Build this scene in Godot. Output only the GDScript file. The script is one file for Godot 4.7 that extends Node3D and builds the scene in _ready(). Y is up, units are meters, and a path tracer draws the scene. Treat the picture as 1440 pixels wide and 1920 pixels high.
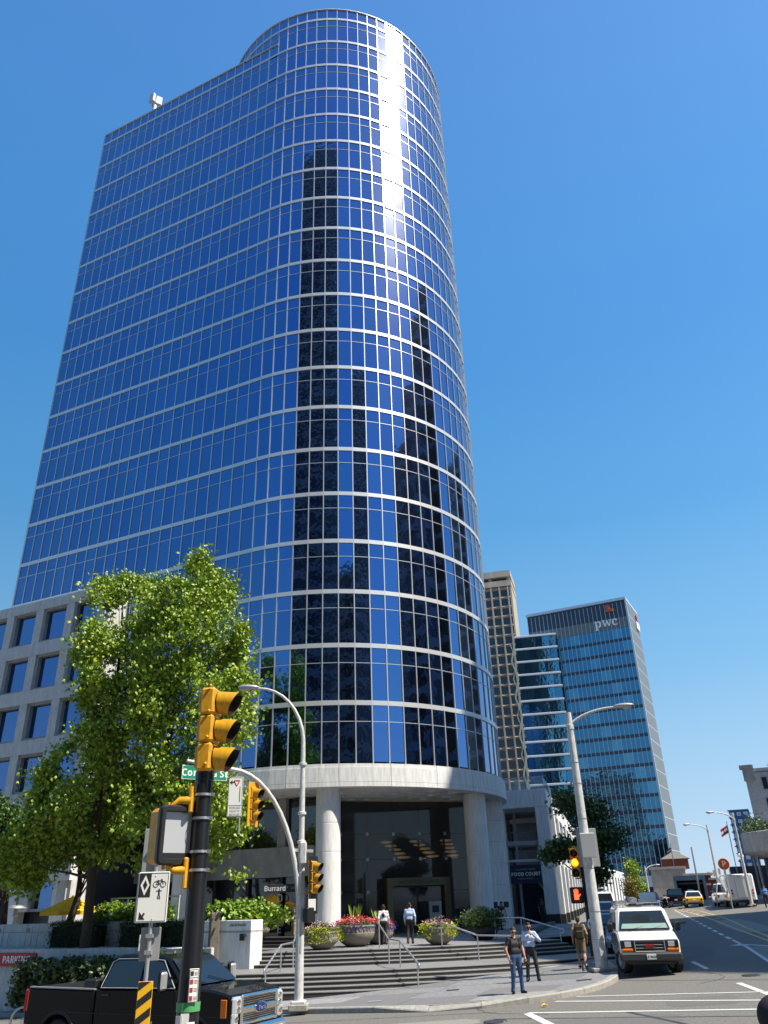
extends Node3D

# ---------------------------------------------------------------- mesh builder
class MB:
	var v := PackedVector3Array()
	var n := PackedVector3Array()
	var c := PackedColorArray()
	var ix := PackedInt32Array()
	var col := Color(1, 1, 1)

	func put(p: Vector3, m: Vector3) -> int:
		v.append(p)
		n.append(m)
		c.append(col)
		return v.size() - 1

	func tri(a: Vector3, b: Vector3, d: Vector3) -> void:
		var m := (b - a).cross(d - a).normalized()
		var k := put(a, m)
		put(b, m)
		put(d, m)
		ix.append(k)
		ix.append(k + 2)
		ix.append(k + 1)

	func quad(a: Vector3, b: Vector3, d: Vector3, e: Vector3) -> void:
		var m := (b - a).cross(d - a).normalized()
		if m.length_squared() < 0.5:
			m = (d - a).cross(e - a).normalized()
		var k := put(a, m)
		put(b, m)
		put(d, m)
		put(e, m)
		for t in [0, 2, 1, 0, 3, 2]:
			ix.append(k + t)

	func oquad(a: Vector3, b: Vector3, d: Vector3, e: Vector3, out: Vector3) -> void:
		var m := (b - a).cross(d - a)
		if m.length_squared() < 1e-14:
			m = (d - a).cross(e - a)
		if m.dot(out) < 0.0:
			quad(e, d, b, a)
		else:
			quad(a, b, d, e)

	func otri(a: Vector3, b: Vector3, d: Vector3, out: Vector3) -> void:
		if (b - a).cross(d - a).dot(out) < 0.0:
			tri(a, d, b)
		else:
			tri(a, b, d)

	func box(x: Transform3D, s: Vector3) -> void:
		var h := s * 0.5
		for ax in 3:
			for sg in [-1.0, 1.0]:
				var o := Vector3()
				o[ax] = sg
				var p := []
				for q in [[-1, -1], [1, -1], [1, 1], [-1, 1]]:
					var w := Vector3()
					w[ax] = sg * h[ax]
					w[(ax + 1) % 3] = q[0] * h[(ax + 1) % 3]
					w[(ax + 2) % 3] = q[1] * h[(ax + 2) % 3]
					p.append(x * w)
				oquad(p[0], p[1], p[2], p[3], x.basis * o)

	func b(at: Vector3, s: Vector3) -> void:
		box(Transform3D(Basis(), at), s)

	# a box whose edges are cut by r
	func cbox(x: Transform3D, s: Vector3, r: float) -> void:
		var h := s * 0.5
		r = minf(r, minf(h.x, minf(h.y, h.z)) * 0.9)
		var f := func(sg: Vector3, ax: int) -> Vector3:
			var w := Vector3()
			for k in 3:
				w[k] = sg[k] * (h[k] if k == ax else h[k] - r)
			return x * w
		for ax in 3:
			var a1 := (ax + 1) % 3
			var a2 := (ax + 2) % 3
			for s0 in [-1.0, 1.0]:
				var p := []
				for q in [[-1, -1], [1, -1], [1, 1], [-1, 1]]:
					var sg := Vector3()
					sg[ax] = s0
					sg[a1] = q[0]
					sg[a2] = q[1]
					p.append(f.call(sg, ax))
				var o := Vector3()
				o[ax] = s0
				oquad(p[0], p[1], p[2], p[3], x.basis * o)
				for s1 in [-1.0, 1.0]:
					var lo := Vector3()
					lo[ax] = s0
					lo[a1] = s1
					lo[a2] = -1
					var hi := lo
					hi[a2] = 1
					var oo := Vector3()
					oo[ax] = s0
					oo[a1] = s1
					oquad(f.call(lo, ax), f.call(hi, ax), f.call(hi, a1), f.call(lo, a1), x.basis * oo)
		for i in 8:
			var sg := Vector3(-1 if i & 1 else 1, -1 if i & 2 else 1, -1 if i & 4 else 1)
			otri(f.call(sg, 0), f.call(sg, 1), f.call(sg, 2), x.basis * sg)

	func cb(at: Vector3, s: Vector3, r: float) -> void:
		cbox(Transform3D(Basis(), at), s, r)

	# a straight bar of rectangular section between two points
	func bar(p: Vector3, q: Vector3, w: float, h: float, up := Vector3.UP) -> void:
		var z := (q - p).normalized()
		var xx := up.cross(z)
		if xx.length() < 0.01:
			xx = Vector3.RIGHT.cross(z)
			if xx.length() < 0.01:
				xx = Vector3.FORWARD.cross(z)
		xx = xx.normalized()
		box(Transform3D(Basis(xx, z.cross(xx), z), (p + q) * 0.5), Vector3(w, h, p.distance_to(q)))

	# smooth sheet of points; outward side given by normals
	func grid(rows: Array, nrm: Array) -> void:
		var k := v.size()
		var w: int = rows[0].size()
		for i in rows.size():
			for j in w:
				put(rows[i][j], nrm[i][j])
		for i in rows.size() - 1:
			for j in w - 1:
				var a := k + i * w + j
				for t in [[a, a + 1, a + w + 1], [a, a + w + 1, a + w]]:
					var fn := (v[t[1]] - v[t[0]]).cross(v[t[2]] - v[t[0]])
					if fn.length_squared() < 1e-16:
						continue
					if fn.dot(n[t[0]] + n[t[1]] + n[t[2]]) > 0.0:
						ix.append_array(PackedInt32Array([t[0], t[2], t[1]]))
					else:
						ix.append_array(PackedInt32Array([t[0], t[1], t[2]]))

	# tube along points, radius a number or one per point
	func tube(pts: Array, rad, seg := 8, caps := true) -> void:
		var rows := []
		var nr := []
		var xx := Vector3()
		for i in pts.size():
			var d: Vector3 = (pts[mini(i + 1, pts.size() - 1)] - pts[maxi(i - 1, 0)]).normalized()
			if i == 0:
				xx = d.cross(Vector3.UP if absf(d.y) < 0.9 else Vector3.RIGHT).normalized()
			else:
				xx = (xx - d * xx.dot(d)).normalized()
			var yy := d.cross(xx)
			var r: float = rad[i] if rad is Array else rad
			var row := []
			var nn := []
			for j in seg + 1:
				var an := TAU * j / seg
				var o := xx * cos(an) + yy * sin(an)
				row.append(pts[i] + o * r)
				nn.append(o)
			rows.append(row)
			nr.append(nn)
		grid(rows, nr)
		if caps:
			for e in [0, pts.size() - 1]:
				var d2: Vector3 = (pts[0] - pts[1]) if e == 0 else (pts[e] - pts[e - 1])
				for j in seg:
					otri(pts[e], rows[e][j], rows[e][j + 1], d2)

	# profile of (radius, height) turned about the y axis of x
	func lathe(x: Transform3D, prof: Array, seg := 16, smooth := false) -> void:
		var ns := []
		for i in prof.size() - 1:
			var d: Vector2 = prof[i + 1] - prof[i]
			ns.append(Vector2(d.y, -d.x).normalized())
		var mk := func(p: Vector2, m: Vector2) -> Array:
			var row := []
			var nn := []
			for j in seg + 1:
				var an := TAU * j / seg
				row.append(x * Vector3(p.x * cos(an), p.y, p.x * sin(an)))
				nn.append((x.basis * Vector3(m.x * cos(an), m.y, m.x * sin(an))).normalized())
			return [row, nn]
		if smooth:
			var rows := []
			var nr := []
			for i in prof.size():
				var m: Vector2 = (ns[maxi(i - 1, 0)] + ns[mini(i, ns.size() - 1)]).normalized()
				var q: Array = mk.call(prof[i], m)
				rows.append(q[0])
				nr.append(q[1])
			grid(rows, nr)
		else:
			for i in prof.size() - 1:
				var q: Array = mk.call(prof[i], ns[i])
				var q2: Array = mk.call(prof[i + 1], ns[i])
				grid([q[0], q2[0]], [q[1], q2[1]])

	func ball(x: Transform3D, r: Vector3, seg := 14, rings := 8) -> void:
		var rows := []
		var nr := []
		for i in rings + 1:
			var t := -PI / 2 + PI * i / rings
			var row := []
			var nn := []
			for j in seg + 1:
				var an := TAU * j / seg
				var o := Vector3(cos(t) * cos(an), sin(t), cos(t) * sin(an))
				row.append(x * (o * r))
				nn.append((x.basis * (o / r)).normalized())
			rows.append(row)
			nr.append(nn)
		grid(rows, nr)

	# polygon in the xy plane of x, from z0 to z1, with optional bevel
	func prism(poly: PackedVector2Array, x: Transform3D, z0: float, z1: float) -> void:
		if Geometry2D.is_polygon_clockwise(poly):
			poly = poly.duplicate()
			poly.reverse()
		var t := Geometry2D.triangulate_polygon(poly)
		for i in range(0, t.size(), 3):
			var a := poly[t[i]]
			var bb := poly[t[i + 1]]
			var d := poly[t[i + 2]]
			otri(x * Vector3(a.x, a.y, z1), x * Vector3(bb.x, bb.y, z1), x * Vector3(d.x, d.y, z1), x.basis.z)
			otri(x * Vector3(a.x, a.y, z0), x * Vector3(bb.x, bb.y, z0), x * Vector3(d.x, d.y, z0), -x.basis.z)
		for i in poly.size():
			var a := poly[i]
			var bb := poly[(i + 1) % poly.size()]
			var o := Vector3(bb.y - a.y, a.x - bb.x, 0)
			oquad(x * Vector3(a.x, a.y, z0), x * Vector3(bb.x, bb.y, z0), x * Vector3(bb.x, bb.y, z1), x * Vector3(a.x, a.y, z1), x.basis * o)

	# side outline (x, y) filled out to half widths wf(y) on both sides, edges rounded off by e
	func hull(poly: PackedVector2Array, wf: Callable, e: float) -> void:
		if Geometry2D.is_polygon_clockwise(poly):
			poly = poly.duplicate()
			poly.reverse()
		var cnt := poly.size()
		var ins := PackedVector2Array()
		for i in cnt:
			var d0 := (poly[i] - poly[(i + cnt - 1) % cnt]).normalized()
			var d1 := (poly[(i + 1) % cnt] - poly[i]).normalized()
			var m := (Vector2(-d0.y, d0.x) + Vector2(-d1.y, d1.x))
			var l := maxf(m.length_squared(), 0.5)
			ins.append(poly[i] + m * (2.0 / l) * e)
		var t := Geometry2D.triangulate_polygon(ins)
		if t.is_empty():
			t = Geometry2D.triangulate_polygon(poly)
		for s in [-1.0, 1.0]:
			var k := v.size()
			for p in ins:
				put(Vector3(p.x, p.y, s * wf.call(p.y)), Vector3(0, 0, s))
			for i in range(0, t.size(), 3):
				var a := k + t[i]
				var bb := k + t[i + 1]
				var d := k + t[i + 2]
				var fn := (v[bb] - v[a]).cross(v[d] - v[a])
				if fn.z * s > 0.0:
					ix.append_array(PackedInt32Array([a, d, bb]))
				else:
					ix.append_array(PackedInt32Array([a, bb, d]))
		for i in cnt:
			var j := (i + 1) % cnt
			var o2 := Vector2(poly[j].y - poly[i].y, poly[i].x - poly[j].x).normalized()
			var o := Vector3(o2.x, o2.y, 0)
			var wi: float = wf.call(poly[i].y) - e
			var wj: float = wf.call(poly[j].y) - e
			oquad(Vector3(poly[i].x, poly[i].y, -wi), Vector3(poly[j].x, poly[j].y, -wj), Vector3(poly[j].x, poly[j].y, wj), Vector3(poly[i].x, poly[i].y, wi), o)
			for s in [-1.0, 1.0]:
				oquad(Vector3(poly[i].x, poly[i].y, s * wi), Vector3(poly[j].x, poly[j].y, s * wj), Vector3(ins[j].x, ins[j].y, s * wf.call(ins[j].y)), Vector3(ins[i].x, ins[i].y, s * wf.call(ins[i].y)), o + Vector3(0, 0, s))

	func mesh() -> ArrayMesh:
		var a := []
		a.resize(Mesh.ARRAY_MAX)
		a[Mesh.ARRAY_VERTEX] = v
		a[Mesh.ARRAY_NORMAL] = n
		a[Mesh.ARRAY_COLOR] = c
		a[Mesh.ARRAY_INDEX] = ix
		var m := ArrayMesh.new()
		m.add_surface_from_arrays(Mesh.PRIMITIVE_TRIANGLES, a)
		return m

# ---------------------------------------------------------------- scene helpers
const EYE := 2.4
var M := {}
var T := {}
var used := {}
var rng := RandomNumberGenerator.new()
var VD := Vector3(0.2504, 0, -0.9681)      # along the street that runs off to the right
var UD := Vector3(-0.9681, 0, -0.2504)     # down the hill to the left
var WD := Vector3(-0.9056, 0, -0.4241)     # along the flat front of the glass tower, leftwards
var ND := Vector3(-0.4241, 0, 0.9056)      # out of that front
var CT := Vector3(-4.266, 0, -62.119)      # axis of the round end
var SUN := Vector3(0.514, 0.825, 0.235)

func gr(x: float, z: float) -> float:
	var u := clampf(x * UD.x + z * UD.z, -22.0, 45.0)
	var w := clampf(x * VD.x + z * VD.z, 32.0, 140.0)
	return -0.15 - 0.06 * u + 0.009 * (w - 32.0)

func uv(u: float, w: float, lift := 0.0) -> Vector3:
	var p := UD * u + VD * w
	p.y = gr(p.x, p.z) + lift
	return p

func on(x: float, z: float, lift := 0.0) -> Vector3:
	return Vector3(x, gr(x, z) + lift, z)

func ab(a: float, b: float, y: float) -> Vector3:
	var p := WD * a + ND * b
	p.y = y
	return p

func cy(deg: float, r: float, y: float) -> Vector3:
	return Vector3(CT.x + r * cos(deg_to_rad(deg)), y, CT.z + r * sin(deg_to_rad(deg)))

func numbered(s: String) -> String:
	if used.has(s):
		used[s] += 1
		return "%s_%03d" % [s, used[s]]
	used[s] = 0
	return s

func tag(o: Node3D, label: String, category: String, group := "", kind := "") -> Node3D:
	if label: o.set_meta("label", label)
	if category: o.set_meta("category", category)
	if group: o.set_meta("group", group)
	if kind: o.set_meta("kind", kind)
	return o

func thing(called: String, label: String, category: String, at := Vector3.ZERO, yaw := 0.0, group := "") -> Node3D:
	var o := Node3D.new()
	o.name = numbered(called)
	add_child(o, true)
	o.position = at
	o.rotation.y = yaw
	tag(o, label, category, group)
	return o

func set_up(called: String) -> Node3D:
	var o := Node3D.new()
	o.name = numbered(called)
	add_child(o, true)
	o.set_meta("kind", "structure")
	return o

func part(mb: MB, called: String, m: Material, parent: Node3D, kind := "") -> MeshInstance3D:
	var o := MeshInstance3D.new()
	o.mesh = mb.mesh()
	o.material_override = m
	o.name = called if parent != self else numbered(called)
	parent.add_child(o, true)
	if kind: o.set_meta("kind", kind)
	return o

func inst(mesh: Mesh, called: String, m: Material, parent: Node3D, x: Transform3D) -> MeshInstance3D:
	var o := MeshInstance3D.new()
	o.mesh = mesh
	o.material_override = m
	o.name = called
	parent.add_child(o, true)
	o.transform = x
	return o

func structure(mb: MB, called: String, m: Material) -> MeshInstance3D:
	return part(mb, called, m, self, "structure")

func copy(o: Node3D, at: Vector3, yaw: float, label: String, group := "") -> Node3D:
	var r: Node3D = o.duplicate()
	var base: String = o.name
	if base.length() > 4 and base[base.length() - 4] == "_" and base.right(3).is_valid_int():
		base = base.left(base.length() - 4)
	r.name = numbered(base)
	add_child(r, true)
	r.position = at
	r.rotation.y = yaw
	r.set_meta("label", label)
	if group: r.set_meta("group", group)
	return r

func words(parent: Node3D, s: String, cap: float, x: Transform3D, m: Material, bold := true, deep := 0.01, called := "lettering", serif := false) -> MeshInstance3D:
	var t := TextMesh.new()
	var f := SystemFont.new()
	f.font_names = PackedStringArray(["Droid Serif" if serif else "Droid Sans"])
	f.font_weight = 700 if bold else 400
	t.font = f
	t.text = s
	t.font_size = 32
	t.pixel_size = cap / 0.71 / 32.0
	t.depth = deep
	t.curve_step = 2.0
	return inst(t, called, m, parent, x)

func mk(key: String, c: Color, rough := 0.8, metal := 0.0, tex := "", scale := Vector3.ONE, bump := "", bumps := 0.0) -> StandardMaterial3D:
	var m := StandardMaterial3D.new()
	m.resource_name = key
	m.albedo_color = c.linear_to_srgb()
	m.roughness = rough
	m.metallic = metal
	if tex:
		m.albedo_texture = T[tex]
		m.uv1_triplanar = true
		m.uv1_world_triplanar = true
		m.uv1_scale = scale
	if bump:
		m.uv1_triplanar = true
		m.uv1_world_triplanar = true
		m.uv1_scale = scale
		m.heightmap_enabled = true
		m.heightmap_texture = T[bump]
		m.heightmap_scale = bumps
	M[key] = m
	return m

func noise_tex(key: String, sd: int, freq: float, octv: int, lo: float, hi: float, pw := 1.0, size := 512, speck := 0.0) -> void:
	var f := FastNoiseLite.new()
	f.seed = sd
	f.noise_type = FastNoiseLite.TYPE_SIMPLEX_SMOOTH
	f.frequency = freq
	f.fractal_octaves = octv
	f.fractal_gain = 0.6
	var im := f.get_seamless_image(size, size)
	im.convert(Image.FORMAT_L8)
	var d := im.get_data()
	var r := RandomNumberGenerator.new()
	r.seed = sd
	for i in d.size():
		var q := pow(d[i] / 255.0, pw)
		if speck > 0.0:
			q = clampf(q + r.randf_range(-speck, speck), 0, 1)
		d[i] = int(255.0 * (lo + (hi - lo) * q))
	var im2 := Image.create_from_data(size, size, false, Image.FORMAT_L8, d)
	im2.convert(Image.FORMAT_RGB8)
	T[key] = ImageTexture.create_from_image(im2)

func look(p: Vector3, fwd: Vector3, up := Vector3.UP) -> Transform3D:
	# z axis of the result points along fwd
	var z := fwd.normalized()
	var x := up.cross(z).normalized()
	return Transform3D(Basis(x, z.cross(x), z), p)

func yawof(d: Vector3) -> float:
	return atan2(d.x, d.z)      # turns local +z towards d

func yawx(d: Vector3) -> float:
	return atan2(-d.z, d.x)     # turns local +x towards d

# ---------------------------------------------------------------- sky
func sky_image() -> ImageTexture:
	var w := 512
	var h := 256
	var im := Image.create(w, h, false, Image.FORMAT_RGBF)
	var els := [0.0, 5.0, 14.0, 25.0, 37.0, 60.0, 90.0]
	var cols := [Color(0.74, 0.93, 1.10), Color(0.53, 0.81, 1.08), Color(0.26, 0.59, 0.96), Color(0.115, 0.41, 0.82), Color(0.066, 0.305, 0.72), Color(0.052, 0.225, 0.60), Color(0.046, 0.19, 0.53)]
	var s := SUN.normalized()
	for j in h:
		var el := PI / 2 - PI * (j + 0.5) / h
		var d := rad_to_deg(el)
		var base := Color(0.16, 0.17, 0.18)
		if d >= 0.0:
			var k := 0
			while k < 5 and d > els[k + 1]:
				k += 1
			var t: float = (d - els[k]) / (els[k + 1] - els[k])
			base = cols[k].lerp(cols[k + 1], t)
		for i in w:
			var az := TAU * (i + 0.5) / w
			var e := Vector3(sin(az) * cos(el), sin(el), -cos(az) * cos(el))
			var cg := e.dot(s)
			var g := acos(clampf(cg, -1, 1))
			var c := base
			if d >= 0.0:
				var f := (0.80 + 0.40 * cg + 0.1 * cg * cg) * 0.64
				var halo := 0.36 * exp(-g * 2.5) + 0.3 * exp(-g * 11.0)
				c = Color(c.r * f + halo * 0.75, c.g * f + halo * 0.8, c.b * f + halo * 0.85)
			im.set_pixel(i, j, c)
	return ImageTexture.create_from_image(im)

func _ready() -> void:
	rng.seed = 7
	# camera
	var cam := Camera3D.new()
	cam.name = "camera"
	add_child(cam)
	var pitch := deg_to_rad(26.732)
	var roll := deg_to_rad(-1.833)
	var fw := Vector3(0, sin(pitch), -cos(pitch))
	var up0 := Vector3(0, cos(pitch), sin(pitch))
	var rt := Vector3.RIGHT * cos(roll) + up0 * sin(roll)
	var up := -Vector3.RIGHT * sin(roll) + up0 * cos(roll)
	cam.transform = Transform3D(Basis(rt, up, -fw), Vector3(0, EYE, 0))
	cam.fov = 66.99
	cam.near = 0.05
	cam.far = 3000.0
	cam.current = true
	# sky
	var we := WorldEnvironment.new()
	we.name = "world_environment"
	var env := Environment.new()
	env.background_mode = Environment.BG_SKY
	var sky := Sky.new()
	var pm := PanoramaSkyMaterial.new()
	pm.panorama = sky_image()
	sky.sky_material = pm
	env.sky = sky
	env.tonemap_mode = Environment.TONE_MAPPER_LINEAR
	env.tonemap_exposure = 1.6
	env.sdfgi_enabled = true
	env.ssao_enabled = true
	env.ssil_enabled = true
	we.environment = env
	add_child(we)
	# sun
	var sun := DirectionalLight3D.new()
	sun.name = "sun"
	add_child(sun)
	sun.look_at_from_position(SUN * 100.0, Vector3.ZERO)
	sun.light_energy = 1.6
	sun.light_color = Color(1.0, 0.965, 0.90)
	sun.light_angular_distance = 0.53
	sun.shadow_enabled = true
	materials()
	ground()
	tower()
	lobby()
	podium()
	steps()
	left_corner()
	food_court()
	far_buildings()
	reflected_buildings()
	signals()
	vehicles()
	people()
	plants()
	street_details()

func materials() -> void:
	noise_tex("fine", 3, 0.09, 4, 0.8, 1.0, 1.0, 512, 0.16)
	noise_tex("blotch", 5, 0.012, 5, 0.74, 1.0, 0.8)
	noise_tex("streak", 23, 0.02, 4, 0.80, 1.0, 0.7)
	noise_tex("cloudy", 9, 0.02, 3, 0.85, 1.0)
	noise_tex("rough", 11, 0.12, 4, 0.0, 1.0)
	noise_tex("bark", 13, 0.05, 5, 0.35, 1.0)
	noise_tex("speck", 17, 0.3, 2, 0.5, 1.0, 1.0, 512, 0.3)
	# wavy normal map for glass
	var f := FastNoiseLite.new()
	f.seed = 21
	f.frequency = 0.016
	f.fractal_octaves = 2
	var im := f.get_seamless_image(512, 512)
	im.convert(Image.FORMAT_L8)
	im.bump_map_to_normal_map(6.0)
	T["wavy"] = ImageTexture.create_from_image(im)
	for i in 4:
		var g := mk("tower_glass_%d" % i, [Color(0.068, 0.165, 0.385), Color(0.060, 0.152, 0.37), Color(0.078, 0.18, 0.40), Color(0.07, 0.17, 0.36)][i], 0.025, 1.0)
		g.normal_enabled = true
		g.normal_texture = T["wavy"]
		g.normal_scale = 0.035
		g.uv1_triplanar = true
		g.uv1_world_triplanar = true
		g.uv1_scale = Vector3(0.22, 0.16, 0.22)
		g.clearcoat_enabled = true
		g.clearcoat = 1.0
		g.clearcoat_roughness = 0.165
	mk("mullion", Color(0.66, 0.66, 0.66), 0.34, 0.6)
	mk("band", Color(0.72, 0.71, 0.70), 0.38, 0.5)
	mk("tower_dark", Color(0.03, 0.035, 0.05), 0.3)
	mk("concrete", Color(0.80, 0.79, 0.78), 0.85, 0.0, "streak", Vector3(0.3, 0.05, 0.3))
	M["concrete"].detail_enabled = true
	M["concrete"].detail_albedo = T["fine"]
	M["concrete"].detail_blend_mode = BaseMaterial3D.BLEND_MODE_MUL
	mk("white_stone", Color(0.84, 0.835, 0.82), 0.75, 0.0, "streak", Vector3(0.5, 0.07, 0.5))
	mk("grey_stone", Color(0.40, 0.40, 0.40), 0.8, 0.0, "blotch", Vector3(0.2, 0.1, 0.2))
	mk("joint", Color(0.16, 0.16, 0.16), 0.9)
	mk("asphalt", Color(0.37, 0.35, 0.315), 0.92, 0.0, "speck", Vector3(1.3, 1.3, 1.3), "rough", 0.4)
	M["asphalt"].detail_enabled = true
	M["asphalt"].detail_albedo = T["blotch"]
	M["asphalt"].detail_blend_mode = BaseMaterial3D.BLEND_MODE_MUL
	mk("pavement", Color(0.30, 0.295, 0.295), 0.85, 0.0, "speck", Vector3(0.9, 0.9, 0.9), "rough", 0.3)
	mk("pavement_b", Color(0.265, 0.262, 0.268), 0.8, 0.0, "blotch", Vector3(0.7, 0.7, 0.7), "rough", 0.3)
	mk("pavement_c", Color(0.34, 0.335, 0.33), 0.88, 0.0, "blotch", Vector3(0.5, 0.5, 0.5), "rough", 0.3)
	mk("kerb", Color(0.42, 0.40, 0.36), 0.9, 0.0, "blotch", Vector3(0.8, 0.8, 0.8), "rough", 0.4)
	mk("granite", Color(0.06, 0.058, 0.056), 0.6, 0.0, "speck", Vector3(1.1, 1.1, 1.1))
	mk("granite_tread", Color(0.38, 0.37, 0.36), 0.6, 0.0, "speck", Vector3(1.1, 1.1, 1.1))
	noise_tex("worn", 29, 0.05, 5, 0.42, 1.0, 0.45)
	mk("paint_white", Color(0.84, 0.84, 0.81), 0.7, 0.0, "worn", Vector3(0.9, 0.9, 0.9))
	mk("paint_yellow", Color(0.72, 0.50, 0.16), 0.7, 0.0, "blotch", Vector3(1.5, 1.5, 1.5))
	mk("tar", Color(0.035, 0.035, 0.04), 0.6)
	mk("steel", Color(0.55, 0.56, 0.57), 0.32, 0.75)
	mk("galv", Color(0.50, 0.51, 0.52), 0.45, 0.5, "cloudy", Vector3(6, 6, 6))
	mk("pole_white", Color(0.72, 0.72, 0.70), 0.45, 0.0, "blotch", Vector3(1.2, 0.5, 1.2))
	mk("pole_black", Color(0.014, 0.015, 0.018), 0.38, 0.0, "blotch", Vector3(2, 1, 2))
	mk("signal_yellow", Color(0.82, 0.41, 0.016), 0.45, 0.0, "blotch", Vector3(2.5, 1.2, 2.5))
	mk("black_plastic", Color(0.012, 0.012, 0.013), 0.45)
	mk("black_gloss", Color(0.010, 0.010, 0.011), 0.2)
	mk("rubber", Color(0.015, 0.015, 0.015), 0.85)
	mk("dark_glass", Color(0.012, 0.014, 0.016), 0.04)
	M["dark_glass"].metallic_specular = 0.7
	mk("sign_white", Color(0.80, 0.80, 0.76), 0.5)
	mk("sign_grey", Color(0.45, 0.46, 0.47), 0.5, 0.4, "cloudy", Vector3(5, 5, 5))
	var cg := mk("clear_glass", Color(0.75, 0.85, 0.85), 0.03)
	cg.transparency = BaseMaterial3D.TRANSPARENCY_ALPHA
	cg.albedo_color.a = 0.15
	mk("ink", Color(0.015, 0.015, 0.016), 0.6)
	mk("sign_green", Color(0.0, 0.24, 0.13), 0.4)
	mk("sign_red", Color(0.42, 0.02, 0.025), 0.5)
	mk("hazard_yellow", Color(0.83, 0.46, 0.01), 0.5)
	mk("navy", Color(0.012, 0.016, 0.045), 0.5)
	mk("wood", Color(0.33, 0.28, 0.22), 0.8, 0.0, "bark", Vector3(3, 0.4, 3))
	mk("bark", Color(0.15, 0.11, 0.085), 0.95, 0.0, "bark", Vector3(3.2, 0.9, 3.2), "bark", 2.0)
	mk("lens_red", Color(0.10, 0.006, 0.006), 0.2)
	mk("lens_amber", Color(0.14, 0.06, 0.006), 0.2)
	mk("lens_green", Color(0.006, 0.05, 0.03), 0.2)
	mk("vertex", Color(1, 1, 1), 0.75)
	M["vertex"].vertex_color_use_as_albedo = true
	mk("chrome", Color(0.80, 0.755, 0.69), 0.14, 1.0)
	mk("stone_planter", Color(0.40, 0.355, 0.30), 0.9, 0.0, "speck", Vector3(1.4, 1.4, 1.4), "rough", 0.5)
	mk("soil", Color(0.04, 0.03, 0.02), 0.95)

func lit(key: String, c: Color, e: float) -> StandardMaterial3D:
	var m := mk(key, c * 0.5, 0.5)
	m.emission_enabled = true
	m.emission = c.linear_to_srgb()
	m.emission_energy_multiplier = e
	return m

# ---------------------------------------------------------------- ground, road, pavement
# edge of the kerb in (u, w): along the street to the right, round the corner, then along the street to the left
var KERB := PackedVector2Array([Vector2(3.5, 190), Vector2(3.1, 100), Vector2(2.0, 55), Vector2(1.0, 39), Vector2(0.5, 34.5), Vector2(0.46, 31.6), Vector2(0.62, 30.2), Vector2(0.95, 28.9), Vector2(1.45, 27.8), Vector2(2.1, 27.0), Vector2(3.0, 26.4), Vector2(4.3, 25.95), Vector2(5.9, 26.0), Vector2(7.8, 26.85), Vector2(10.7, 28.1), Vector2(13.4, 29.3), Vector2(30, 36.6), Vector2(44, 42.7)])

func sheet(mb: MB, poly: PackedVector2Array, lift: float) -> void:
	# a flat polygon in (u, w) laid on the ground, cut where the ground bends
	for half in [PackedVector2Array([Vector2(-90, -90), Vector2(90, -90), Vector2(90, 32), Vector2(-90, 32)]), PackedVector2Array([Vector2(-90, 32), Vector2(90, 32), Vector2(90, 300), Vector2(-90, 300)])]:
		for q in Geometry2D.intersect_polygons(poly, half):
			var t := Geometry2D.triangulate_polygon(q)
			for i in range(0, t.size(), 3):
				mb.otri(uv(q[t[i]].x, q[t[i]].y, lift), uv(q[t[i + 1]].x, q[t[i + 1]].y, lift), uv(q[t[i + 2]].x, q[t[i + 2]].y, lift), Vector3.UP)

func to_uv(x: float, z: float) -> Vector2:
	return Vector2(x * UD.x + z * UD.z, x * VD.x + z * VD.z)

func stroke(mb: MB, p: Vector2, q: Vector2, w: float, lift := 0.008) -> void:
	# painted line between two world (x, z) points
	var a := to_uv(p.x, p.y)
	var b := to_uv(q.x, q.y)
	var d := (b - a).normalized().orthogonal() * w * 0.5
	sheet(mb, PackedVector2Array([a - d, b - d, b + d, a + d]), lift)

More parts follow.
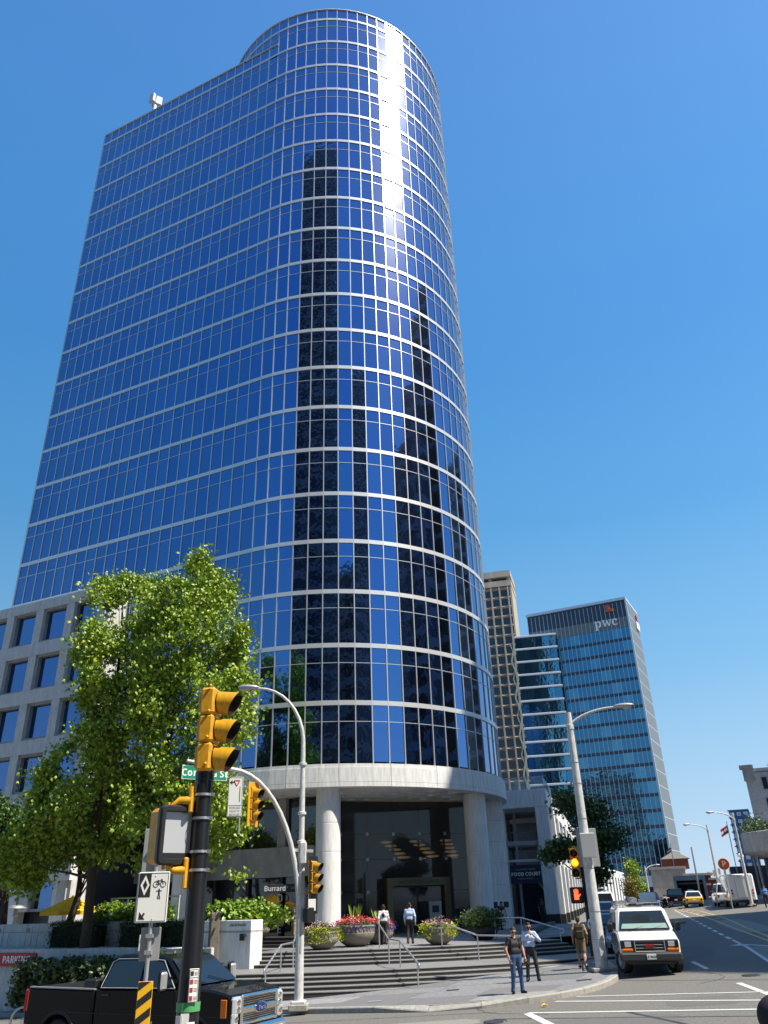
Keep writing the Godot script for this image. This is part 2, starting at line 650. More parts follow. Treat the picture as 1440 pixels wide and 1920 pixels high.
func ground() -> void:
	var mb := MB.new()
	var us := [-1200.0, -300.0, -90.0, -22.0, 0.0, 20.0, 45.0, 90.0, 300.0, 1200.0]
	var ws := [-600.0, -200.0, -90.0, 0.0, 32.0, 80.0, 140.0, 300.0, 700.0, 1500.0]
	for i in us.size() - 1:
		for j in ws.size() - 1:
			mb.oquad(uv(us[i], ws[j]), uv(us[i + 1], ws[j]), uv(us[i + 1], ws[j + 1]), uv(us[i], ws[j + 1]), Vector3.UP)
	structure(mb, "road", M.asphalt)
	# pavement bed and slabs
	var reg := PackedVector2Array(KERB)
	reg.append_array(PackedVector2Array([Vector2(44, 110), Vector2(8, 190)]))
	var inner: PackedVector2Array = Geometry2D.offset_polygon(reg, -0.2)[0]
	var walk := set_up("pavement")
	mb = MB.new()
	sheet(mb, inner, 0.125)
	part(mb, "pavement_bed", M.joint, walk)
	var mats := [M.pavement, M.pavement_b, M.pavement_c, M.pavement]
	var ax := to_uv(WD.x, WD.z)
	var ay := to_uv(-ND.x, -ND.z)
	for i in range(-6, 16):
		for j in range(0, 15):
			var o := ax * (i * 2.4 + (0.0 if j % 2 else 0.35)) + ay * (23.5 + j * 1.7)
			if o.y < 20 or o.y > 58 or o.x < -3 or o.x > 24:
				continue
			var cell := PackedVector2Array([o + ax * 0.008 + ay * 0.008, o + ax * 2.392 + ay * 0.008, o + ax * 2.392 + ay * 1.692, o + ax * 0.008 + ay * 1.692])
			for q in Geometry2D.intersect_polygons(cell, inner):
				mb = MB.new()
				sheet(mb, q, 0.15 + rng.randf_range(-0.003, 0.003))
				if mb.v.size():
					part(mb, "paving_slab", mats[rng.randi() % 4], walk)
	mb = MB.new()
	sheet(mb, Geometry2D.intersect_polygons(inner, PackedVector2Array([Vector2(-3, 58), Vector2(60, 58), Vector2(60, 200), Vector2(-3, 200)]))[0], 0.146)
	part(mb, "far_paving", M.pavement, walk)
	# kerb stones
	var run := PackedVector2Array()
	for i in KERB.size() - 1:
		var n := maxi(1, int(KERB[i].distance_to(KERB[i + 1]) / 1.3))
		if i == 0: n = 30
		for k in n:
			run.append(KERB[i].lerp(KERB[i + 1], float(k) / n))
	for i in run.size() - 1:
		var p := run[i]
		var q := run[i + 1]
		if p.y > 130: continue
		var pd: Vector2 = (run[mini(i + 1, run.size() - 1)] - run[maxi(i - 1, 0)]).normalized().orthogonal()
		var qd: Vector2 = (run[mini(i + 2, run.size() - 1)] - run[i]).normalized().orthogonal()
		if pd.dot(Vector2(10, 40) - p) < 0: pd = -pd
		if qd.dot(Vector2(10, 40) - q) < 0: qd = -qd
		var g := (q - p).normalized() * 0.006
		p += g
		q -= g
		# dropped where the crossing ramp is
		var dp := 0.162 - 0.12 * clampf(1.4 - absf(p.x - 5.4) * 0.75, 0, 1)
		var dq := 0.162 - 0.12 * clampf(1.4 - absf(q.x - 5.4) * 0.75, 0, 1)
		mb = MB.new()
		var a := uv(p.x, p.y, -0.05)
		var b := uv(q.x, q.y, -0.05)
		var a1 := uv(p.x, p.y, dp - 0.03)
		var b1 := uv(q.x, q.y, dq - 0.03)
		var a2 := uv(p.x + pd.x * 0.03, p.y + pd.y * 0.03, dp)
		var b2 := uv(q.x + qd.x * 0.03, q.y + qd.y * 0.03, dq)
		var a3 := uv(p.x + pd.x * 0.24, p.y + pd.y * 0.24, 0.158)
		var b3 := uv(q.x + qd.x * 0.24, q.y + qd.y * 0.24, 0.158)
		var out := -(UD * pd.x + VD * pd.y)
		mb.oquad(a, b, b1, a1, out)
		mb.oquad(a1, b1, b2, a2, out + Vector3.UP)
		mb.oquad(a2, b2, b3, a3, Vector3.UP)
		mb.oquad(a3, b3, b3 - Vector3(0, 0.2, 0), a3 - Vector3(0, 0.2, 0), -out)
		part(mb, "kerb_stone", M.kerb, walk)
	# painted markings
	mb = MB.new()
	stroke(mb, Vector2(5.2, -26.8), Vector2(12.3, -21.3), 0.13)
	stroke(mb, Vector2(4.45, -26.1), Vector2(11.0, -19.85), 0.15)
	stroke(mb, Vector2(3.36, -24.12), Vector2(10.2, -19.0), 0.17)
	stroke(mb, Vector2(3.33, -24.0), Vector2(3.56, -20.4), 0.22)
	stroke(mb, Vector2(9.75, -26.1), Vector2(9.2, -22.4), 0.17)
	stroke(mb, Vector2(11.2, -34.2), Vector2(10.65, -31.1), 0.17)
	stroke(mb, Vector2(11.9, -27.8), Vector2(14.99, -38.37), 0.14)
	stroke(mb, Vector2(14.99, -38.37), Vector2(16.2, -43.0), 0.14)
	for k in 15:
		var p := Vector2(16.4, -43.8).lerp(Vector2(29.14, -91.72), k / 15.0)
		var q := Vector2(16.4, -43.8).lerp(Vector2(29.14, -91.72), (k + 0.55) / 15.0)
		stroke(mb, p, q, 0.2)
	stroke(mb, Vector2(15.4, -40.3), Vector2(15.7, -37.3), 0.18)
	stroke(mb, Vector2(15.05, -40.0), Vector2(15.45, -39.0), 0.5)
	structure(mb, "road_marking", M.paint_white)
	mb = MB.new()
	var ya := [Vector2(15.6, -36.5), Vector2(17.98, -43.11), Vector2(20.21, -51.12), Vector2(24.13, -64.62), Vector2(28.6, -82.47), Vector2(31.6, -99.42)]
	var yb := [Vector2(14.6, -33.2), Vector2(16.88, -40.58), Vector2(19.7, -51.56), Vector2(22.74, -63.0), Vector2(26.67, -78.84), Vector2(30.13, -95.34)]
	for i in 5:
		stroke(mb, ya[i], ya[i + 1], 0.13)
		stroke(mb, yb[i], yb[i + 1], 0.13)
	for k in 7:
		var t := k / 7.0
		stroke(mb, Vector2(23.2, -64.5).lerp(Vector2(29.6, -92.5), t), Vector2(24.3, -66.0).lerp(Vector2(30.9, -95.5), t), 0.16)
	structure(mb, "yellow_road_marking", M.paint_yellow)
	mb = MB.new()
	stroke(mb, Vector2(7.4, -30.2), Vector2(16.0, -19.6), 0.05, 0.006)
	stroke(mb, Vector2(2.4, -23.6), Vector2(9.6, -18.2), 0.07, 0.005)
	stroke(mb, Vector2(5.5, -22.6), Vector2(6.4, -17.5), 0.1, 0.007)
	stroke(mb, Vector2(-4.0, -27.8), Vector2(2.6, -25.0), 0.04, 0.006)
	structure(mb, "tar_seam", M.tar)
	# repairs, tyre darkening and cracks in the asphalt
	mk("patch_dark", Color(0.24, 0.232, 0.22), 0.95, 0.0, "speck", Vector3(1.6, 1.6, 1.6), "rough", 0.4)
	mk("patch_light", Color(0.43, 0.41, 0.375), 0.95, 0.0, "speck", Vector3(1.1, 1.1, 1.1), "rough", 0.4)
	for q in [[1.0, 21.5, 1.9, 0.9, 0], [-5.2, 27.0, 1.2, 2.6, 1], [-2.4, 40.5, 1.1, 3.2, 0], [-5.6, 36.0, 0.8, 5.0, 1], [6.5, 23.2, 2.6, 0.7, 1], [-6.9, 58.0, 1.0, 8.0, 1], [-1.6, 24.2, 0.9, 0.9, 0]]:
		mb = MB.new()
		var poly := PackedVector2Array()
		for k in 14:
			var an := TAU * k / 14.0
			var c := cos(an)
			var s := sin(an)
			var e := pow(pow(absf(c), 6.0) + pow(absf(s), 6.0), -1.0 / 6.0) * rng.randf_range(0.95, 1.03)
			poly.append(Vector2(q[0] + c * e * q[2], q[1] + s * e * q[3]))
		sheet(mb, poly, 0.003)
		structure(mb, "road_patch", M.patch_dark if q[4] == 0 else M.patch_light)
	mb = MB.new()
	for q in [[2.2, 23.6, 0.3], [-1.9, 28.2, 2.2], [-4.6, 33.0, 0.9], [-2.9, 46.0, 1.7]]:
		var p := Vector2(q[0], q[1])
		var d: float = q[2]
		for k in 16:
			d += rng.randf_range(-0.45, 0.45)
			var n := p + Vector2(cos(d), sin(d)) * 0.4
			var o := (n - p).normalized().orthogonal() * rng.randf_range(0.006, 0.018)
			sheet(mb, PackedVector2Array([p - o, n - o, n + o, p + o]), 0.0065)
			p = n
	var ck := structure(mb, "road_crack", M.tar)
	for q in [[-3.6, 29.6, "round iron manhole cover in the road near the white van"], [3.4, 22.9, "round iron manhole cover in the road left of the stop line"]]:
		var mc := thing("manhole_cover", q[2], "manhole cover", uv(q[0], q[1], 0.004))
		mb = MB.new()
		mb.lathe(Transform3D(), [Vector2(0.36, -0.02), Vector2(0.36, 0.006), Vector2(0.31, 0.009), Vector2(0.30, 0.004), Vector2(0, 0.004)], 28)
		for k in 5:
			mb.b(Vector3(-0.2 + 0.1 * k, 0.006, 0), Vector3(0.03, 0.008, 0.36))
		part(mb, "iron_lid", M.tar, mc)

# ---------------------------------------------------------------- glass tower
const FL := 3.797
const RAD := 12.45

func lev(n: float) -> float:
	return 13.864 + FL * n

func facet_basis(p: Vector3, q: Vector3) -> Basis:
	var x := (q - p).normalized()
	return Basis(x, Vector3.UP, x.cross(Vector3.UP))

func tower() -> void:
	var o := thing("office_tower", "blue mirror glass office tower with a rounded end and white floor bands", "office tower")
	# mullion points along the front: corner, flat part, round end, each {p, first floor, last floor}
	var flat := []
	for i in 23:
		flat.append(ab(30.25 + 1.0925 * (22 - i), -42.0, 0))
	var step := 360.0 / 73.0
	var t0 := 115.1
	var mb := MB.new()
	var wv := 1.06
	var band_h := 0.30
	var tr_h := 1.03               # small upper pane
	var vis_h := FL - band_h - tr_h
	var box_v := MB.new()
	box_v.b(Vector3.ZERO, Vector3(1.075, vis_h, 0.03))
	var mesh_v := box_v.mesh()
	box_v = MB.new()
	box_v.b(Vector3.ZERO, Vector3(1.10, vis_h, 0.03))
	var mesh_vf := box_v.mesh()
	var stuff := [MB.new(), MB.new(), MB.new(), MB.new()]
	var singles := 0
	var rail := {}
	var bands := {}
	for n in range(-1, 21):
		rail[n] = MB.new()
		bands[n] = MB.new()
	var facets := []
	for i in 22:
		facets.append([flat[i], flat[i + 1], (2 if i < 12 else -1), 18, false, i])
	for i in 73:
		var full: bool = i < 38
		facets.append([cy(t0 - step * i, RAD, 0), cy(t0 - step * (i + 1), RAD, 0), (-1 if full else 17), 19, true, i])
	for f in facets:
		var p: Vector3 = f[0]
		var q: Vector3 = f[1]
		var bs := facet_basis(p, q)
		var mid := (p + q) * 0.5
		var out := bs.z
		var ln := p.distance_to(q)
		for n in range(f[2], f[3] + 1):
			var top: bool = n == f[3]
			var y0 := lev(n) + band_h * 0.5
			var hh: Array = [[y0, vis_h], [y0 + vis_h, tr_h]]
			if top:
				hh = [[y0, 1.46]]
			for k in hh.size():
				var tilt := Basis(Vector3.UP, deg_to_rad(rng.randf_range(-0.10, 0.10))) * Basis(Vector3.RIGHT, deg_to_rad(rng.randf_range(-0.10, 0.10)))
				var x := Transform3D(bs * tilt, Vector3(mid.x, hh[k][0] + hh[k][1] * 0.5, mid.z))
				var mi := rng.randi() % 4
				var own: bool = k == 0 and not top and n <= 8 and singles < 300 and ((f[4] and f[5] < 25) or (not f[4] and f[5] >= 17))
				if own:
					inst(mesh_v if f[4] else mesh_vf, "window_pane", M["tower_glass_%d" % mi], o, x)
					singles += 1
				else:
					var s: MB = stuff[mi]
					var hw: float = ln * 0.5
					var h2: float = hh[k][1] * 0.5
					s.oquad(x * Vector3(-hw, -h2, 0.015), x * Vector3(hw, -h2, 0.015), x * Vector3(hw, h2, 0.015), x * Vector3(-hw, h2, 0.015), out)
			# thin rail between the panes
			if not top:
				var r: MB = rail[n]
				r.box(Transform3D(bs, Vector3(mid.x, y0 + vis_h, mid.z) + out * 0.015), Vector3(ln, 0.045, 0.07))
			# floor band in front of the slab edge
			var b: MB = bands[n]
			if n > -1:
				b.box(Transform3D(bs, Vector3(mid.x, lev(n), mid.z) + out * 0.02), Vector3(ln - 0.012, band_h, 0.13))
		# coping
		var cb: MB = bands[20]
		cb.box(Transform3D(bs, Vector3(mid.x, lev(f[3]) + 1.69, mid.z) + out * 0.0), Vector3(ln + 0.01, 0.11, 0.26))
		# mullion at the first point
		mb = MB.new()
		var yb := lev(f[2]) + (0.0 if f[2] > -1 else 0.02)
		var yt := lev(f[3]) + 1.64
		mb.box(Transform3D(bs, Vector3(p.x, (yb + yt) * 0.5, p.z) + out * 0.03), Vector3(0.068, yt - yb, 0.10))
		part(mb, "mullion", M.mullion, o)
	for i in 4:
		part(stuff[i], "window_panes", M["tower_glass_%d" % i], o, "stuff")
	for n in range(-1, 21):
		if rail[n].v.size():
			part(rail[n], "transom_rail", M.mullion, o)
		if bands[n].v.size():
			part(bands[n], "coping" if n == 20 else "floor_band", M.band, o)
	# corner post, back and end walls, roofs
	mb = MB.new()
	mb.box(Transform3D(facet_basis(flat[0], flat[1]), flat[0] + Vector3(0, (lev(2) + lev(18) + 1.64) * 0.5, 0)), Vector3(0.16, lev(18) + 1.64 - lev(2), 0.16))
	part(mb, "corner_post", M.mullion, o)
	mb = MB.new()
	var c0: Vector3 = flat[0] - ND * 0.05
	var c1: Vector3 = flat[0] - ND * 24.9
	var c2: Vector3 = ab(30.25, -42, 0) - ND * 24.9
	var yy := Vector3(0, 9, 0)
	var yh := Vector3(0, lev(18) + 1.6, 0)
	mb.oquad(c0 + yy, c1 + yy, c1 + yh, c0 + yh, WD)
	mb.oquad(c1 + yy, c2 + yy, c2 + yh, c1 + yh, -ND)
	part(mb, "rear_glass_wall", M.tower_glass_0, o)
	mb = MB.new()
	var rf := PackedVector2Array()
	for p in [c0, c1, c2]:
		rf.append(Vector2(p.x, p.z))
	for i in 38:
		var p := cy(t0 - 180.0 + 180.0 * i / 37.0, RAD - 0.06, 0)
		rf.append(Vector2(p.x, p.z))
	var flatx := Transform3D(Basis(Vector3.RIGHT, Vector3(0, 0, 1), Vector3(0, -1, 0)), Vector3.ZERO)
	mb.prism(rf, flatx, -(lev(18) + 0.9), -(lev(18) + 0.6))
	mb.prism(rf, flatx, -9.9, -9.6)
	var dr := PackedVector2Array()
	for i in 72:
		var p := cy(i * 5.0, RAD - 0.08, 0)
		dr.append(Vector2(p.x, p.z))
	mb.prism(dr, flatx, -(lev(19) + 1.2), -(lev(19) + 0.9))
	part(mb, "roof", M.tower_dark, o)
	# stone band below the glass
	var stone: Material = M.white_stone
	for i in 13:
		var d0 := t0 - step * 3.0 * i
		for k in 3:
			var ys: Array = [[8.74, 9.0], [9.012, 9.86], [9.872, 10.09]][k]
			mb = MB.new()
			for s in 3:
				var a := d0 - step * s
				var b := a - step
				if s == 0: a -= 0.05
				if s == 2: b += 0.05
				var ro := RAD + (0.27 if k != 2 else 0.22)
				var ri := RAD - 0.5
				mb.oquad(cy(a, ro, ys[0]), cy(b, ro, ys[0]), cy(b, ro, ys[1]), cy(a, ro, ys[1]), cy(a, 1, 0) - cy(a, 0, 0))
				mb.oquad(cy(a, ro, ys[1]), cy(b, ro, ys[1]), cy(b, ri, ys[1]), cy(a, ri, ys[1]), Vector3.UP)
				mb.oquad(cy(a, ro, ys[0]), cy(b, ro, ys[0]), cy(b, ri, ys[0]), cy(a, ri, ys[0]), Vector3.DOWN)
			part(mb, "stone_panel", stone, o)
	for i in 4:
		for k in 3:
			var ys: Array = [[8.74, 9.0], [9.012, 9.86], [9.872, 10.09]][k]
			mb = MB.new()
			var a := 30.26 + i * 3.0
			var pr := 0.27 if k != 2 else 0.22
			mb.box(Transform3D(facet_basis(ab(a + 1, -42, 0), ab(a, -42, 0)), ab(a + 1.49, -42 + pr * 0.5 - 0.25, (ys[0] + ys[1]) * 0.5)), Vector3(2.98, ys[1] - ys[0], pr + 0.5))
			part(mb, "stone_panel", stone, o)
	mb = MB.new()
	for i in 37:
		var a := t0 - step * i
		mb.oquad(cy(a, RAD + 0.2, 8.76), cy(a - step, RAD + 0.2, 8.76), cy(a - step, RAD + 0.2, 10.08), cy(a, RAD + 0.2, 10.08), cy(a, 1, 0) - cy(a, 0, 0))
	part(mb, "panel_joint", M.joint, o)
	# soffit with ribs
	mb = MB.new()
	mb.prism(dr, flatx, -9.2, -9.05)
	var sl := PackedVector2Array()
	for p in [ab(30.25, -42.1, 0), ab(42.5, -42.1, 0), ab(42.5, -60, 0), ab(30.25, -60, 0)]:
		sl.append(Vector2(p.x, p.z))
	mb.prism(sl, flatx, -9.2, -9.05)
	part(mb, "soffit", M.white_stone, o)
	for r in [11.6, 9.9, 8.2, 6.5, 4.8]:
		mb = MB.new()
		for i in 48:
			var a := i * 7.5
			mb.oquad(cy(a, r, 8.76), cy(a + 7.5, r, 8.76), cy(a + 7.5, r + 0.75, 8.76), cy(a, r + 0.75, 8.76), Vector3.DOWN)
			mb.oquad(cy(a, r, 8.76), cy(a + 7.5, r, 8.76), cy(a + 7.5, r, 9.05), cy(a, r, 9.05), cy(a, -1, 0) - cy(a, 0, 0))
			mb.oquad(cy(a, r + 0.75, 8.76), cy(a + 7.5, r + 0.75, 8.76), cy(a + 7.5, r + 0.75, 9.05), cy(a, r + 0.75, 9.05), cy(a, 1, 0) - cy(a, 0, 0))
		part(mb, "soffit_ring", M.white_stone, o)
	for i in 36:
		mb = MB.new()
		var a := i * 10.0
		mb.bar(cy(a, 4.8, 8.9), cy(a, 12.2, 8.9), 0.5, 0.27)
		part(mb, "soffit_rib", M.white_stone, o)
	# columns
	for a in [88.7, 32.3, 145.1, -24.1]:
		mb = MB.new()
		var prof := []
		var ys := [0.1, 2.05, 2.06, 3.6, 3.61, 5.15, 5.16, 6.7, 6.71, 8.75]
		for y in [0.1, 5.12, 5.15, 5.18, 6.72, 6.75, 6.78, 8.75]:
			prof.append(Vector2(0.75 if not (y == 5.15 or y == 6.75) else 0.725, y))
		mb.lathe(Transform3D(Basis(), cy(a, 11.55, 0)), prof, 40)
		part(mb, "column", M.white_stone, o)
	# wall pier at the right, with joints
	var wl := thing("stone_wall_pier", "pale stone wall pier right of the second column under the tower", "wall")
	var pb := facet_basis(Vector3(0, 0, 0), Vector3(0.96, 0, -0.27))
	for k in 6:
		mb = MB.new()
		mb.box(Transform3D(pb, Vector3(7.05, 0.5 + 1.38 * k + 0.685, -60.6)), Vector3(1.35, 1.368, 1.6))
		part(mb, "stone_block", M.white_stone, wl)
	for k in 2:
		mb = MB.new()
		mb.box(Transform3D(pb, Vector3(6.75 + k * 0.8, 2.0, -59.69 - k * 0.22)), Vector3(0.36, 0.36, 0.08))
		part(mb, "wall_light", M.black_plastic, wl)
	# roof aerial
	var an := thing("roof_antenna", "small pale antenna mast on the flat roof edge of the tower", "antenna", Vector3(-26.0, lev(18) + 0.9, -59.9))
	mb = MB.new()
	mb.tube([Vector3(0.5, 0, 0), Vector3(0.25, 5.2, -0.3)], [0.34, 0.2], 10)
	part(mb, "mast", M.pole_white, an)
	for k in 3:
		mb = MB.new()
		mb.box(Transform3D(Basis(Vector3.UP, 0.5 + k * 2.1), Vector3(0.2 + 0.45 * cos(k * 2.1), 5.6, -0.3 + 0.45 * sin(k * 2.1))), Vector3(0.7, 1.3, 0.3))
		part(mb, "aerial_panel", M.pole_white, an)

# ---------------------------------------------------------------- entrance under the tower
func lobby() -> void:
	var o := thing("lobby", "tall dark glass entrance wall with fins behind the white columns", "entrance hall")
	var A := Vector3(-3.7, 0, -57.2)
	var B := Vector3(7.2, 0, -60.3)
	var bs := facet_basis(A, B)
	var L := A.distance_to(B)
	var g := mk("lobby_glass", Color(0.05, 0.055, 0.06), 0.03)
	g.transparency = BaseMaterial3D.TRANSPARENCY_ALPHA
	g.albedo_color.a = 0.72
	g.metallic_specular = 0.38
	var cols := 6
	var ys := [0.58, 3.0, 5.0, 6.6, 8.74]
	var mb := MB.new()
	for i in cols:
		for k in 4:
			var c := A.lerp(B, (i + 0.5) / cols) + Vector3(0, (ys[k] + ys[k + 1]) * 0.5, 0)
			mb = MB.new()
			mb.box(Transform3D(bs, c), Vector3(L / cols - 0.02, ys[k + 1] - ys[k] - 0.02, 0.02))
			part(mb, "glass_panel", g, o)
	for i in cols + 1:
		mb = MB.new()
		var c := A.lerp(B, float(i) / cols)
		mb.box(Transform3D(bs, c + Vector3(0, 4.7, 0) - bs.z * 0.28), Vector3(0.03, 8.1, 0.5))
		part(mb, "glass_fin", g, o)
		for k in [1, 2, 3]:
			mb = MB.new()
			mb.box(Transform3D(bs, c + Vector3(0, ys[k], 0) + bs.z * 0.03), Vector3(0.2, 0.2, 0.04))
			part(mb, "clamp", M.galv, o)
	# dark room behind the glass
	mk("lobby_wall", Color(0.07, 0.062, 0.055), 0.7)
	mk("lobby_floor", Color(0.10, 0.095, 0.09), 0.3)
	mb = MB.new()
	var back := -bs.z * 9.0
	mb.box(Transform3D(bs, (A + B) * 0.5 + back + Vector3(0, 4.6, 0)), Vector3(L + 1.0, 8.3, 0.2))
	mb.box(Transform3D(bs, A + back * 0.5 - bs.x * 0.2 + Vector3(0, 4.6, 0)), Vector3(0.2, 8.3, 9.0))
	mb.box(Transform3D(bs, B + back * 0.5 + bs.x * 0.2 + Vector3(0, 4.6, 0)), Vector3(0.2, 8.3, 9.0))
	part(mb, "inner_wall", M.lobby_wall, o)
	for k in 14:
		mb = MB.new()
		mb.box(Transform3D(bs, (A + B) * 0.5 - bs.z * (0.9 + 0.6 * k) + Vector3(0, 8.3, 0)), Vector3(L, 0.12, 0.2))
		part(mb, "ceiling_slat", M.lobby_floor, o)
	# hanging lamps
	var glow := lit("lamp_glow", Color(1.0, 0.74, 0.42), 0.42)
	for k in 3:
		var base: Vector3 = [Vector3(-0.6, 6.2, -60.0), Vector3(1.5, 6.25, -60.8), Vector3(3.75, 6.3, -61.6)][k]
		var lamp := thing("hanging_lamp", ["left", "middle", "right"][k] + " of the three cascades of glowing disc lamps in the lobby", "hanging lamp", base, 0.0, "disc lamps hanging in the lobby")
		for i in 5:
			var at := Vector3(0.30 * i * (1.0 if k < 2 else 0.35), -0.26 * i, 0.1 * i)
			mb = MB.new()
			mb.ball(Transform3D(Basis(), at), Vector3(0.46, 0.085, 0.46), 16, 6)
			part(mb, "disc", glow, lamp)
			mb = MB.new()
			mb.tube([at + Vector3(0, 0.05, 0), Vector3(at.x, 8.2 - base.y, at.z)], 0.008, 5, false)
			part(mb, "wire", M.ink, lamp)
		var li := OmniLight3D.new()
		li.name = "lamp_light"
		li.light_color = Color(1.0, 0.8, 0.55)
		li.light_energy = 0.5
		li.light_size = 0.3
		li.omni_range = 20.0
		li.omni_attenuation = 2.0
		li.shadow_enabled = true
		lamp.add_child(li)
		li.position = Vector3(0.5, -1.5, 0.8)
	# portal
	mk("brass", Color(0.20, 0.175, 0.10), 0.45, 0.6, "cloudy", Vector3(1, 1, 1))
	var pt := thing("entrance_portal", "bronze door frame of the lobby with lettering on its lintel", "doorway", Vector3(1.45, 0.55, -57.6), atan2(-bs.x.z, bs.x.x))
	for s in [-1.0, 1.0]:
		mb = MB.new()
		mb.cb(Vector3(s * 2.0, 1.4, 0), Vector3(0.42, 2.8, 0.7), 0.02)
		part(mb, "jamb", M.brass, pt)
	mb = MB.new()
	mb.cb(Vector3(0, 3.0, 0), Vector3(4.42, 0.5, 0.72), 0.02)
	part(mb, "lintel", M.brass, pt)
	words(pt, "WATERFRONT CENTRE", 0.2, Transform3D(Basis(), Vector3(0, 2.98, 0.37)), M.ink, false)
	for s in [-1.0, 1.0]:
		mb = MB.new()
		for q in [[0.05, 1.35, 0.07, 2.7], [1.7, 1.35, 0.07, 2.7], [0.87, 2.68, 1.7, 0.07], [0.87, 0.06, 1.7, 0.12], [0.87, 1.1, 1.7, 0.05]]:
			mb.b(Vector3(s * q[0], q[1], -0.1), Vector3(q[2], q[3], 0.06))
		part(mb, "door_frame", M.black_gloss, pt)
		mb = MB.new()
		mb.b(Vector3(s * 0.87, 1.37, -0.1), Vector3(1.64, 2.6, 0.02))
		part(mb, "door_glass", g, pt)
	var kiosk := thing("information_stand", "pale upright information stand inside the doorway of the lobby", "display stand", Vector3(2.5, 0.55, -56.6), 0.2)
	mb = MB.new()
	mb.cb(Vector3(0, 0.9, 0), Vector3(0.8, 1.8, 0.25), 0.02)
	part(mb, "cabinet", M.sign_grey, kiosk)
	mb = MB.new()
	mb.b(Vector3(0, 1.35, 0.135), Vector3(0.45, 0.4, 0.02))
	part(mb, "panel", M.navy, kiosk)
	# left return wall and restaurant front under the slab
	var rs := thing("restaurant_front", "dark glazed restaurant front under a grey stone lintel, left of the columns", "shop front")
	mb = MB.new()
	mb.box(Transform3D(bs, Vector3(-4.9, 4.65, -56.6)), Vector3(2.4, 8.2, 0.9))
	part(mb, "stone_return", M.grey_stone, rs)
	var fb := facet_basis(ab(31, -46.5, 0), ab(30, -46.5, 0))
	for i in 7:
		var a := 28.5 + i * 2.6
		for k in 2:
			var yy: Array = [[0.55, 4.0], [5.75, 8.72]][k]
			mb = MB.new()
			mb.box(Transform3D(fb, ab(a, -46.6, (yy[0] + yy[1]) * 0.5)), Vector3(2.36, yy[1] - yy[0], 0.03))
			part(mb, "shop_window", M.dark_glass, rs)
		mb = MB.new()
		mb.box(Transform3D(fb, ab(a, -46.35, 4.87)), Vector3(2.585, 1.75, 0.6))
		part(mb, "stone_lintel", M.grey_stone, rs)
		mb = MB.new()
		mb.box(Transform3D(fb, ab(a + 1.3, -46.5, 2.28)), Vector3(0.22, 3.45, 0.22))
		part(mb, "frame", M.black_plastic, rs)
		if i % 2 == 0:
			mb = MB.new()
			mb.box(Transform3D(fb, ab(a + 1.3, -46.45, 7.25)), Vector3(0.62, 3.0, 0.45))
			part(mb, "stone_pier", M.grey_stone, rs)
	for i in 5:
		words(rs, "ROGUE"[i], 0.42, Transform3D(fb, ab(29.75, -46.2, 3.35 - i * 0.57)), M.sign_white, false, 0.04, "letter")
	# square lamp panel by the left column
	var sp := thing("menu_board", "lit white menu board on a black post beside the restaurant door", "menu board", Vector3(-4.75, 0.55, -48.6), 0.25)
	mb = MB.new()
	mb.cb(Vector3(0, 1.95, 0), Vector3(0.62, 1.15, 0.12), 0.02)
	mb.b(Vector3(0, 0.7, 0), Vector3(0.1, 1.4, 0.1))
	part(mb, "case", M.black_plastic, sp)
	mb = MB.new()
	mb.b(Vector3(0, 1.95, 0.07), Vector3(0.42, 0.85, 0.02))
	part(mb, "sheet", M.sign_white, sp)

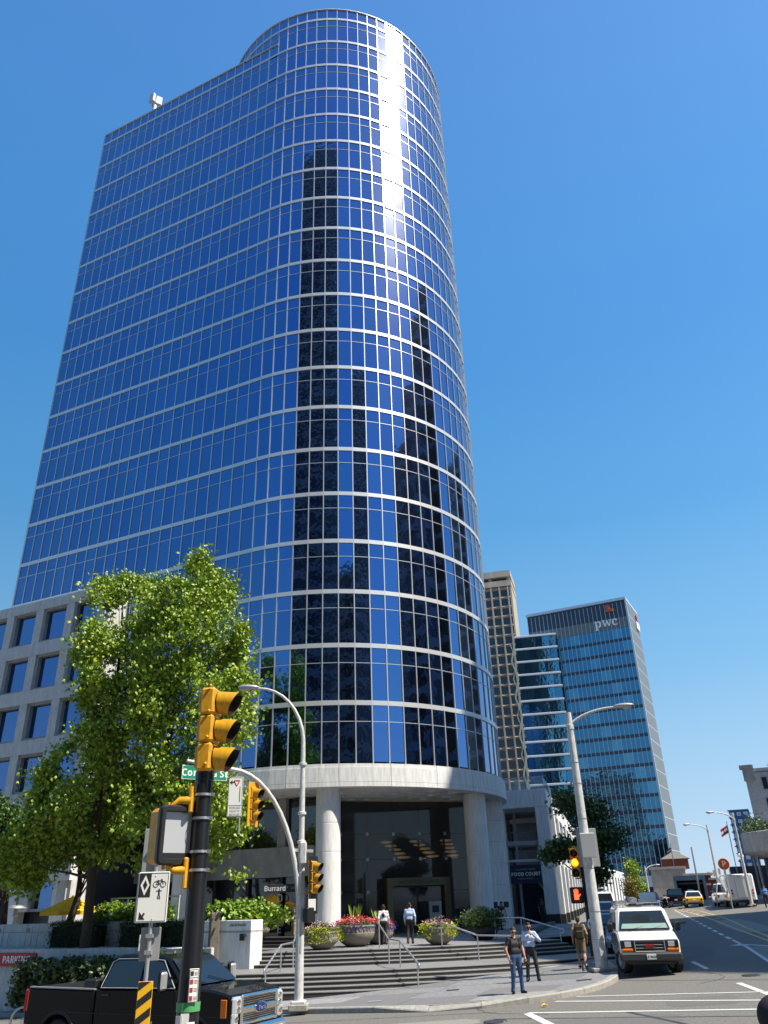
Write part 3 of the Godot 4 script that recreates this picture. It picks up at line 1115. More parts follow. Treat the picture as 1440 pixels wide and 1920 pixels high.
# ---------------------------------------------------------------- white block at the left
func podium() -> void:
	var o := thing("stone_office_block", "pale concrete office block with square blue windows at the left of the tower", "office building")
	var fb := facet_basis(ab(31, -40, 0), ab(30, -40, 0))
	var mb := MB.new()
	var ro := func(a0: float, a1: float, y0: float, y1: float, b0: float, b1: float, nm: String, m: Material) -> void:
		var q := MB.new()
		q.box(Transform3D(fb, ab((a0 + a1) * 0.5, (b0 + b1) * 0.5, (y0 + y1) * 0.5)), Vector3(absf(a1 - a0), y1 - y0, absf(b1 - b0)))
		part(q, nm, m, o)
	var lefts := []
	for k in 10:
		lefts.append(44.9 + 3.2 * k)
	for j in 6:
		var top := 23.44 - 3.66 * j
		var bot := top - 2.67
		for k in 10:
			var r: float = lefts[k] - 2.42
			# frame and pane, set back in the opening
			var fr := MB.new()
			for e in [[lefts[k] - 0.08, 0.16, true], [r + 0.08, 0.16, true]]:
				fr.box(Transform3D(fb, ab(e[0], -40.42, (top + bot) * 0.5)), Vector3(0.16, 2.67, 0.5))
			for e in [top - 0.08, bot + 0.08]:
				fr.box(Transform3D(fb, ab(lefts[k] - 1.21, -40.424, e)), Vector3(2.1, 0.158, 0.5))
			var w := part(fr, "window", M.grey_stone, o)
			var pn := MB.new()
			var bt := fb * Basis(Vector3.UP, deg_to_rad(rng.randf_range(-0.5, 0.5))) * Basis(Vector3.RIGHT, deg_to_rad(rng.randf_range(-0.6, 0.6)))
			pn.box(Transform3D(bt, ab(lefts[k] - 1.21, -40.5, (top + bot) * 0.5)), Vector3(2.12, 2.36, 0.03))
			part(pn, "pane", M["tower_glass_%d" % (rng.randi() % 4)], w)
			# pier to the right of the window
			ro.call(r - 0.775, r - 0.003, bot + 0.004, top - 0.004, -40.7, -40.02, "pier", M.concrete)
		# spandrel course above the row, in lengths
		for k in 10:
			var r: float = lefts[k] - 2.42
			var y1 := 24.22 if j == 0 else top + 0.99
			ro.call(r - 0.78, r - 0.4, top, y1, -40.7, -40.0, "spandrel", M.concrete)
			ro.call(r - 0.385, lefts[k] + 0.005, top, y1, -40.7, -40.0, "spandrel", M.concrete)
	ro.call(41.4, 41.7, 1.5, 24.2, -42.2, -40.1, "end_wall", M.concrete)
	ro.call(41.6, 77, 23.95, 24.19, -66, -40.72, "roof", M.concrete)
	ro.call(41.7, 77, -1.5, 24.0, -64, -41.2, "core", M.tower_dark)
	# base storey
	ro.call(41.4, 77, 4.2, 6.0, -40.72, -39.9, "base_course", M.white_stone)
	for k in 8:
		ro.call(41.8 + k * 4.2, 42.9 + k * 4.2, -1.5, 4.2, -40.9, -40.1, "base_pier", M.white_stone)
	# glass guard on the roof terrace
	var rl := thing("roof_guard_rail", "glass guard rail on the roof of the pale office block", "railing")
	for k in 7:
		mb = MB.new()
		mb.box(Transform3D(fb, ab(55.5 + k * 1.6, -40.5, 24.85)), Vector3(1.55, 1.15, 0.02))
		part(mb, "guard_pane", M.clear_glass, rl)
		mb = MB.new()
		mb.box(Transform3D(fb, ab(54.7 + k * 1.6, -40.5, 24.9)), Vector3(0.05, 1.3, 0.05))
		part(mb, "post", M.black_plastic, rl)
	mb = MB.new()
	mb.box(Transform3D(fb, ab(60.3, -40.5, 25.53)), Vector3(11.3, 0.06, 0.07))
	part(mb, "top_rail", M.black_plastic, rl)

# ---------------------------------------------------------------- plaza and curved steps
func steps() -> void:
	var o := set_up("plaza")
	var mb := MB.new()
	var a0 := 58.0
	var a1 := 100.0
	# plaza floor in ring-shaped slabs
	var prev := 0.0
	var rr := [9.0, 12.0, 14.5, 17.0, 19.0, 21.0, 22.6]
	var mats := [M.pavement_b, M.pavement, M.pavement_b]
	for i in 6:
		var nn := 8 + i * 2
		for k in nn:
			var s0 := lerpf(20.0, 118.0, float(k) / nn) + 0.03
			var s1 := lerpf(20.0, 118.0, float(k + 1) / nn) - 0.03
			if (s0 < 56.0 and rr[i + 1] > 21.0): continue
			mb = MB.new()
			for q in 3:
				var p0 := lerpf(s0, s1, q / 3.0)
				var p1 := lerpf(s0, s1, (q + 1) / 3.0)
				mb.oquad(cy(p0, rr[i] + 0.008, 0.55), cy(p1, rr[i] + 0.008, 0.55), cy(p1, rr[i + 1] - 0.008, 0.55), cy(p0, rr[i + 1] - 0.008, 0.55), Vector3.UP)
			part(mb, "plaza_slab", mats[rng.randi() % 3], o)
	mb = MB.new()
	var dr := PackedVector2Array()
	for i in 50:
		var p := cy(10 + 110.0 * i / 49.0, 22.6, 0)
		dr.append(Vector2(p.x, p.z))
	for i in 20:
		var p := cy(120 - 110.0 * i / 19.0, 0.5, 0)
		dr.append(Vector2(p.x, p.z))
	var keep := PackedVector2Array()
	for q in [Vector2(5.25, 20), Vector2(5.25, 75), Vector2(40, 75), Vector2(40, 20)]:
		var p := uv(q.x, q.y)
		keep.append(Vector2(p.x, p.z))
	var flatx := Transform3D(Basis(Vector3.RIGHT, Vector3(0, 0, 1), Vector3(0, -1, 0)), Vector3.ZERO)
	for q in Geometry2D.intersect_polygons(dr, keep):
		mb.prism(q, flatx, -0.54, 2.5)
	var wide := PackedVector2Array()
	for p in [ab(21.5, -33.4, 0), ab(46, -33.4, 0), ab(46, -66, 0), ab(8, -66, 0), ab(16, -46, 0)]:
		wide.append(Vector2(p.x, p.z))
	mb.prism(wide, flatx, -0.535, 2.5)
	part(mb, "plaza_bed", M.pavement_b, o)
	# steps: nosing radius and height of each
	var st := set_up("stone_steps")
	var rs := [23.0, 23.4, 23.8, 24.2, 27.0, 27.4, 27.8, 28.2, 28.6]
	for i in 9:
		var h := 0.55 - 0.132 * i
		var r: float = rs[i]
		var ri: float = (rs[i - 1] if i > 0 else 22.6) - 0.02
		var run := 12
		var g := MB.new()
		var tmb := MB.new()
		for q in run:
			var p0 := lerpf(a0, a1, float(q) / run)
			var p1 := lerpf(a0, a1, float(q + 1) / run)
			var out := cy(p0, 1, 0) - cy(p0, 0, 0)
			g.oquad(cy(p0, r - 0.02, h - 0.03), cy(p1, r - 0.02, h - 0.03), cy(p1, r - 0.02, -1.4), cy(p0, r - 0.02, -1.4), out)
			tmb.oquad(cy(p0, r, h - 0.035), cy(p1, r, h - 0.035), cy(p1, r, h - 0.008), cy(p0, r, h - 0.008), out)
			tmb.oquad(cy(p0, r, h - 0.008), cy(p1, r, h - 0.008), cy(p1, r - 0.01, h), cy(p0, r - 0.01, h), out + Vector3.UP)
			tmb.oquad(cy(p0, ri, h), cy(p1, ri, h), cy(p1, r - 0.01, h), cy(p0, r - 0.01, h), Vector3.UP)
			tmb.oquad(cy(p0, r - 0.02, h - 0.035), cy(p1, r - 0.02, h - 0.035), cy(p1, r, h - 0.035), cy(p0, r, h - 0.035), Vector3.DOWN)
		for e in [a0, a1]:
			var side := cy(e + (1.0 if e == a1 else -1.0), r, 0) - cy(e, r, 0)
			g.oquad(cy(e, ri, h - 0.002), cy(e, r - 0.01, h - 0.002), cy(e, r - 0.01, -1.4), cy(e, ri, -1.4), side)
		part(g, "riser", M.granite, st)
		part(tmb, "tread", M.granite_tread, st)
	# low wall where the plaza stops above the sloping pavement
	var w := thing("plaza_edge_wall", "low dark granite wall along the edge of the plaza above the shaded pavement", "wall")
	for k in 9:
		mb = MB.new()
		var p := uv(5.1, 43.2 + k * 2.6)
		mb.box(Transform3D(facet_basis(Vector3.ZERO, VD), Vector3(p.x, 0.32, p.z)), Vector3(2.585, 0.9, 0.4))
		part(mb, "granite_block", M.granite, w)
	# rails: points along the top, posts at the listed ones
	rail(["polished steel handrail running down the middle of both flights of steps"], [[81.3, 22.75, 0.55], [80.9, 24.5, 0.022], [80.6, 26.6, 0.022], [80.0, 28.7, -0.64]])
	rail(["polished steel handrail at the left of the steps behind the white mast"], [[90.4, 22.75, 0.55], [90.4, 24.5, 0.022], [90.9, 26.6, 0.022], [91.4, 28.7, -0.64]])
	rail(["polished steel handrail at the right end of the steps beside the two standing men"], [[74.0, 22.75, 0.55], [71.6, 24.6, 0.022], [69.3, 27.2, 0.022]])
	rail(["steel handrail in the shade in front of the arcade"], [[63.0, 20.2, 0.55], [60.5, 21.2, 0.55], [58.2, 23.0, 0.05]])

func rail(lab: Array, pts: Array) -> void:
	var o := thing("handrail", lab[0], "handrail", Vector3.ZERO, 0.0, "steel handrails on the steps")
	var tops := []
	for p in pts:
		var b := cy(p[0], p[1], p[2])
		tops.append(b + Vector3(0, 0.95, 0))
		var mb := MB.new()
		mb.tube([b - Vector3(0, 0.05, 0), b + Vector3(0, 0.95, 0)], 0.03, 10)
		part(mb, "post", M.steel, o)
	var path := []
	for i in tops.size():
		if i > 0 and i < tops.size() - 1:
			path.append(tops[i].lerp(tops[i - 1], 0.05))
		path.append(tops[i])
		if i > 0 and i < tops.size() - 1:
			path.append(tops[i].lerp(tops[i + 1], 0.05))
	var d: Vector3 = (tops[-1] - tops[-2])
	d.y = 0
	d = d.normalized()
	path.append(tops[-1] + d * 0.16 + Vector3(0, -0.02, 0))
	path.append(tops[-1] + d * 0.2 + Vector3(0, -0.12, 0))
	path.append(tops[-1] + d * 0.1 + Vector3(0, -0.2, 0))
	path.append(tops[-1] + Vector3(0, -0.2, 0))
	var mb := MB.new()
	mb.tube(path, 0.034, 10)
	part(mb, "rail", M.steel, o)

# ---------------------------------------------------------------- planters and walls at the left corner
func left_corner() -> void:
	var fb := facet_basis(ab(31, -40, 0), ab(30, -40, 0))
	var w := thing("panelled_wall", "long pale panelled garden wall with small dark square insets behind the hedge", "wall")
	for k in 11:
		var a := 25.2 + 2.1 * k
		var mb := MB.new()
		mb.cbox(Transform3D(fb, ab(a, -33.2, 0.75)), Vector3(2.088, 2.3, 0.4), 0.012)
		part(mb, "wall_panel", M.concrete, w)
		mb = MB.new()
		mb.box(Transform3D(fb, ab(a + 0.9, -32.99, 1.62)), Vector3(0.17, 0.2, 0.03))
		part(mb, "inset", M.grey_stone, w)
		mb = MB.new()
		for s in [[0.62, 1.15, 0.02, 1.5], [0.2, 1.0, 0.02, 1.1], [0.0, 1.52, 2.0, 0.02]]:
			mb.box(Transform3D(fb, ab(a + s[0], -32.998, s[1] - (0.1 if s[3] > 1 else 0.0))), Vector3(s[2], minf(s[3], 1.5), 0.01))
		part(mb, "groove", M.joint, w)
	var w2 := thing("parkade_wall", "lower pale wall with a red sign above the car park ramp", "wall")
	for k in 11:
		var a := 24.4 + 2.1 * k
		var mb := MB.new()
		mb.cbox(Transform3D(fb, ab(a, -31.9, -0.6)), Vector3(2.088, 2.9, 1.8), 0.015)
		part(mb, "wall_panel", M.concrete, w2)
		mb = MB.new()
		mb.box(Transform3D(fb, ab(a + 0.8, -30.99, 0.55)), Vector3(0.16, 0.22, 0.03))
		part(mb, "inset", M.grey_stone, w2)
	var sg := thing("parking_sign", "long red sign with white letters on the pale wall at the far left", "sign", ab(35.75, -30.93, 0.42), yawof(ND))
	var mb := MB.new()
	mb.cb(Vector3.ZERO, Vector3(4.4, 0.56, 0.06), 0.01)
	part(mb, "board", M.sign_red, sg)
	words(sg, "PARKING", 0.30, Transform3D(Basis(), Vector3(0.95, 0, 0.035)), M.sign_white)
	# white end pier beside the steps
	var p := thing("stone_end_pier", "bright white stone pier with small lettering at the left end of the steps", "wall")
	for k in 3:
		mb = MB.new()
		mb.cbox(Transform3D(fb, ab(22.95, -31.95, [-0.75, 0.75, 1.62][k])), Vector3(2.5, [1.48, 1.48, 0.5][k] - 0.014, 0.9), 0.012)
		part(mb, "stone_block", M.white_stone, p)
	words(p, "200 BURRARD", 0.1, Transform3D(fb, ab(22.4, -31.495, 1.68)), M.ink, false)
	mb = MB.new()
	mb.box(Transform3D(fb, ab(22.1, -31.42, 1.22)), Vector3(0.16, 0.26, 0.14))
	mb.box(Transform3D(fb, ab(21.98, -31.38, 1.28)), Vector3(0.12, 0.1, 0.18))
	part(mb, "hose_valve", M.ink, p)
	# low glazed screen of the patio
	var sc := thing("patio_screen", "white framed glass screen round the patio behind the hedge", "screen")
	for k in 5:
		mb = MB.new()
		mb.box(Transform3D(fb, ab(29.4 + k * 1.15, -36, 1.75)), Vector3(0.07, 2.4, 0.07))
		part(mb, "post", M.pole_white, sc)
		if k < 4:
			mb = MB.new()
			mb.box(Transform3D(fb, ab(29.975 + k * 1.15, -36, 1.7)), Vector3(1.05, 2.2, 0.015))
			part(mb, "pane", M.clear_glass, sc)
	mb = MB.new()
	mb.box(Transform3D(fb, ab(31.7, -36, 2.98)), Vector3(4.7, 0.07, 0.08))
	part(mb, "top_rail", M.pole_white, sc)
	# yellow parasol
	var um := thing("patio_umbrella", "bright yellow patio umbrella seen beyond the hedge", "umbrella", ab(37.2, -36.3, 0.55))
	mb = MB.new()
	var cols := 8
	for i in cols:
		var a0 := TAU * i / cols
		var a1 := TAU * (i + 1) / cols
		var e0 := Vector3(cos(a0) * 1.75, 1.9, sin(a0) * 1.75)
		var e1 := Vector3(cos(a1) * 1.75, 1.9, sin(a1) * 1.75)
		mb.otri(Vector3(0, 2.66, 0), e0, e1, Vector3.UP)
		mb.oquad(e0, e1, e1 - Vector3(0, 0.2, 0), e0 - Vector3(0, 0.2, 0), e0 + e1)
	var ym := mk("canvas_yellow", Color(0.85, 0.52, 0.01), 0.8)
	ym.backlight_enabled = true
	ym.backlight = Color(0.5, 0.4, 0.1)
	part(mb, "canopy", ym, um)
	mb = MB.new()
	mb.tube([Vector3.ZERO, Vector3(0, 2.7, 0)], 0.03, 8)
	part(mb, "pole", M.wood, um)
	for i in cols:
		mb = MB.new()
		var a0 := TAU * i / cols
		mb.tube([Vector3(0, 2.6, 0), Vector3(cos(a0) * 1.73, 1.87, sin(a0) * 1.73)], 0.012, 5)
		part(mb, "rib", M.wood, um)
	# patio heater
	var ht := thing("patio_heater", "steel patio heater with a round shade at the left edge", "heater", ab(41.2, -36, 0.55))
	mb = MB.new()
	mb.lathe(Transform3D(), [Vector2(0, 2.32), Vector2(0.3, 2.27), Vector2(0.62, 2.12), Vector2(0.6, 2.1), Vector2(0.2, 2.14)], 20, true)
	part(mb, "shade", M.galv, ht)
	mb = MB.new()
	mb.lathe(Transform3D(), [Vector2(0.2, 0), Vector2(0.22, 0.7), Vector2(0.04, 0.75), Vector2(0.04, 1.7), Vector2(0.14, 1.75), Vector2(0.12, 2.13)], 16)
	part(mb, "burner_post", M.pole_white, ht)

# ---------------------------------------------------------------- arcade building right of the tower
func food_court() -> void:
	var o := thing("arcade_building", "pale stone arcade building with a tall open corner, right of the tower", "arcade")
	var K := Vector3(12.9, 0, -69.3)
	var fb := facet_basis(UD, Vector3.ZERO)      # x to the right, z towards the camera
	var pt := func(t: float, d: float, y: float) -> Vector3:
		var q: Vector3 = K + UD * t + VD * d
		q.y = y
		return q
	var bx := func(t0: float, t1: float, d0: float, d1: float, y0: float, y1: float, nm: String, m: Material) -> void:
		var mb := MB.new()
		mb.cbox(Transform3D(fb, pt.call((t0 + t1) * 0.5, (d0 + d1) * 0.5, (y0 + y1) * 0.5)), Vector3(absf(t1 - t0), y1 - y0, absf(d1 - d0)), 0.015)
		part(mb, nm, m, o)
	var st: Material = M.white_stone
	# front
	bx.call(0.0, 1.05, 0, 1.3, 1.15, 4.9, "corner_pier", st)
	bx.call(0.0, 1.05, 0, 1.3, 4.915, 9.15, "corner_pier", st)
	bx.call(-0.03, 1.08, -0.03, 1.33, -0.6, 1.14, "pier_base", M.granite)
	bx.call(3.75, 5.6, 0.1, 1.3, -0.6, 9.15, "left_pier", st)
	bx.call(0.0, 1.04, 0.0, 1.4, 9.165, 10.6, "parapet_block", st)
	bx.call(1.055, 5.6, 0.0, 1.4, 9.165, 10.6, "parapet_block", st)
	bx.call(1.05, 3.75, 0.25, 0.7, 6.25, 6.6, "beam", M.grey_stone)
	bx.call(1.05, 3.75, 0.25, 0.8, 5.0, 5.2, "white_beam", M.pole_white)
	# inside
	bx.call(0.3, 5.6, 1.4, 14, 9.0, 9.16, "ceiling", M.concrete)
	bx.call(4.3, 4.6, 1.4, 9, 0, 9.0, "inner_wall", M.concrete)
	bx.call(0.2, 4.6, 13.6, 14.0, 4.2, 9.0, "inner_wall", M.concrete)
	bx.call(3.1, 3.3, 3, 3.2, 0, 9.0, "inner_post", M.pole_white)
	bx.call(0.9, 4.3, 4.0, 8.5, 6.3, 6.5, "gallery", M.grey_stone)
	for k in 12:
		bx.call(1.0 + 0.27 * k, 1.03 + 0.27 * k, 4.0, 4.03, 6.5, 7.5, "baluster", M.pole_white)
	bx.call(0.9, 4.3, 3.97, 4.06, 7.5, 7.58, "gallery_rail", M.pole_white)
	var mb := MB.new()
	mb.bar(pt.call(1.2, 4.5, 3.6), pt.call(3.1, 4.5, 6.3), 0.1, 0.1)
	mb.bar(pt.call(1.2, 4.5, 2.7), pt.call(3.1, 4.5, 5.4), 0.1, 0.16)
	part(mb, "stair_rail", M.pole_white, o)
	# street side: piers, windows, lintel course
	for k in 9:
		var d := 1.35 + 6.0 * k
		if k > 0:
			bx.call(0.0, 1.0, d - 0.05, d + 1.1, 1.0, 9.15, "pier", st)
			bx.call(-0.03, 1.02, d - 0.08, d + 1.13, -0.9, 0.99, "pier_base", M.granite)
		bx.call(0.02, 1.0, d + 0.06, d + 5.94, 9.165, 10.58, "parapet_block", st)
		bx.call(0.15, 0.9, d + 1.11, d + 5.94, 5.0, 5.6, "lintel", st)
		bx.call(0.6, 0.65, d + 1.11, d + 5.94, 5.6, 9.15, "window_pane", M.dark_glass)
		bx.call(0.9, 0.95, d + 1.11, d + 5.94, 0.0, 5.0, "shop_pane", M.dark_glass)
		for j in 3:
			bx.call(0.3, 0.62, d + 1.9 + j * 1.3, d + 2.05 + j * 1.3, 5.6, 9.15, "fin", M.grey_stone)
	bx.call(0.2, 6.0, 14.0, 56, -0.6, 9.9, "core", M.tower_dark)
	bx.call(0.1, 6.0, 1.4, 56, 9.95, 10.3, "roof", M.concrete)
	# banner
	var sg := thing("food_court_sign", "dark blue sign with white lettering hung in the open corner of the arcade", "sign", pt.call(2.35, 0.12, 4.08), yawof(-VD))
	mb = MB.new()
	mb.cb(Vector3.ZERO, Vector3(2.55, 1.42, 0.08), 0.01)
	part(mb, "board", M.navy, sg)
	words(sg, "FOOD COURT", 0.27, Transform3D(Basis(), Vector3(0, 0.02, 0.045)), M.sign_white)
	words(sg, "WATERFRONT CENTRE", 0.115, Transform3D(Basis(), Vector3(0, 0.36, 0.045)), M.sign_grey, false)
	words(sg, "SHOPS & SERVICES", 0.115, Transform3D(Basis(), Vector3(0, -0.32, 0.045)), M.sign_grey, false)
	# terrace guard
	var rl := thing("terrace_guard_rail", "blue tinted glass guard rail on the terrace above the arcade corner", "railing")
	for k in 4:
		mb = MB.new()
		mb.box(Transform3D(fb, pt.call(0.9 + 1.45 * k, 0.3, 11.1)), Vector3(1.4, 1.0, 0.02))
		part(mb, "pane", M.clear_glass, rl)
		mb = MB.new()
		mb.box(Transform3D(fb, pt.call(0.18 + 1.45 * k, 0.3, 11.1)), Vector3(0.05, 1.1, 0.05))
		part(mb, "post", M.galv, rl)
	for k in 6:
		mb = MB.new()
		mb.box(Transform3D(facet_basis(Vector3.ZERO, VD), pt.call(0.15, 1.2 + 1.5 * k, 11.1)), Vector3(1.44, 1.0, 0.02))
		part(mb, "pane", M.clear_glass, rl)
	mb = MB.new()
	mb.box(Transform3D(fb, pt.call(2.9, 0.3, 11.64)), Vector3(5.9, 0.06, 0.06))
	part(mb, "top_rail", M.galv, rl)

# ---------------------------------------------------------------- buildings down the street
func slab_tower(o: Node3D, x: Transform3D, s: Vector3, floors: int, bays: int, glass: Material, frame: Material, fin := 0.3, bandh := 0.8) -> void:
	# a block with the base centre of its front at the origin: front on +z, glass core, floor bands and fins on front and sides
	var mb := MB.new()
	mb.box(x * Transform3D(Basis(), Vector3(0, s.y * 0.5, -s.z * 0.5)), s)
	part(mb, "glass_core", glass, o)
	var fh := s.y / floors
	for k in floors + 1:
		mb = MB.new()
		mb.box(x * Transform3D(Basis(), Vector3(0, k * fh, -s.z * 0.5)), Vector3(s.x + fin, bandh, s.z + fin))
		part(mb, "floor_band", frame, o)
	for k in bays + 1:
		mb = MB.new()
		mb.box(x * Transform3D(Basis(), Vector3(-s.x * 0.5 + s.x * k / bays, s.y * 0.5, 0)), Vector3(0.35, s.y, fin * 1.15))
		part(mb, "fin", frame, o)
	var nb := maxi(2, int(bays * s.z / s.x))
	for k in nb + 1:
		for sd in [-1.0, 1.0]:
			mb = MB.new()
			mb.box(x * Transform3D(Basis(), Vector3(sd * s.x * 0.5, s.y * 0.5, -s.z * k / nb)), Vector3(fin * 1.15, s.y, 0.35))
			part(mb, "fin", frame, o)

func far_buildings() -> void:
	var mb := MB.new()
	# beige tower
	mk("beige", Color(0.52, 0.44, 0.34), 0.85, 0.0, "blotch", Vector3(0.05, 0.03, 0.05))
	mk("dusk_glass", Color(0.03, 0.035, 0.05), 0.06)
	var o := thing("beige_tower", "tall beige concrete tower with deep square window bays behind the glass tower", "office tower")
	var fb := facet_basis(UD, Vector3.ZERO)
	var R := Vector3(46.3, 0, -270)
	var xf := Transform3D(fb, R + UD * 10.6)
	mb.box(xf * Transform3D(Basis(), Vector3(-0.2, 53, -8)), Vector3(20.4, 106, 15))
	part(mb, "glass_core", M.dusk_glass, o)
	for k in 8:
		mb = MB.new()
		mb.box(xf * Transform3D(Basis(), Vector3(9.3 - 3.1 * k, 54, -0.2)), Vector3(0.55, 108, 1.3))
		part(mb, "column", M.beige, o)
	for k in 30:
		mb = MB.new()
		var y := 106.2 - 3.6 * k
		var w := 10.3
		# sloped sill ledge
		mb.oquad(xf * Vector3(-w, y - 0.9, 0.3), xf * Vector3(w, y - 0.9, 0.3), xf * Vector3(w, y - 0.25, -0.4), xf * Vector3(-w, y - 0.25, -0.4), xf.basis.z + Vector3.UP)
		mb.oquad(xf * Vector3(-w, y - 0.9, 0.3), xf * Vector3(w, y - 0.9, 0.3), xf * Vector3(w, y - 1.35, -0.5), xf * Vector3(-w, y - 1.35, -0.5), xf.basis.z + Vector3.DOWN)
		part(mb, "sill_ledge", M.beige, o)
	mb = MB.new()
	mb.box(xf * Transform3D(Basis(), Vector3(10.35, 54, -7.6)), Vector3(0.6, 108, 15.6))
	part(mb, "side_wall", M.beige, o)
	mb = MB.new()
	mb.box(xf * Transform3D(Basis(), Vector3(0.2, 107.2, -7.6)), Vector3(21.2, 2.2, 16.2))
	part(mb, "upper_wall", M.beige, o)
	mb = MB.new()
	mb.box(xf * Transform3D(Basis(), Vector3(0.2, 111.0, -7.6)), Vector3(21.2, 2.4, 16.2))
	part(mb, "crown", M.beige, o)
	for k in 4:
		mb = MB.new()
		mb.box(xf * Transform3D(Basis(), Vector3(9.8 - 6.8 * k, 109.1, -7.6)), Vector3(1.2, 1.7, 14))
		part(mb, "crown_post", M.grey_stone, o)
	# blue glass tower with white letters
	var bg := mk("blue_glass", Color(0.07, 0.20, 0.31), 0.04, 1.0)
	var bg2 := mk("blue_glass_b", Color(0.10, 0.26, 0.37), 0.05, 1.0)
	for q in [bg, bg2]:
		q.normal_enabled = true
		q.normal_texture = T["wavy"]
		q.normal_scale = 0.06
		q.uv1_triplanar = true
		q.uv1_world_triplanar = true
		q.uv1_scale = Vector3(0.1, 0.08, 0.1)
	mk("night_glass", Color(0.02, 0.035, 0.065), 0.08)
	mk("side_panel", Color(0.17, 0.19, 0.20), 0.5, 0.0, "cloudy", Vector3(0.06, 0.06, 0.06))
	mk("metal_pale", Color(0.55, 0.58, 0.62), 0.4, 0.3)
	o = thing("blue_office_tower", "blue glass office tower with white letters and a red emblem near its roof", "office tower")
	var Q := Vector3(72.4, 0, -223.5)
	var fd := Vector3(-0.89, 0, -0.456).normalized()
	fb = facet_basis(fd, Vector3.ZERO)
	xf = Transform3D(fb, Q)
	# local: x runs from -32 (left) to 0 (corner)
	var W := 31.0
	var H := 83.3
	for k in 17:
		var y1 := 74.0 - 4.0 * k
		var y0 := y1 - 4.0
		for i in 12:
			mb = MB.new()
			var t := Basis(Vector3.UP, deg_to_rad(rng.randf_range(-0.35, 0.35))) * Basis(Vector3.RIGHT, deg_to_rad(rng.randf_range(-0.3, 0.3)))
			mb.box(xf * Transform3D(t, Vector3(-W + W * (i + 0.5) / 12.0, (y0 + y1) * 0.5 + 0.4, 0)), Vector3(W / 12.0 - 0.03, 3.1, 0.1))
			part(mb, "window_pane", bg if (i * 7 + k * 3) % 5 else bg2, o)
		mb = MB.new()
		mb.box(xf * Transform3D(Basis(), Vector3(-W * 0.5, y0 + 0.45, -0.02)), Vector3(W, 0.85, 0.1))
		part(mb, "spandrel", M.night_glass, o)
	for i in 25:
		mb = MB.new()
		mb.box(xf * Transform3D(Basis(), Vector3(-W * i / 24.0, 44.0, 0.1)), Vector3(0.10, 76.0, 0.2))
		part(mb, "mullion", M.metal_pale, o)
	mb = MB.new()
	mb.box(xf * Transform3D(Basis(), Vector3(-W * 0.5, 79.9, -0.05)), Vector3(W, 5.2, 0.1))
	part(mb, "crown_glass", M.night_glass, o)
	mb = MB.new()
	mb.box(xf * Transform3D(Basis(), Vector3(-W * 0.5, 75.65, -0.05)), Vector3(W, 3.25, 0.12))
	part(mb, "louvre_band", M.side_panel, o)
	mb = MB.new()
	mb.box(xf * Transform3D(Basis(), Vector3(-W * 0.5, 82.9, -8.3)), Vector3(W + 0.6, 0.8, 17.6))
	part(mb, "coping", M.metal_pale, o)
	mb = MB.new()
	mb.box(xf * Transform3D(Basis(), Vector3(0.12, 41.4, 0.1)), Vector3(0.5, 82.8, 0.5))
	part(mb, "corner_post", M.metal_pale, o)
	for k in 20:
		mb = MB.new()
		mb.box(xf * Transform3D(Basis(), Vector3(0, 82.3 - 4.1 * k - 2.0, -8.2)), Vector3(0.3, 3.85, 16.2))
		part(mb, "side_panel", M.side_panel, o)
		mb = MB.new()
		mb.box(xf * Transform3D(Basis(), Vector3(0.02, 82.3 - 4.1 * k, -8.2)), Vector3(0.3, 0.22, 16.3))
		part(mb, "side_joint", M.metal_pale, o)
	mb = MB.new()
	mb.box(xf * Transform3D(Basis(), Vector3(-W * 0.5 - 0.2, 41, -8.4)), Vector3(W - 0.5, 82, 16.4))
	part(mb, "core", M.tower_dark, o)
	mb = MB.new()
	mb.box(xf * Transform3D(Basis(), Vector3(-W * 0.5 + 1, 5.2, 1.0)), Vector3(W + 1, 2.6, 2.5))
	part(mb, "canopy", M.metal_pale, o)
	words(o, "pwc", 2.5, xf * Transform3D(Basis(), Vector3(-6.6, 76.3, 0.3)), M.sign_white, true, 0.4, "letters", true)
	mk("emblem_red", Color(0.55, 0.07, 0.03), 0.5)
	mk("emblem_orange", Color(0.72, 0.22, 0.03), 0.5)
	mb = MB.new()
	mb.b(Vector3(-5.2, 79.9, 0.4), Vector3(2.0, 1.0, 0.3))
	mb.b(Vector3(-5.4, 81.0, 0.4), Vector3(1.4, 1.2, 0.3))
	var em := part(mb, "emblem", M.emblem_red, o)
	em.transform = xf
	mb = MB.new()
	mb.b(Vector3(-3.9, 79.8, 0.42), Vector3(0.7, 0.8, 0.3))
	mb.b(Vector3(-4.9, 80.5, 0.42), Vector3(0.7, 0.7, 0.3))
	em = part(mb, "emblem_tile", M.emblem_orange, o)
	em.transform = xf
	mb = MB.new()
	mb.box(xf * Transform3D(Basis(), Vector3(0.4, 77.5, -13.0)), Vector3(0.4, 2.4, 4.0))
	part(mb, "side_letters", M.sign_white, o)
	mb = MB.new()
	mb.box(xf * Transform3D(Basis(), Vector3(0.4, 80.2, -13.6)), Vector3(0.4, 1.6, 2.0))
	part(mb, "side_emblem", M.emblem_red, o)
	# lower block in front with white floor edges
	o = thing("banded_office_block", "blue glass block with pale floor edges and a zigzag brace, left of the lettered tower", "office building")
	var P := Vector3(51.7, 0, -231.8)
	fb = facet_basis(Vector3(-1, 0, -0.2).normalized(), Vector3.ZERO)
	xf = Transform3D(fb, P)
	var W2 := 12.4
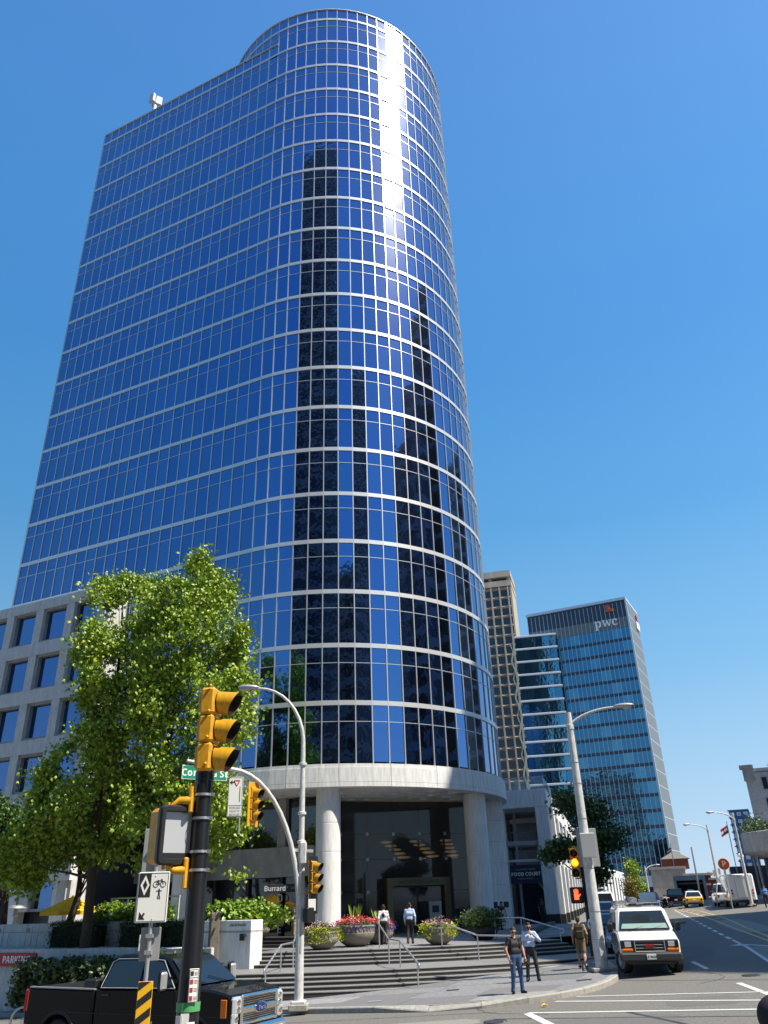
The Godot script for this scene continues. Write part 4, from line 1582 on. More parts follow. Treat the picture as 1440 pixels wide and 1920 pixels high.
	for k in 18:
		var y1 := 75.3 - 4.0 * k
		for i in 6:
			mb = MB.new()
			var t := Basis(Vector3.UP, deg_to_rad(rng.randf_range(-0.5, 0.5))) * Basis(Vector3.RIGHT, deg_to_rad(rng.randf_range(-0.4, 0.4)))
			mb.box(xf * Transform3D(t, Vector3(-W2 + W2 * (i + 0.5) / 6.0, y1 - 2.4, 0)), Vector3(W2 / 6.0 - 0.05, 3.2, 0.1))
			part(mb, "window_pane", bg2 if (i + k) % 3 else bg, o)
		mb = MB.new()
		mb.cbox(xf * Transform3D(Basis(), Vector3(-W2 * 0.5, y1 - 0.35, -1.5)), Vector3(W2 + 0.5, 0.6, 3.8), 0.1)
		part(mb, "floor_edge", M.metal_pale, o)
	mb = MB.new()
	mb.box(xf * Transform3D(Basis(), Vector3(-W2 * 0.5, 37, -2.0)), Vector3(W2 - 0.3, 74, 3.6))
	part(mb, "core", M.tower_dark, o)
	mk("brace_green", Color(0.28, 0.31, 0.24), 0.6)
	for k in 12:
		mb = MB.new()
		var y := 73.0 - 5.6 * k
		var s := 1.0 if k % 2 else -1.0
		mb.bar(xf * Vector3(-W2 - 0.9 - 0.7 * s, y, 0.5), xf * Vector3(-W2 - 0.9 + 0.7 * s, y - 5.6, 0.5), 0.45, 0.45)
		part(mb, "brace", M.brace_green, o)
		mb = MB.new()
		mb.bar(xf * Vector3(-W2 - 0.9 + 0.7 * s, y, 0.45), xf * Vector3(-W2 - 0.9 - 0.7 * s, y - 5.6, 0.45), 0.3, 0.3)
		part(mb, "brace", M.brace_green, o)
	# long low white building where the street bends
	o = thing("low_white_building", "long low white building with dark slot windows beyond the parked cars", "building")
	var A := Vector3(29.7, 0, -126.5)
	var B := Vector3(48.9, 0, -183.6)
	fb = facet_basis(A, B)
	for k in 9:
		var c := A.lerp(B, (k + 0.5) / 9.0)
		mb = MB.new()
		mb.box(Transform3D(fb, c + fb.x * 1.6 + Vector3(0, 3.4, 0) - fb.z * 0.3), Vector3(3.3, 5.6, 0.6))
		part(mb, "wall_pier", M.white_stone, o)
		mb = MB.new()
		mb.box(Transform3D(fb, c - fb.x * 1.6 + Vector3(0, 2.8, 0) - fb.z * 0.6), Vector3(3.2, 4.4, 0.1))
		part(mb, "window_pane", M.dark_glass, o)
	mb = MB.new()
	mb.box(Transform3D(fb, (A + B) * 0.5 + Vector3(0, 5.85, 0) - fb.z * 4), Vector3(60.4, 1.2, 8))
	part(mb, "roof_band", M.white_stone, o)
	# red brick block
	mk("brick", Color(0.25, 0.07, 0.045), 0.9, 0.0, "speck", Vector3(0.5, 0.8, 0.5))
	mk("cream", Color(0.55, 0.47, 0.38), 0.85, 0.0, "blotch", Vector3(0.1, 0.1, 0.1))
	mk("slate", Color(0.17, 0.15, 0.13), 0.8)
	o = thing("brick_block", "red brick building with cream cornices and a hipped roof at the street's end", "building")
	var C0 := Vector3(50.5, 0, -150)
	xf = Transform3D(Basis(Vector3.UP, -0.33), C0)
	var bxs := [
		[Vector3(-2.6, 3.4, 0), Vector3(5.6, 5.4, 10), "wall", M.cream], [Vector3(1.6, 2.6, -0.5), Vector3(5.0, 4.6, 9), "wall", M.brick],
		[Vector3(6.8, 2.2, 0), Vector3(6.0, 4.0, 8), "wall", M.brick], [Vector3(-2.6, 6.2, 0), Vector3(6.0, 0.4, 10.4), "cornice", M.cream],
		[Vector3(1.7, 5.05, -0.3), Vector3(5.6, 0.35, 9.4), "cornice", M.cream], [Vector3(6.8, 4.3, 0.1), Vector3(6.3, 0.3, 8.3), "cornice", M.cream],
		[Vector3(-1.2, 7.0, -4), Vector3(4.4, 1.7, 4), "roof_house", M.brick], [Vector3(2.4, 3.5, 4.1), Vector3(3.0, 0.3, 0.3), "sign_band", M.cream]]
	for q in bxs:
		mb = MB.new()
		mb.box(xf * Transform3D(Basis(), q[0]), q[1])
		part(mb, q[2], q[3], o)
	mb = MB.new()
	var rr := [Vector3(-3.7, 7.8, -6.4), Vector3(1.3, 7.8, -6.4), Vector3(1.3, 7.8, -1.6), Vector3(-3.7, 7.8, -1.6)]
	for k in 4:
		mb.otri(xf * rr[k], xf * rr[(k + 1) % 4], xf * Vector3(-1.2, 9.2, -4), Vector3.UP)
	part(mb, "hip_roof", M.slate, o)
	for k in 9:
		mb = MB.new()
		mb.box(xf * Transform3D(Basis(), Vector3(0.1 + (k % 3) * 1.25 + (4.9 if k > 5 else 0.0), 3.9 - (k / 3) * 1.6 + (1.6 if k > 5 else 0.0), 4.06)), Vector3(0.55, 0.9, 0.1))
		part(mb, "window", M.sign_white, o)
	for k in 7:
		mb = MB.new()
		mb.box(xf * Transform3D(Basis(), Vector3(4.0 + k * 0.9, 5.0 + (k * 37 % 5) * 0.12, -3.0)), Vector3(0.35, 1.0, 0.35))
		part(mb, "chimney", M.cream, o)
	# garage entrance
	o = thing("garage_entrance", "grey concrete car park entrance with a dark mouth beside the taxi", "garage")
	xf = Transform3D(Basis(Vector3.UP, -0.35), Vector3(42.3, 0.9, -124))
	for q in [[Vector3(0, 3.3, 0), Vector3(4.2, 0.6, 5)], [Vector3(-1.95, 1.5, 0), Vector3(0.35, 3.0, 5)], [Vector3(1.95, 1.5, 0), Vector3(0.35, 3.0, 5)]]:
		mb = MB.new()
		mb.box(xf * Transform3D(Basis(), q[0]), q[1])
		part(mb, "frame", M.grey_stone, o)
	mb = MB.new()
	mb.box(xf * Transform3D(Basis(), Vector3(0, 1.5, -2.6)), Vector3(3.6, 3.0, 0.2))
	part(mb, "dark_back", M.tower_dark, o)
	mb = MB.new()
	mb.box(xf * Transform3D(Basis(), Vector3(0, 2.6, 1.5)), Vector3(3.5, 0.15, 0.3))
	part(mb, "height_bar", M.grey_stone, o)
	# dark low block and far blue lattice tower
	o = thing("dark_low_block", "dark grey low block with small windows behind the orange parking disc", "building")
	xf = Transform3D(Basis(Vector3.UP, -0.4), Vector3(50.5, 0, -121))
	mb = MB.new()
	mb.box(xf * Transform3D(Basis(), Vector3(0, 2.9, 0)), Vector3(6, 5.0, 6))
	part(mb, "wall", mk("soot", Color(0.05, 0.05, 0.06), 0.85), o)
	for k in 4:
		mb = MB.new()
		mb.box(xf * Transform3D(Basis(), Vector3(-2.0 + k * 1.3, 4.0, 3.02)), Vector3(0.5, 0.9, 0.06))
		part(mb, "window", M.dusk_glass, o)
	o = thing("blue_balcony_tower", "slim blue glass tower with pale balcony edges far down the street", "apartment tower", Vector3(153.5, 0, -369), -0.45)
	mb = MB.new()
	mb.b(Vector3(0, 17, 0), Vector3(8.2, 34, 8))
	part(mb, "glass_core", mk("far_blue", Color(0.05, 0.14, 0.30), 0.2), o)
	for k in 12:
		mb = MB.new()
		mb.b(Vector3(-0.3, 34.0 - k * 2.9, 0.3), Vector3(8.6, 0.45, 8.6))
		part(mb, "floor_edge", M.far_blue, o)
		for i in 3:
			mb = MB.new()
			mb.b(Vector3(-2.9 + 2.7 * i, 32.4 - k * 2.9, 4.1), Vector3(1.7, 1.5, 0.3))
			part(mb, "balcony_panel", M.metal_pale, o)
	# white building and rounded dark building at the right edge
	o = thing("white_corner_building", "plain white building with a stepped cornice at the upper right edge", "building")
	xf = Transform3D(Basis(Vector3.UP, -0.42), Vector3(39.6, 0, -91.9))
	mk("white_render", Color(0.50, 0.51, 0.54), 0.9, 0.0, "cloudy", Vector3(0.2, 0.2, 0.2))
	for q in [[Vector3(7.6, 7.2, -6), Vector3(15, 14.0, 12), "wall"], [Vector3(0.55, 14.2, -0.3), Vector3(1.2, 1.6, 1.2), "cornice"], [Vector3(0.35, 14.85, -0.3), Vector3(1.3, 0.35, 1.4), "cornice"], [Vector3(8.0, 14.45, -6), Vector3(14.4, 0.35, 12.2), "coping"]]:
		mb = MB.new()
		mb.box(xf * Transform3D(Basis(), q[0]), q[1])
		part(mb, q[2], M.white_render if q[2] != "cornice" else M.grey_stone, o)
	for k in 6:
		mb = MB.new()
		mb.box(xf * Transform3D(Basis(), Vector3(2.0 + 0.75 * (k % 2) + 3.0 * (k / 4), 13.0 - 2.2 * ((k / 2) % 2), 0.03)), Vector3(0.5, 1.25, 0.1))
		part(mb, "window", M.dusk_glass, o)
	o = thing("rounded_dark_building", "dark building with a rounded concrete overhang and roof plants at the right edge", "building", Vector3(43.4, 0.8, -87.5))
	mb = MB.new()
	mb.lathe(Transform3D(), [Vector2(5.6, 4.5), Vector2(6.6, 4.9), Vector2(6.9, 5.1), Vector2(6.9, 6.9), Vector2(6.6, 7.0), Vector2(0, 7.0)], 40)
	mb.lathe(Transform3D(), [Vector2(0.1, 4.5), Vector2(5.6, 4.5)], 40)
	part(mb, "overhang", M.grey_stone, o)
	mb = MB.new()
	mb.lathe(Transform3D(), [Vector2(5.0, -1.5), Vector2(5.0, 4.5)], 24)
	part(mb, "dark_wall", M.soot, o)
	for k in 10:
		mb = MB.new()
		var a := k * TAU / 10.0
		mb.tube([Vector3(cos(a) * 6.2, -1.2, sin(a) * 6.2), Vector3(cos(a) * 6.2, 4.8, sin(a) * 6.2)], 0.14, 8)
		part(mb, "column", M.grey_stone, o)

# ---------------------------------------------------------------- blocks across the junction, seen as reflections and by their shade
func reflected_buildings() -> void:
	mk("brown_stone", Color(0.38, 0.31, 0.28), 0.8)
	mk("smoke_glass", Color(0.02, 0.024, 0.03), 0.1)
	mk("grey_frame", Color(0.40, 0.41, 0.42), 0.8)
	var o := thing("brown_tower", "tall brown banded tower behind the viewer, seen only as a reflection in the glass", "office tower")
	slab_tower(o, Transform3D(Basis(Vector3.UP, PI - 0.1), Vector3(-26, -1, 26)), Vector3(47, 166, 30), 44, 14, M.smoke_glass, M.brown_stone, 0.5, 1.5)
	o = thing("slim_glass_tower", "slim dark glass tower behind the viewer, seen only as a reflection in the glass", "office tower")
	slab_tower(o, Transform3D(Basis(Vector3.UP, PI + 0.35), Vector3(38, -1, 60)), Vector3(16, 130, 18), 34, 8, M.smoke_glass, M.grey_frame, 0.3, 0.7)
	o = thing("street_shade_tower", "dark tower across the street to the right whose shade lies on the road", "office tower")
	var e1 := Vector3(0.45, 0, 0.89).normalized()
	var n1 := Vector3(-0.89, 0, 0.45).normalized()
	var mid := Vector3(36.6, -1, -47.0) + e1 * 34.5
	slab_tower(o, Transform3D(Basis(Vector3.UP.cross(n1), Vector3.UP, n1), mid), Vector3(60, 73, 14), 19, 17, M.smoke_glass, M.grey_frame, 0.4, 1.1)
	o = thing("rear_shade_tower", "taller dark slab behind the tower across the street, out of view to the right", "office tower")
	slab_tower(o, Transform3D(Basis(Vector3.UP.cross(n1), Vector3.UP, n1), Vector3(51.9, -1, -52.3) + e1 * 12.0), Vector3(24, 97, 7.5), 25, 7, M.smoke_glass, M.grey_frame, 0.3, 1.0)
	o = thing("mid_block", "dark mid-rise block across the street further on, seen only as a reflection", "office building")
	slab_tower(o, Transform3D(Basis(Vector3.UP, -0.9), Vector3(80, -1, -90)), Vector3(24, 84, 22), 23, 9, M.smoke_glass, M.grey_frame, 0.4, 0.9)
	o = thing("low_stone_block", "low stone block behind the viewer to the right, seen only as a reflection", "office building")
	slab_tower(o, Transform3D(Basis(Vector3.UP, PI - 0.5), Vector3(32, -1, 31)), Vector3(46, 54, 20), 14, 15, M.smoke_glass, M.brown_stone, 0.4, 1.4)
	o = thing("banded_rear_block", "white banded block hidden behind the glass tower", "office building")
	slab_tower(o, Transform3D(Basis(Vector3.UP, 2.4), Vector3(-30, -1, -118)), Vector3(24, 52, 20), 14, 8, M.smoke_glass, M.white_stone, 0.5, 1.3)

# ---------------------------------------------------------------- signals, poles and signs
func signal_head(o: Node3D, x: Transform3D, on := -1, sec := 0.36, back := "") -> void:
	# three lamps one above the other, looking along +z of x; origin at the bottom
	var lens := [M.lens_green, M.lens_amber, M.lens_red]
	var k0 := sec / 0.36
	if back:
		var mb := MB.new()
		mb.cbox(x * Transform3D(Basis(), Vector3(0, sec * 1.5, 0.02)), Vector3(0.62 * k0, sec * 3 + 0.34 * k0, 0.02), 0.008)
		part(mb, "back_board", M[back], o)
	for k in 3:
		var c := Vector3(0, sec * (k + 0.5), 0)
		var mb := MB.new()
		mb.cbox(x * Transform3D(Basis(), c), Vector3(0.35 * k0, sec - 0.006, 0.2 * k0), 0.03 * k0)
		mb.cbox(x * Transform3D(Basis(), c + Vector3(0, 0, -0.11 * k0)), Vector3(0.27 * k0, sec - 0.07, 0.05 * k0), 0.02 * k0)
		part(mb, "housing", M.signal_yellow, o)
		var f := c + Vector3(0, 0, 0.1 * k0)
		mb = MB.new()
		mb.lathe(x * Transform3D(Basis(Vector3.RIGHT, PI / 2), f), [Vector2(0.145 * k0, 0.005), Vector2(0.11 * k0, 0.03 * k0), Vector2(0.0, 0.045 * k0)], 20, true)
		part(mb, "lens", M.amber_lit if (on == k) else lens[k], o)
		# cut-away tunnel visor
		for w in 2:
			var r := (0.155 - 0.006 * w) * k0
			var rows := []
			var nr := []
			for t in 2:
				var row := []
				var nn := []
				for j in 25:
					var an := deg_to_rad(-235.0 + 290.0 * j / 24.0)
					var reach := 0.02 + (0.13 + 0.17 * (0.5 + 0.5 * sin(an))) * t
					var d := Vector3(cos(an), sin(an), 0)
					row.append(x * (f + d * r + Vector3(0, -0.03 * t * k0, reach * k0)))
					nn.append(x.basis * (d if w == 0 else -d))
				rows.append(row)
				nr.append(nn)
			mb = MB.new()
			mb.grid(rows, nr)
			part(mb, "visor" if w == 0 else "visor_lining", M.signal_yellow if w == 0 else M.black_plastic, o)
	for k in 4:
		var mb := MB.new()
		mb.ball(x * Transform3D(Basis(), Vector3(-0.19 * k0, sec * k * 0.93 + 0.08, 0.04)), Vector3.ONE * 0.022 * k0, 8, 5)
		part(mb, "latch", M.signal_yellow, o)

func octo(h: float, r0: float, r1: float) -> Array:
	return [Vector2(r0, 0), Vector2(lerpf(r0, r1, 0.5), h * 0.5), Vector2(r1, h), Vector2(0, h + 0.01)]

func cobra(o: Node3D, at: Vector3, d: Vector3, up := Vector3.UP) -> void:
	# street lamp head pointing along d
	var x := look(at, d)
	var mb := MB.new()
	mb.ball(x * Transform3D(Basis(), Vector3(0, 0.02, 0.32)), Vector3(0.17, 0.1, 0.42), 16, 8)
	var head := part(mb, "lamp_head", M.galv, o)
	mb = MB.new()
	mb.ball(x * Transform3D(Basis(), Vector3(0, -0.05, 0.46)), Vector3(0.13, 0.1, 0.2), 14, 8)
	part(mb, "glass_bowl", M.bowl, head)

func signals() -> void:
	var bowl := mk("bowl", Color(0.7, 0.68, 0.6), 0.15)
	bowl.transparency = BaseMaterial3D.TRANSPARENCY_ALPHA
	bowl.albedo_color.a = 0.5
	lit("amber_lit", Color(1.0, 0.36, 0.02), 1.6)
	lit("hand_lit", Color(1.0, 0.10, 0.03), 1.7)
	var face := -WD
	# ---- white mast with street lamp and signal arm
	var B := on(-3.29, -29.66, 0.15)
	var o := thing("lamp_mast", "white lamp mast with a curved signal arm at the foot of the steps", "street lamp", B)
	var mb := MB.new()
	mb.cb(Vector3(0, 0.06, 0), Vector3(0.62, 0.2, 0.62), 0.03)
	part(mb, "foundation", M.kerb, o)
	mb = MB.new()
	mb.cb(Vector3(0, 0.2, 0), Vector3(0.46, 0.1, 0.46), 0.03)
	part(mb, "base_plate", M.pole_white, o)
	mb = MB.new()
	mb.lathe(Transform3D(), octo(4.9, 0.155, 0.12), 8)
	part(mb, "lower_pole", M.pole_white, o)
	mb = MB.new()
	mb.tube([Vector3(0.03, 1.6, 0.1), Vector3(0.03, 4.6, 0.06)], 0.05, 8)
	part(mb, "cable_cover", M.galv, o)
	var up := []
	for k in 15:
		var t := k / 14.0
		if t < 0.4:
			up.append(Vector3(0, lerpf(4.8, 8.4, t / 0.4), 0))
		else:
			var q := (t - 0.4) / 0.6
			up.append(Vector3(-1.75 * (1.0 - cos(q * PI / 2)) * 1.0, 8.4 + 2.1 * sin(q * PI / 2), 0.12 * q))
	mb = MB.new()
	mb.tube(up, [0.105, 0.1, 0.1, 0.095, 0.09, 0.085, 0.08, 0.075, 0.07, 0.065, 0.06, 0.055, 0.05, 0.045, 0.04], 10)
	part(mb, "upper_pole", M.pole_white, o)
	cobra(o, up[-1] + Vector3(-0.05, 0.02, 0), Vector3(-1, 0.02, 0.07))
	for y in [4.95, 5.9, 7.6]:
		mb = MB.new()
		mb.lathe(Transform3D(Basis(), Vector3(0, y, 0)), [Vector2(0.1, 0), Vector2(0.15, 0.02), Vector2(0.15, 0.1), Vector2(0.1, 0.12)], 12)
		part(mb, "collar", M.pole_white, o)
	# arm, in its own direction
	var e := Vector3(-0.82, 0, 0.57).normalized()
	var pts := []
	for k in 13:
		var t := k / 12.0
		pts.append(Vector3(0, 2.6, 0) + e * (0.06 + 2.75 * (1.0 - cos(t * PI / 2))) + Vector3(0, 4.72 * sin(t * PI / 2), 0))
	pts.append(Vector3(0, 7.5, 0) + e * 4.45)
	mb = MB.new()
	mb.tube(pts, [0.085, 0.085, 0.085, 0.085, 0.085, 0.085, 0.082, 0.08, 0.078, 0.075, 0.072, 0.07, 0.068, 0.055], 10)
	part(mb, "signal_arm", M.pole_white, o)
	mb = MB.new()
	mb.bar(Vector3(-0.28, 4.75, 0.12), Vector3(0.42, 4.7, 0.12), 0.12, 0.1)
	mb.cb(Vector3(0.08, 4.65, 0.1), Vector3(0.22, 0.7, 0.26), 0.03)
	part(mb, "bracket", M.pole_white, o)
	# signal under the arm
	var s2 := thing("traffic_signal", "yellow three-lamp signal with a yellow back board hanging from the curved arm", "traffic light", Vector3.ZERO, 0.0, "three-lamp traffic signals at the junction")
	var p2 := B + e * 1.95
	signal_head(s2, look(Vector3(p2.x, 5.0, p2.z), face), -1, 0.37, "signal_yellow")
	mb = MB.new()
	mb.tube([Vector3(p2.x, 6.1, p2.z), Vector3(p2.x, 6.5, p2.z)], 0.03, 8)
	part(mb, "hanger", M.galv, s2)
	var s3 := thing("traffic_signal", "yellow three-lamp signal on the side of the white mast beside the first column", "traffic light", Vector3.ZERO, 0.0, "three-lamp traffic signals at the junction")
	signal_head(s3, look(Vector3(B.x + 0.42, 2.72, B.z + 0.06), face), -1, 0.34, "black_plastic")
	mb = MB.new()
	for y in [2.74, 3.74]:
		mb.bar(Vector3(B.x + 0.1, y, B.z), Vector3(B.x + 0.45, y, B.z + 0.06), 0.05, 0.05)
	part(mb, "bracket", M.signal_yellow, s3)
	var pb := thing("pedestrian_signal", "small black pedestrian signal low on the white mast", "pedestrian signal", Vector3(B.x + 0.3, 1.85, B.z + 0.05), yawof(face))
	mb = MB.new()
	mb.cb(Vector3(0, 0.22, 0), Vector3(0.42, 0.46, 0.2), 0.03)
	part(mb, "housing", M.black_plastic, pb)
	mb = MB.new()
	mb.bar(Vector3(0.0, 0.25, -0.05), Vector3(0.0, 0.25, -0.3), 0.05, 0.05)
	part(mb, "bracket", M.black_plastic, pb)
	# turn sign on the arm
	var ts := thing("turn_sign", "white sign with an arrow and a red triangle hung from the signal arm", "sign", B + e * 2.62 + Vector3(0, 5.78 - B.y, 0), 0.12)
	mb = MB.new()
	mb.cb(Vector3.ZERO, Vector3(0.5, 1.3, 0.02), 0.008)
	part(mb, "plate", M.sign_white, ts)
	mb = MB.new()
	for q in [[0, 0.63, 0.46, 0.012], [0, -0.63, 0.46, 0.012], [0.235, 0, 0.012, 1.26], [-0.235, 0, 0.012, 1.26], [0, -0.28, 0.42, 0.012], [0.15, 0.08, 0.022, 0.5], [-0.09, 0.475, 0.1, 0.035]]:
		mb.b(Vector3(q[0], q[1], 0.012), Vector3(q[2], q[3], 0.006))
	mb.prism(PackedVector2Array([Vector2(-0.21, 0.475), Vector2(-0.12, 0.55), Vector2(-0.12, 0.40)]), Transform3D(), 0.01, 0.016)
	part(mb, "arrow", M.ink, ts)
	mb = MB.new()
	for q in [[Vector3(-0.07, 0.53, 0.014), Vector3(0.13, 0.53, 0.014)], [Vector3(-0.07, 0.53, 0.014), Vector3(0.03, 0.35, 0.014)], [Vector3(0.13, 0.53, 0.014), Vector3(0.03, 0.35, 0.014)]]:
		mb.bar(q[0], q[1], 0.03, 0.006, Vector3(0, 0, 1))
	part(mb, "triangle", M.sign_red, ts)
	for k in 3:
		words(ts, ["VEHICLES", "YIELD TO", "BICYCLES"][k], 0.06, Transform3D(Basis(), Vector3(0, -0.36 - 0.11 * k, 0.012)), M.ink, false, 0.004)
	mb = MB.new()
	mb.tube([Vector3(0.18, -0.65, -0.02), Vector3(0.18, -1.2, -0.02)], 0.03, 8)
	mb.tube([Vector3(0.0, 0.6, -0.03), Vector3(0.0, 1.0, -0.06)], 0.025, 8)
	part(mb, "hanger", M.galv, ts)
	# green street name on the arm
	var cs := thing("green_street_sign", "green street name sign on the signal arm, partly behind the black pole", "street sign", B + e * 3.78 + Vector3(0, 6.5 - B.y, 0), yawof(Vector3(0.57, 0, 0.82)) - 0.05)
	mb = MB.new()
	mb.cb(Vector3.ZERO, Vector3(1.6, 0.46, 0.02), 0.008)
	part(mb, "border", M.sign_white, cs)
	mb = MB.new()
	mb.b(Vector3(0, 0, 0.011), Vector3(1.55, 0.41, 0.006))
	part(mb, "plate", M.sign_green, cs)
	words(cs, "Cordova St", 0.225, Transform3D(Basis(), Vector3(0, -0.01, 0.016)), M.sign_white, true, 0.006)
	mb = MB.new()
	for s in [-0.6, 0.6]:
		mb.tube([Vector3(s, 0.2, -0.02), Vector3(s, 0.5, -0.05)], 0.015, 6)
	part(mb, "hanger", M.galv, cs)
	var bs := thing("dark_street_sign", "narrow dark street name sign on the white mast", "street sign", Vector3(B.x - 0.68, 2.92, B.z + 0.05), 0.1)
	mb = MB.new()
	mb.cb(Vector3.ZERO, Vector3(1.12, 0.26, 0.02), 0.008)
	part(mb, "plate", M.ink, bs)
	words(bs, "Burrard", 0.15, Transform3D(Basis(), Vector3(-0.2, -0.005, 0.013)), M.sign_white, false, 0.005)
	words(bs, "St", 0.07, Transform3D(Basis(), Vector3(0.2, 0.03, 0.013)), M.sign_grey, false, 0.005)
	words(bs, "200", 0.07, Transform3D(Basis(), Vector3(0.42, 0.0, 0.013)), M.sign_grey, false, 0.005)
	# ---- black pole close by
	var P := on(-2.33, -10.03, 0.15)
	o = thing("signal_pole", "thick black signal pole close to the viewer in front of the pickup truck", "signal pole", P)
	var py := 3.92 - P.y
	mb = MB.new()
	mb.lathe(Transform3D(Basis(Vector3.UP, 0.2), Vector3.ZERO), [Vector2(0.135, 0), Vector2(0.13, 1.0), Vector2(0.115, 2.4), Vector2(0.098, py - 0.25), Vector2(0.0985, py - 0.12), Vector2(0.112, py - 0.11), Vector2(0.112, py), Vector2(0, py + 0.005)], 8)
	part(mb, "shaft", M.pole_black, o)
	for y in [3.62, 3.35, 2.98, 2.78]:
		mb = MB.new()
		mb.lathe(Transform3D(Basis(), Vector3(0, y - P.y, 0)), [Vector2(0.112, 0), Vector2(0.116, 0.002), Vector2(0.116, 0.028), Vector2(0.112, 0.03)], 20)
		mb.b(Vector3(0.12, y - P.y + 0.015, 0.04), Vector3(0.04, 0.04, 0.03))
		part(mb, "strap", M.steel, o)
	mb = MB.new()
	mb.lathe(Transform3D(Basis(), Vector3(0, 1.39 - P.y, 0)), [Vector2(0.13, 0), Vector2(0.131, 0.09)], 20)
	part(mb, "green_tape", mk("tape_green", Color(0.08, 0.33, 0.12), 0.5), o)
	for q in [[0.02, 1.28, 0.3], [-0.5, 1.26, 0.4], [0.5, 1.2, 0.2]]:
		mb = MB.new()
		mb.box(Transform3D(Basis(Vector3.UP, q[0]), Vector3(sin(q[0]) * 0.135, q[1] - P.y, cos(q[0]) * 0.135)), Vector3(0.09, 0.2, 0.004))
		part(mb, "paper_notice", M.sign_white, o)
	var plate := thing("push_button_sign", "small white crossing notice with red symbols on the black pole", "sign", Vector3(P.x + 0.07, 1.64, P.z + 0.125), 0.45)
	mb = MB.new()
	mb.cb(Vector3.ZERO, Vector3(0.105, 0.32, 0.008), 0.004)
	part(mb, "plate", M.sign_white, plate)
	for k in 4:
		mb = MB.new()
		mb.b(Vector3(-0.022, 0.115 - 0.078 * k, 0.006), Vector3(0.032, 0.042, 0.004))
		part(mb, "symbol", M.ink if k == 0 else M.sign_red, plate)
		mb = MB.new()
		for j in 3:
			mb.b(Vector3(0.022, 0.128 - 0.078 * k - j * 0.013, 0.006), Vector3(0.036, 0.004, 0.003))
		part(mb, "text_line", M.sign_grey, plate)
	mb = MB.new()
	for q in [[0, 0.152, 0.09, 0.003], [0, -0.152, 0.09, 0.003], [0.046, 0, 0.003, 0.3], [-0.046, 0, 0.003, 0.3], [0, 0.075, 0.09, 0.003]]:
		mb.b(Vector3(q[0], q[1], 0.0055), Vector3(q[2], q[3], 0.003))
	part(mb, "frame_line", M.ink, plate)
	var s1 := thing("traffic_signal", "large yellow three-lamp signal on top of the black pole, seen from its side", "traffic light", Vector3.ZERO, 0.0, "three-lamp traffic signals at the junction")
	signal_head(s1, look(Vector3(P.x + 0.02, 3.9, P.z), Vector3(0.985, 0, 0.14)), -1, 0.345)
	# ---- pedestrian box beside the black pole
	var pn := Vector3(0.66, 0, 0.75).normalized()
	var bx := thing("pedestrian_box", "big orange pedestrian signal box with a black bezel and blank grey lens", "pedestrian signal", Vector3(-2.6, 3.18, -9.93), yawof(pn))
	mb = MB.new()
	mb.cbox(Transform3D(Basis(), Vector3(0, 0, -0.13)), Vector3(0.47, 0.62, 0.30), 0.05)
	part(mb, "housing", M.signal_yellow, bx)
	mb = MB.new()
	var oq := func(hw: float, hh: float, c: float) -> Array:
		var r := []
		for k in 4:
			var cx := (hw - c) * (1 if k == 0 or k == 3 else -1)
			var cyy := (hh - c) * (1 if k < 2 else -1)
			for j in 5:
				var an := PI / 2 * k + PI / 8 * j
				r.append(Vector3(cx + c * cos(an), cyy + c * sin(an), 0))
		return r
	var rings := [[0.25, 0.325, 0.06, 0.0], [0.255, 0.33, 0.06, 0.06], [0.235, 0.31, 0.05, 0.085], [0.19, 0.265, 0.03, 0.085], [0.178, 0.253, 0.02, 0.02]]
	for k in 4:
		var r0: Array = oq.call(rings[k][0], rings[k][1], rings[k][2])
		var r1: Array = oq.call(rings[k + 1][0], rings[k + 1][1], rings[k + 1][2])
		for j in 20:
			var a := (j + 1) % 20
			var dz := Vector3(0, 0, 1)
			mb.oquad(r0[j] + dz * rings[k][3], r0[a] + dz * rings[k][3], r1[a] + dz * rings[k + 1][3], r1[j] + dz * rings[k + 1][3], (r0[j] * (1.0 if k < 2 else -1.0)) + dz * (0.1 if k != 3 else 0.0))
	part(mb, "bezel", M.black_plastic, bx)
	mb = MB.new()
	mb.b(Vector3(0, 0.03, 0.018), Vector3(0.36, 0.45, 0.01))
	part(mb, "lens", mk("blank_lens", Color(0.40, 0.41, 0.43), 0.13), bx)
	mb = MB.new()
	mb.b(Vector3(0, -0.225, 0.02), Vector3(0.36, 0.06, 0.02))
	part(mb, "lens_sill", M.black_plastic, bx)
	for sg in [1.0, -1.0]:
		mb = MB.new()
		mb.tube([Vector3(-0.06, sg * 0.335, -0.06), Vector3(0.12, sg * 0.36, -0.04), Vector3(0.3, sg * 0.36, 0.0)], [0.035, 0.045, 0.05], 10)
		mb.cb(Vector3(0.31, sg * 0.36, 0.02), Vector3(0.06, 0.3, 0.1), 0.02)
		mb.tube([Vector3(-0.1, sg * 0.30, -0.06), Vector3(-0.1, sg * 0.37, -0.06)], 0.02, 8)
		part(mb, "bracket", M.signal_yellow, bx)
	mb = MB.new()
	var brk := thing("signal_bracket", "yellow bracket arms clamping the orange pedestrian box to the black pole", "bracket")
	for sg in [1.0, -1.0]:
		mb = MB.new()
		var yb: float = 3.18 + sg * 0.385
		mb.tube([Vector3(-2.66, yb - sg * 0.06, -9.9), Vector3(-2.58, yb, -9.9), Vector3(-2.46, yb, -9.93)], [0.03, 0.045, 0.05], 10)
		mb.cb(Vector3(-2.455, yb + sg * 0.03, -9.95), Vector3(0.05, 0.34, 0.11), 0.015)
		part(mb, "arm", M.signal_yellow, brk)
	# ---- sign post
	var S := on(-3.53, -12.52, 0.15)
	o = thing("sign_post", "thin galvanised post with grey sign backs and a bicycle lane sign", "sign post", S)
	mb = MB.new()
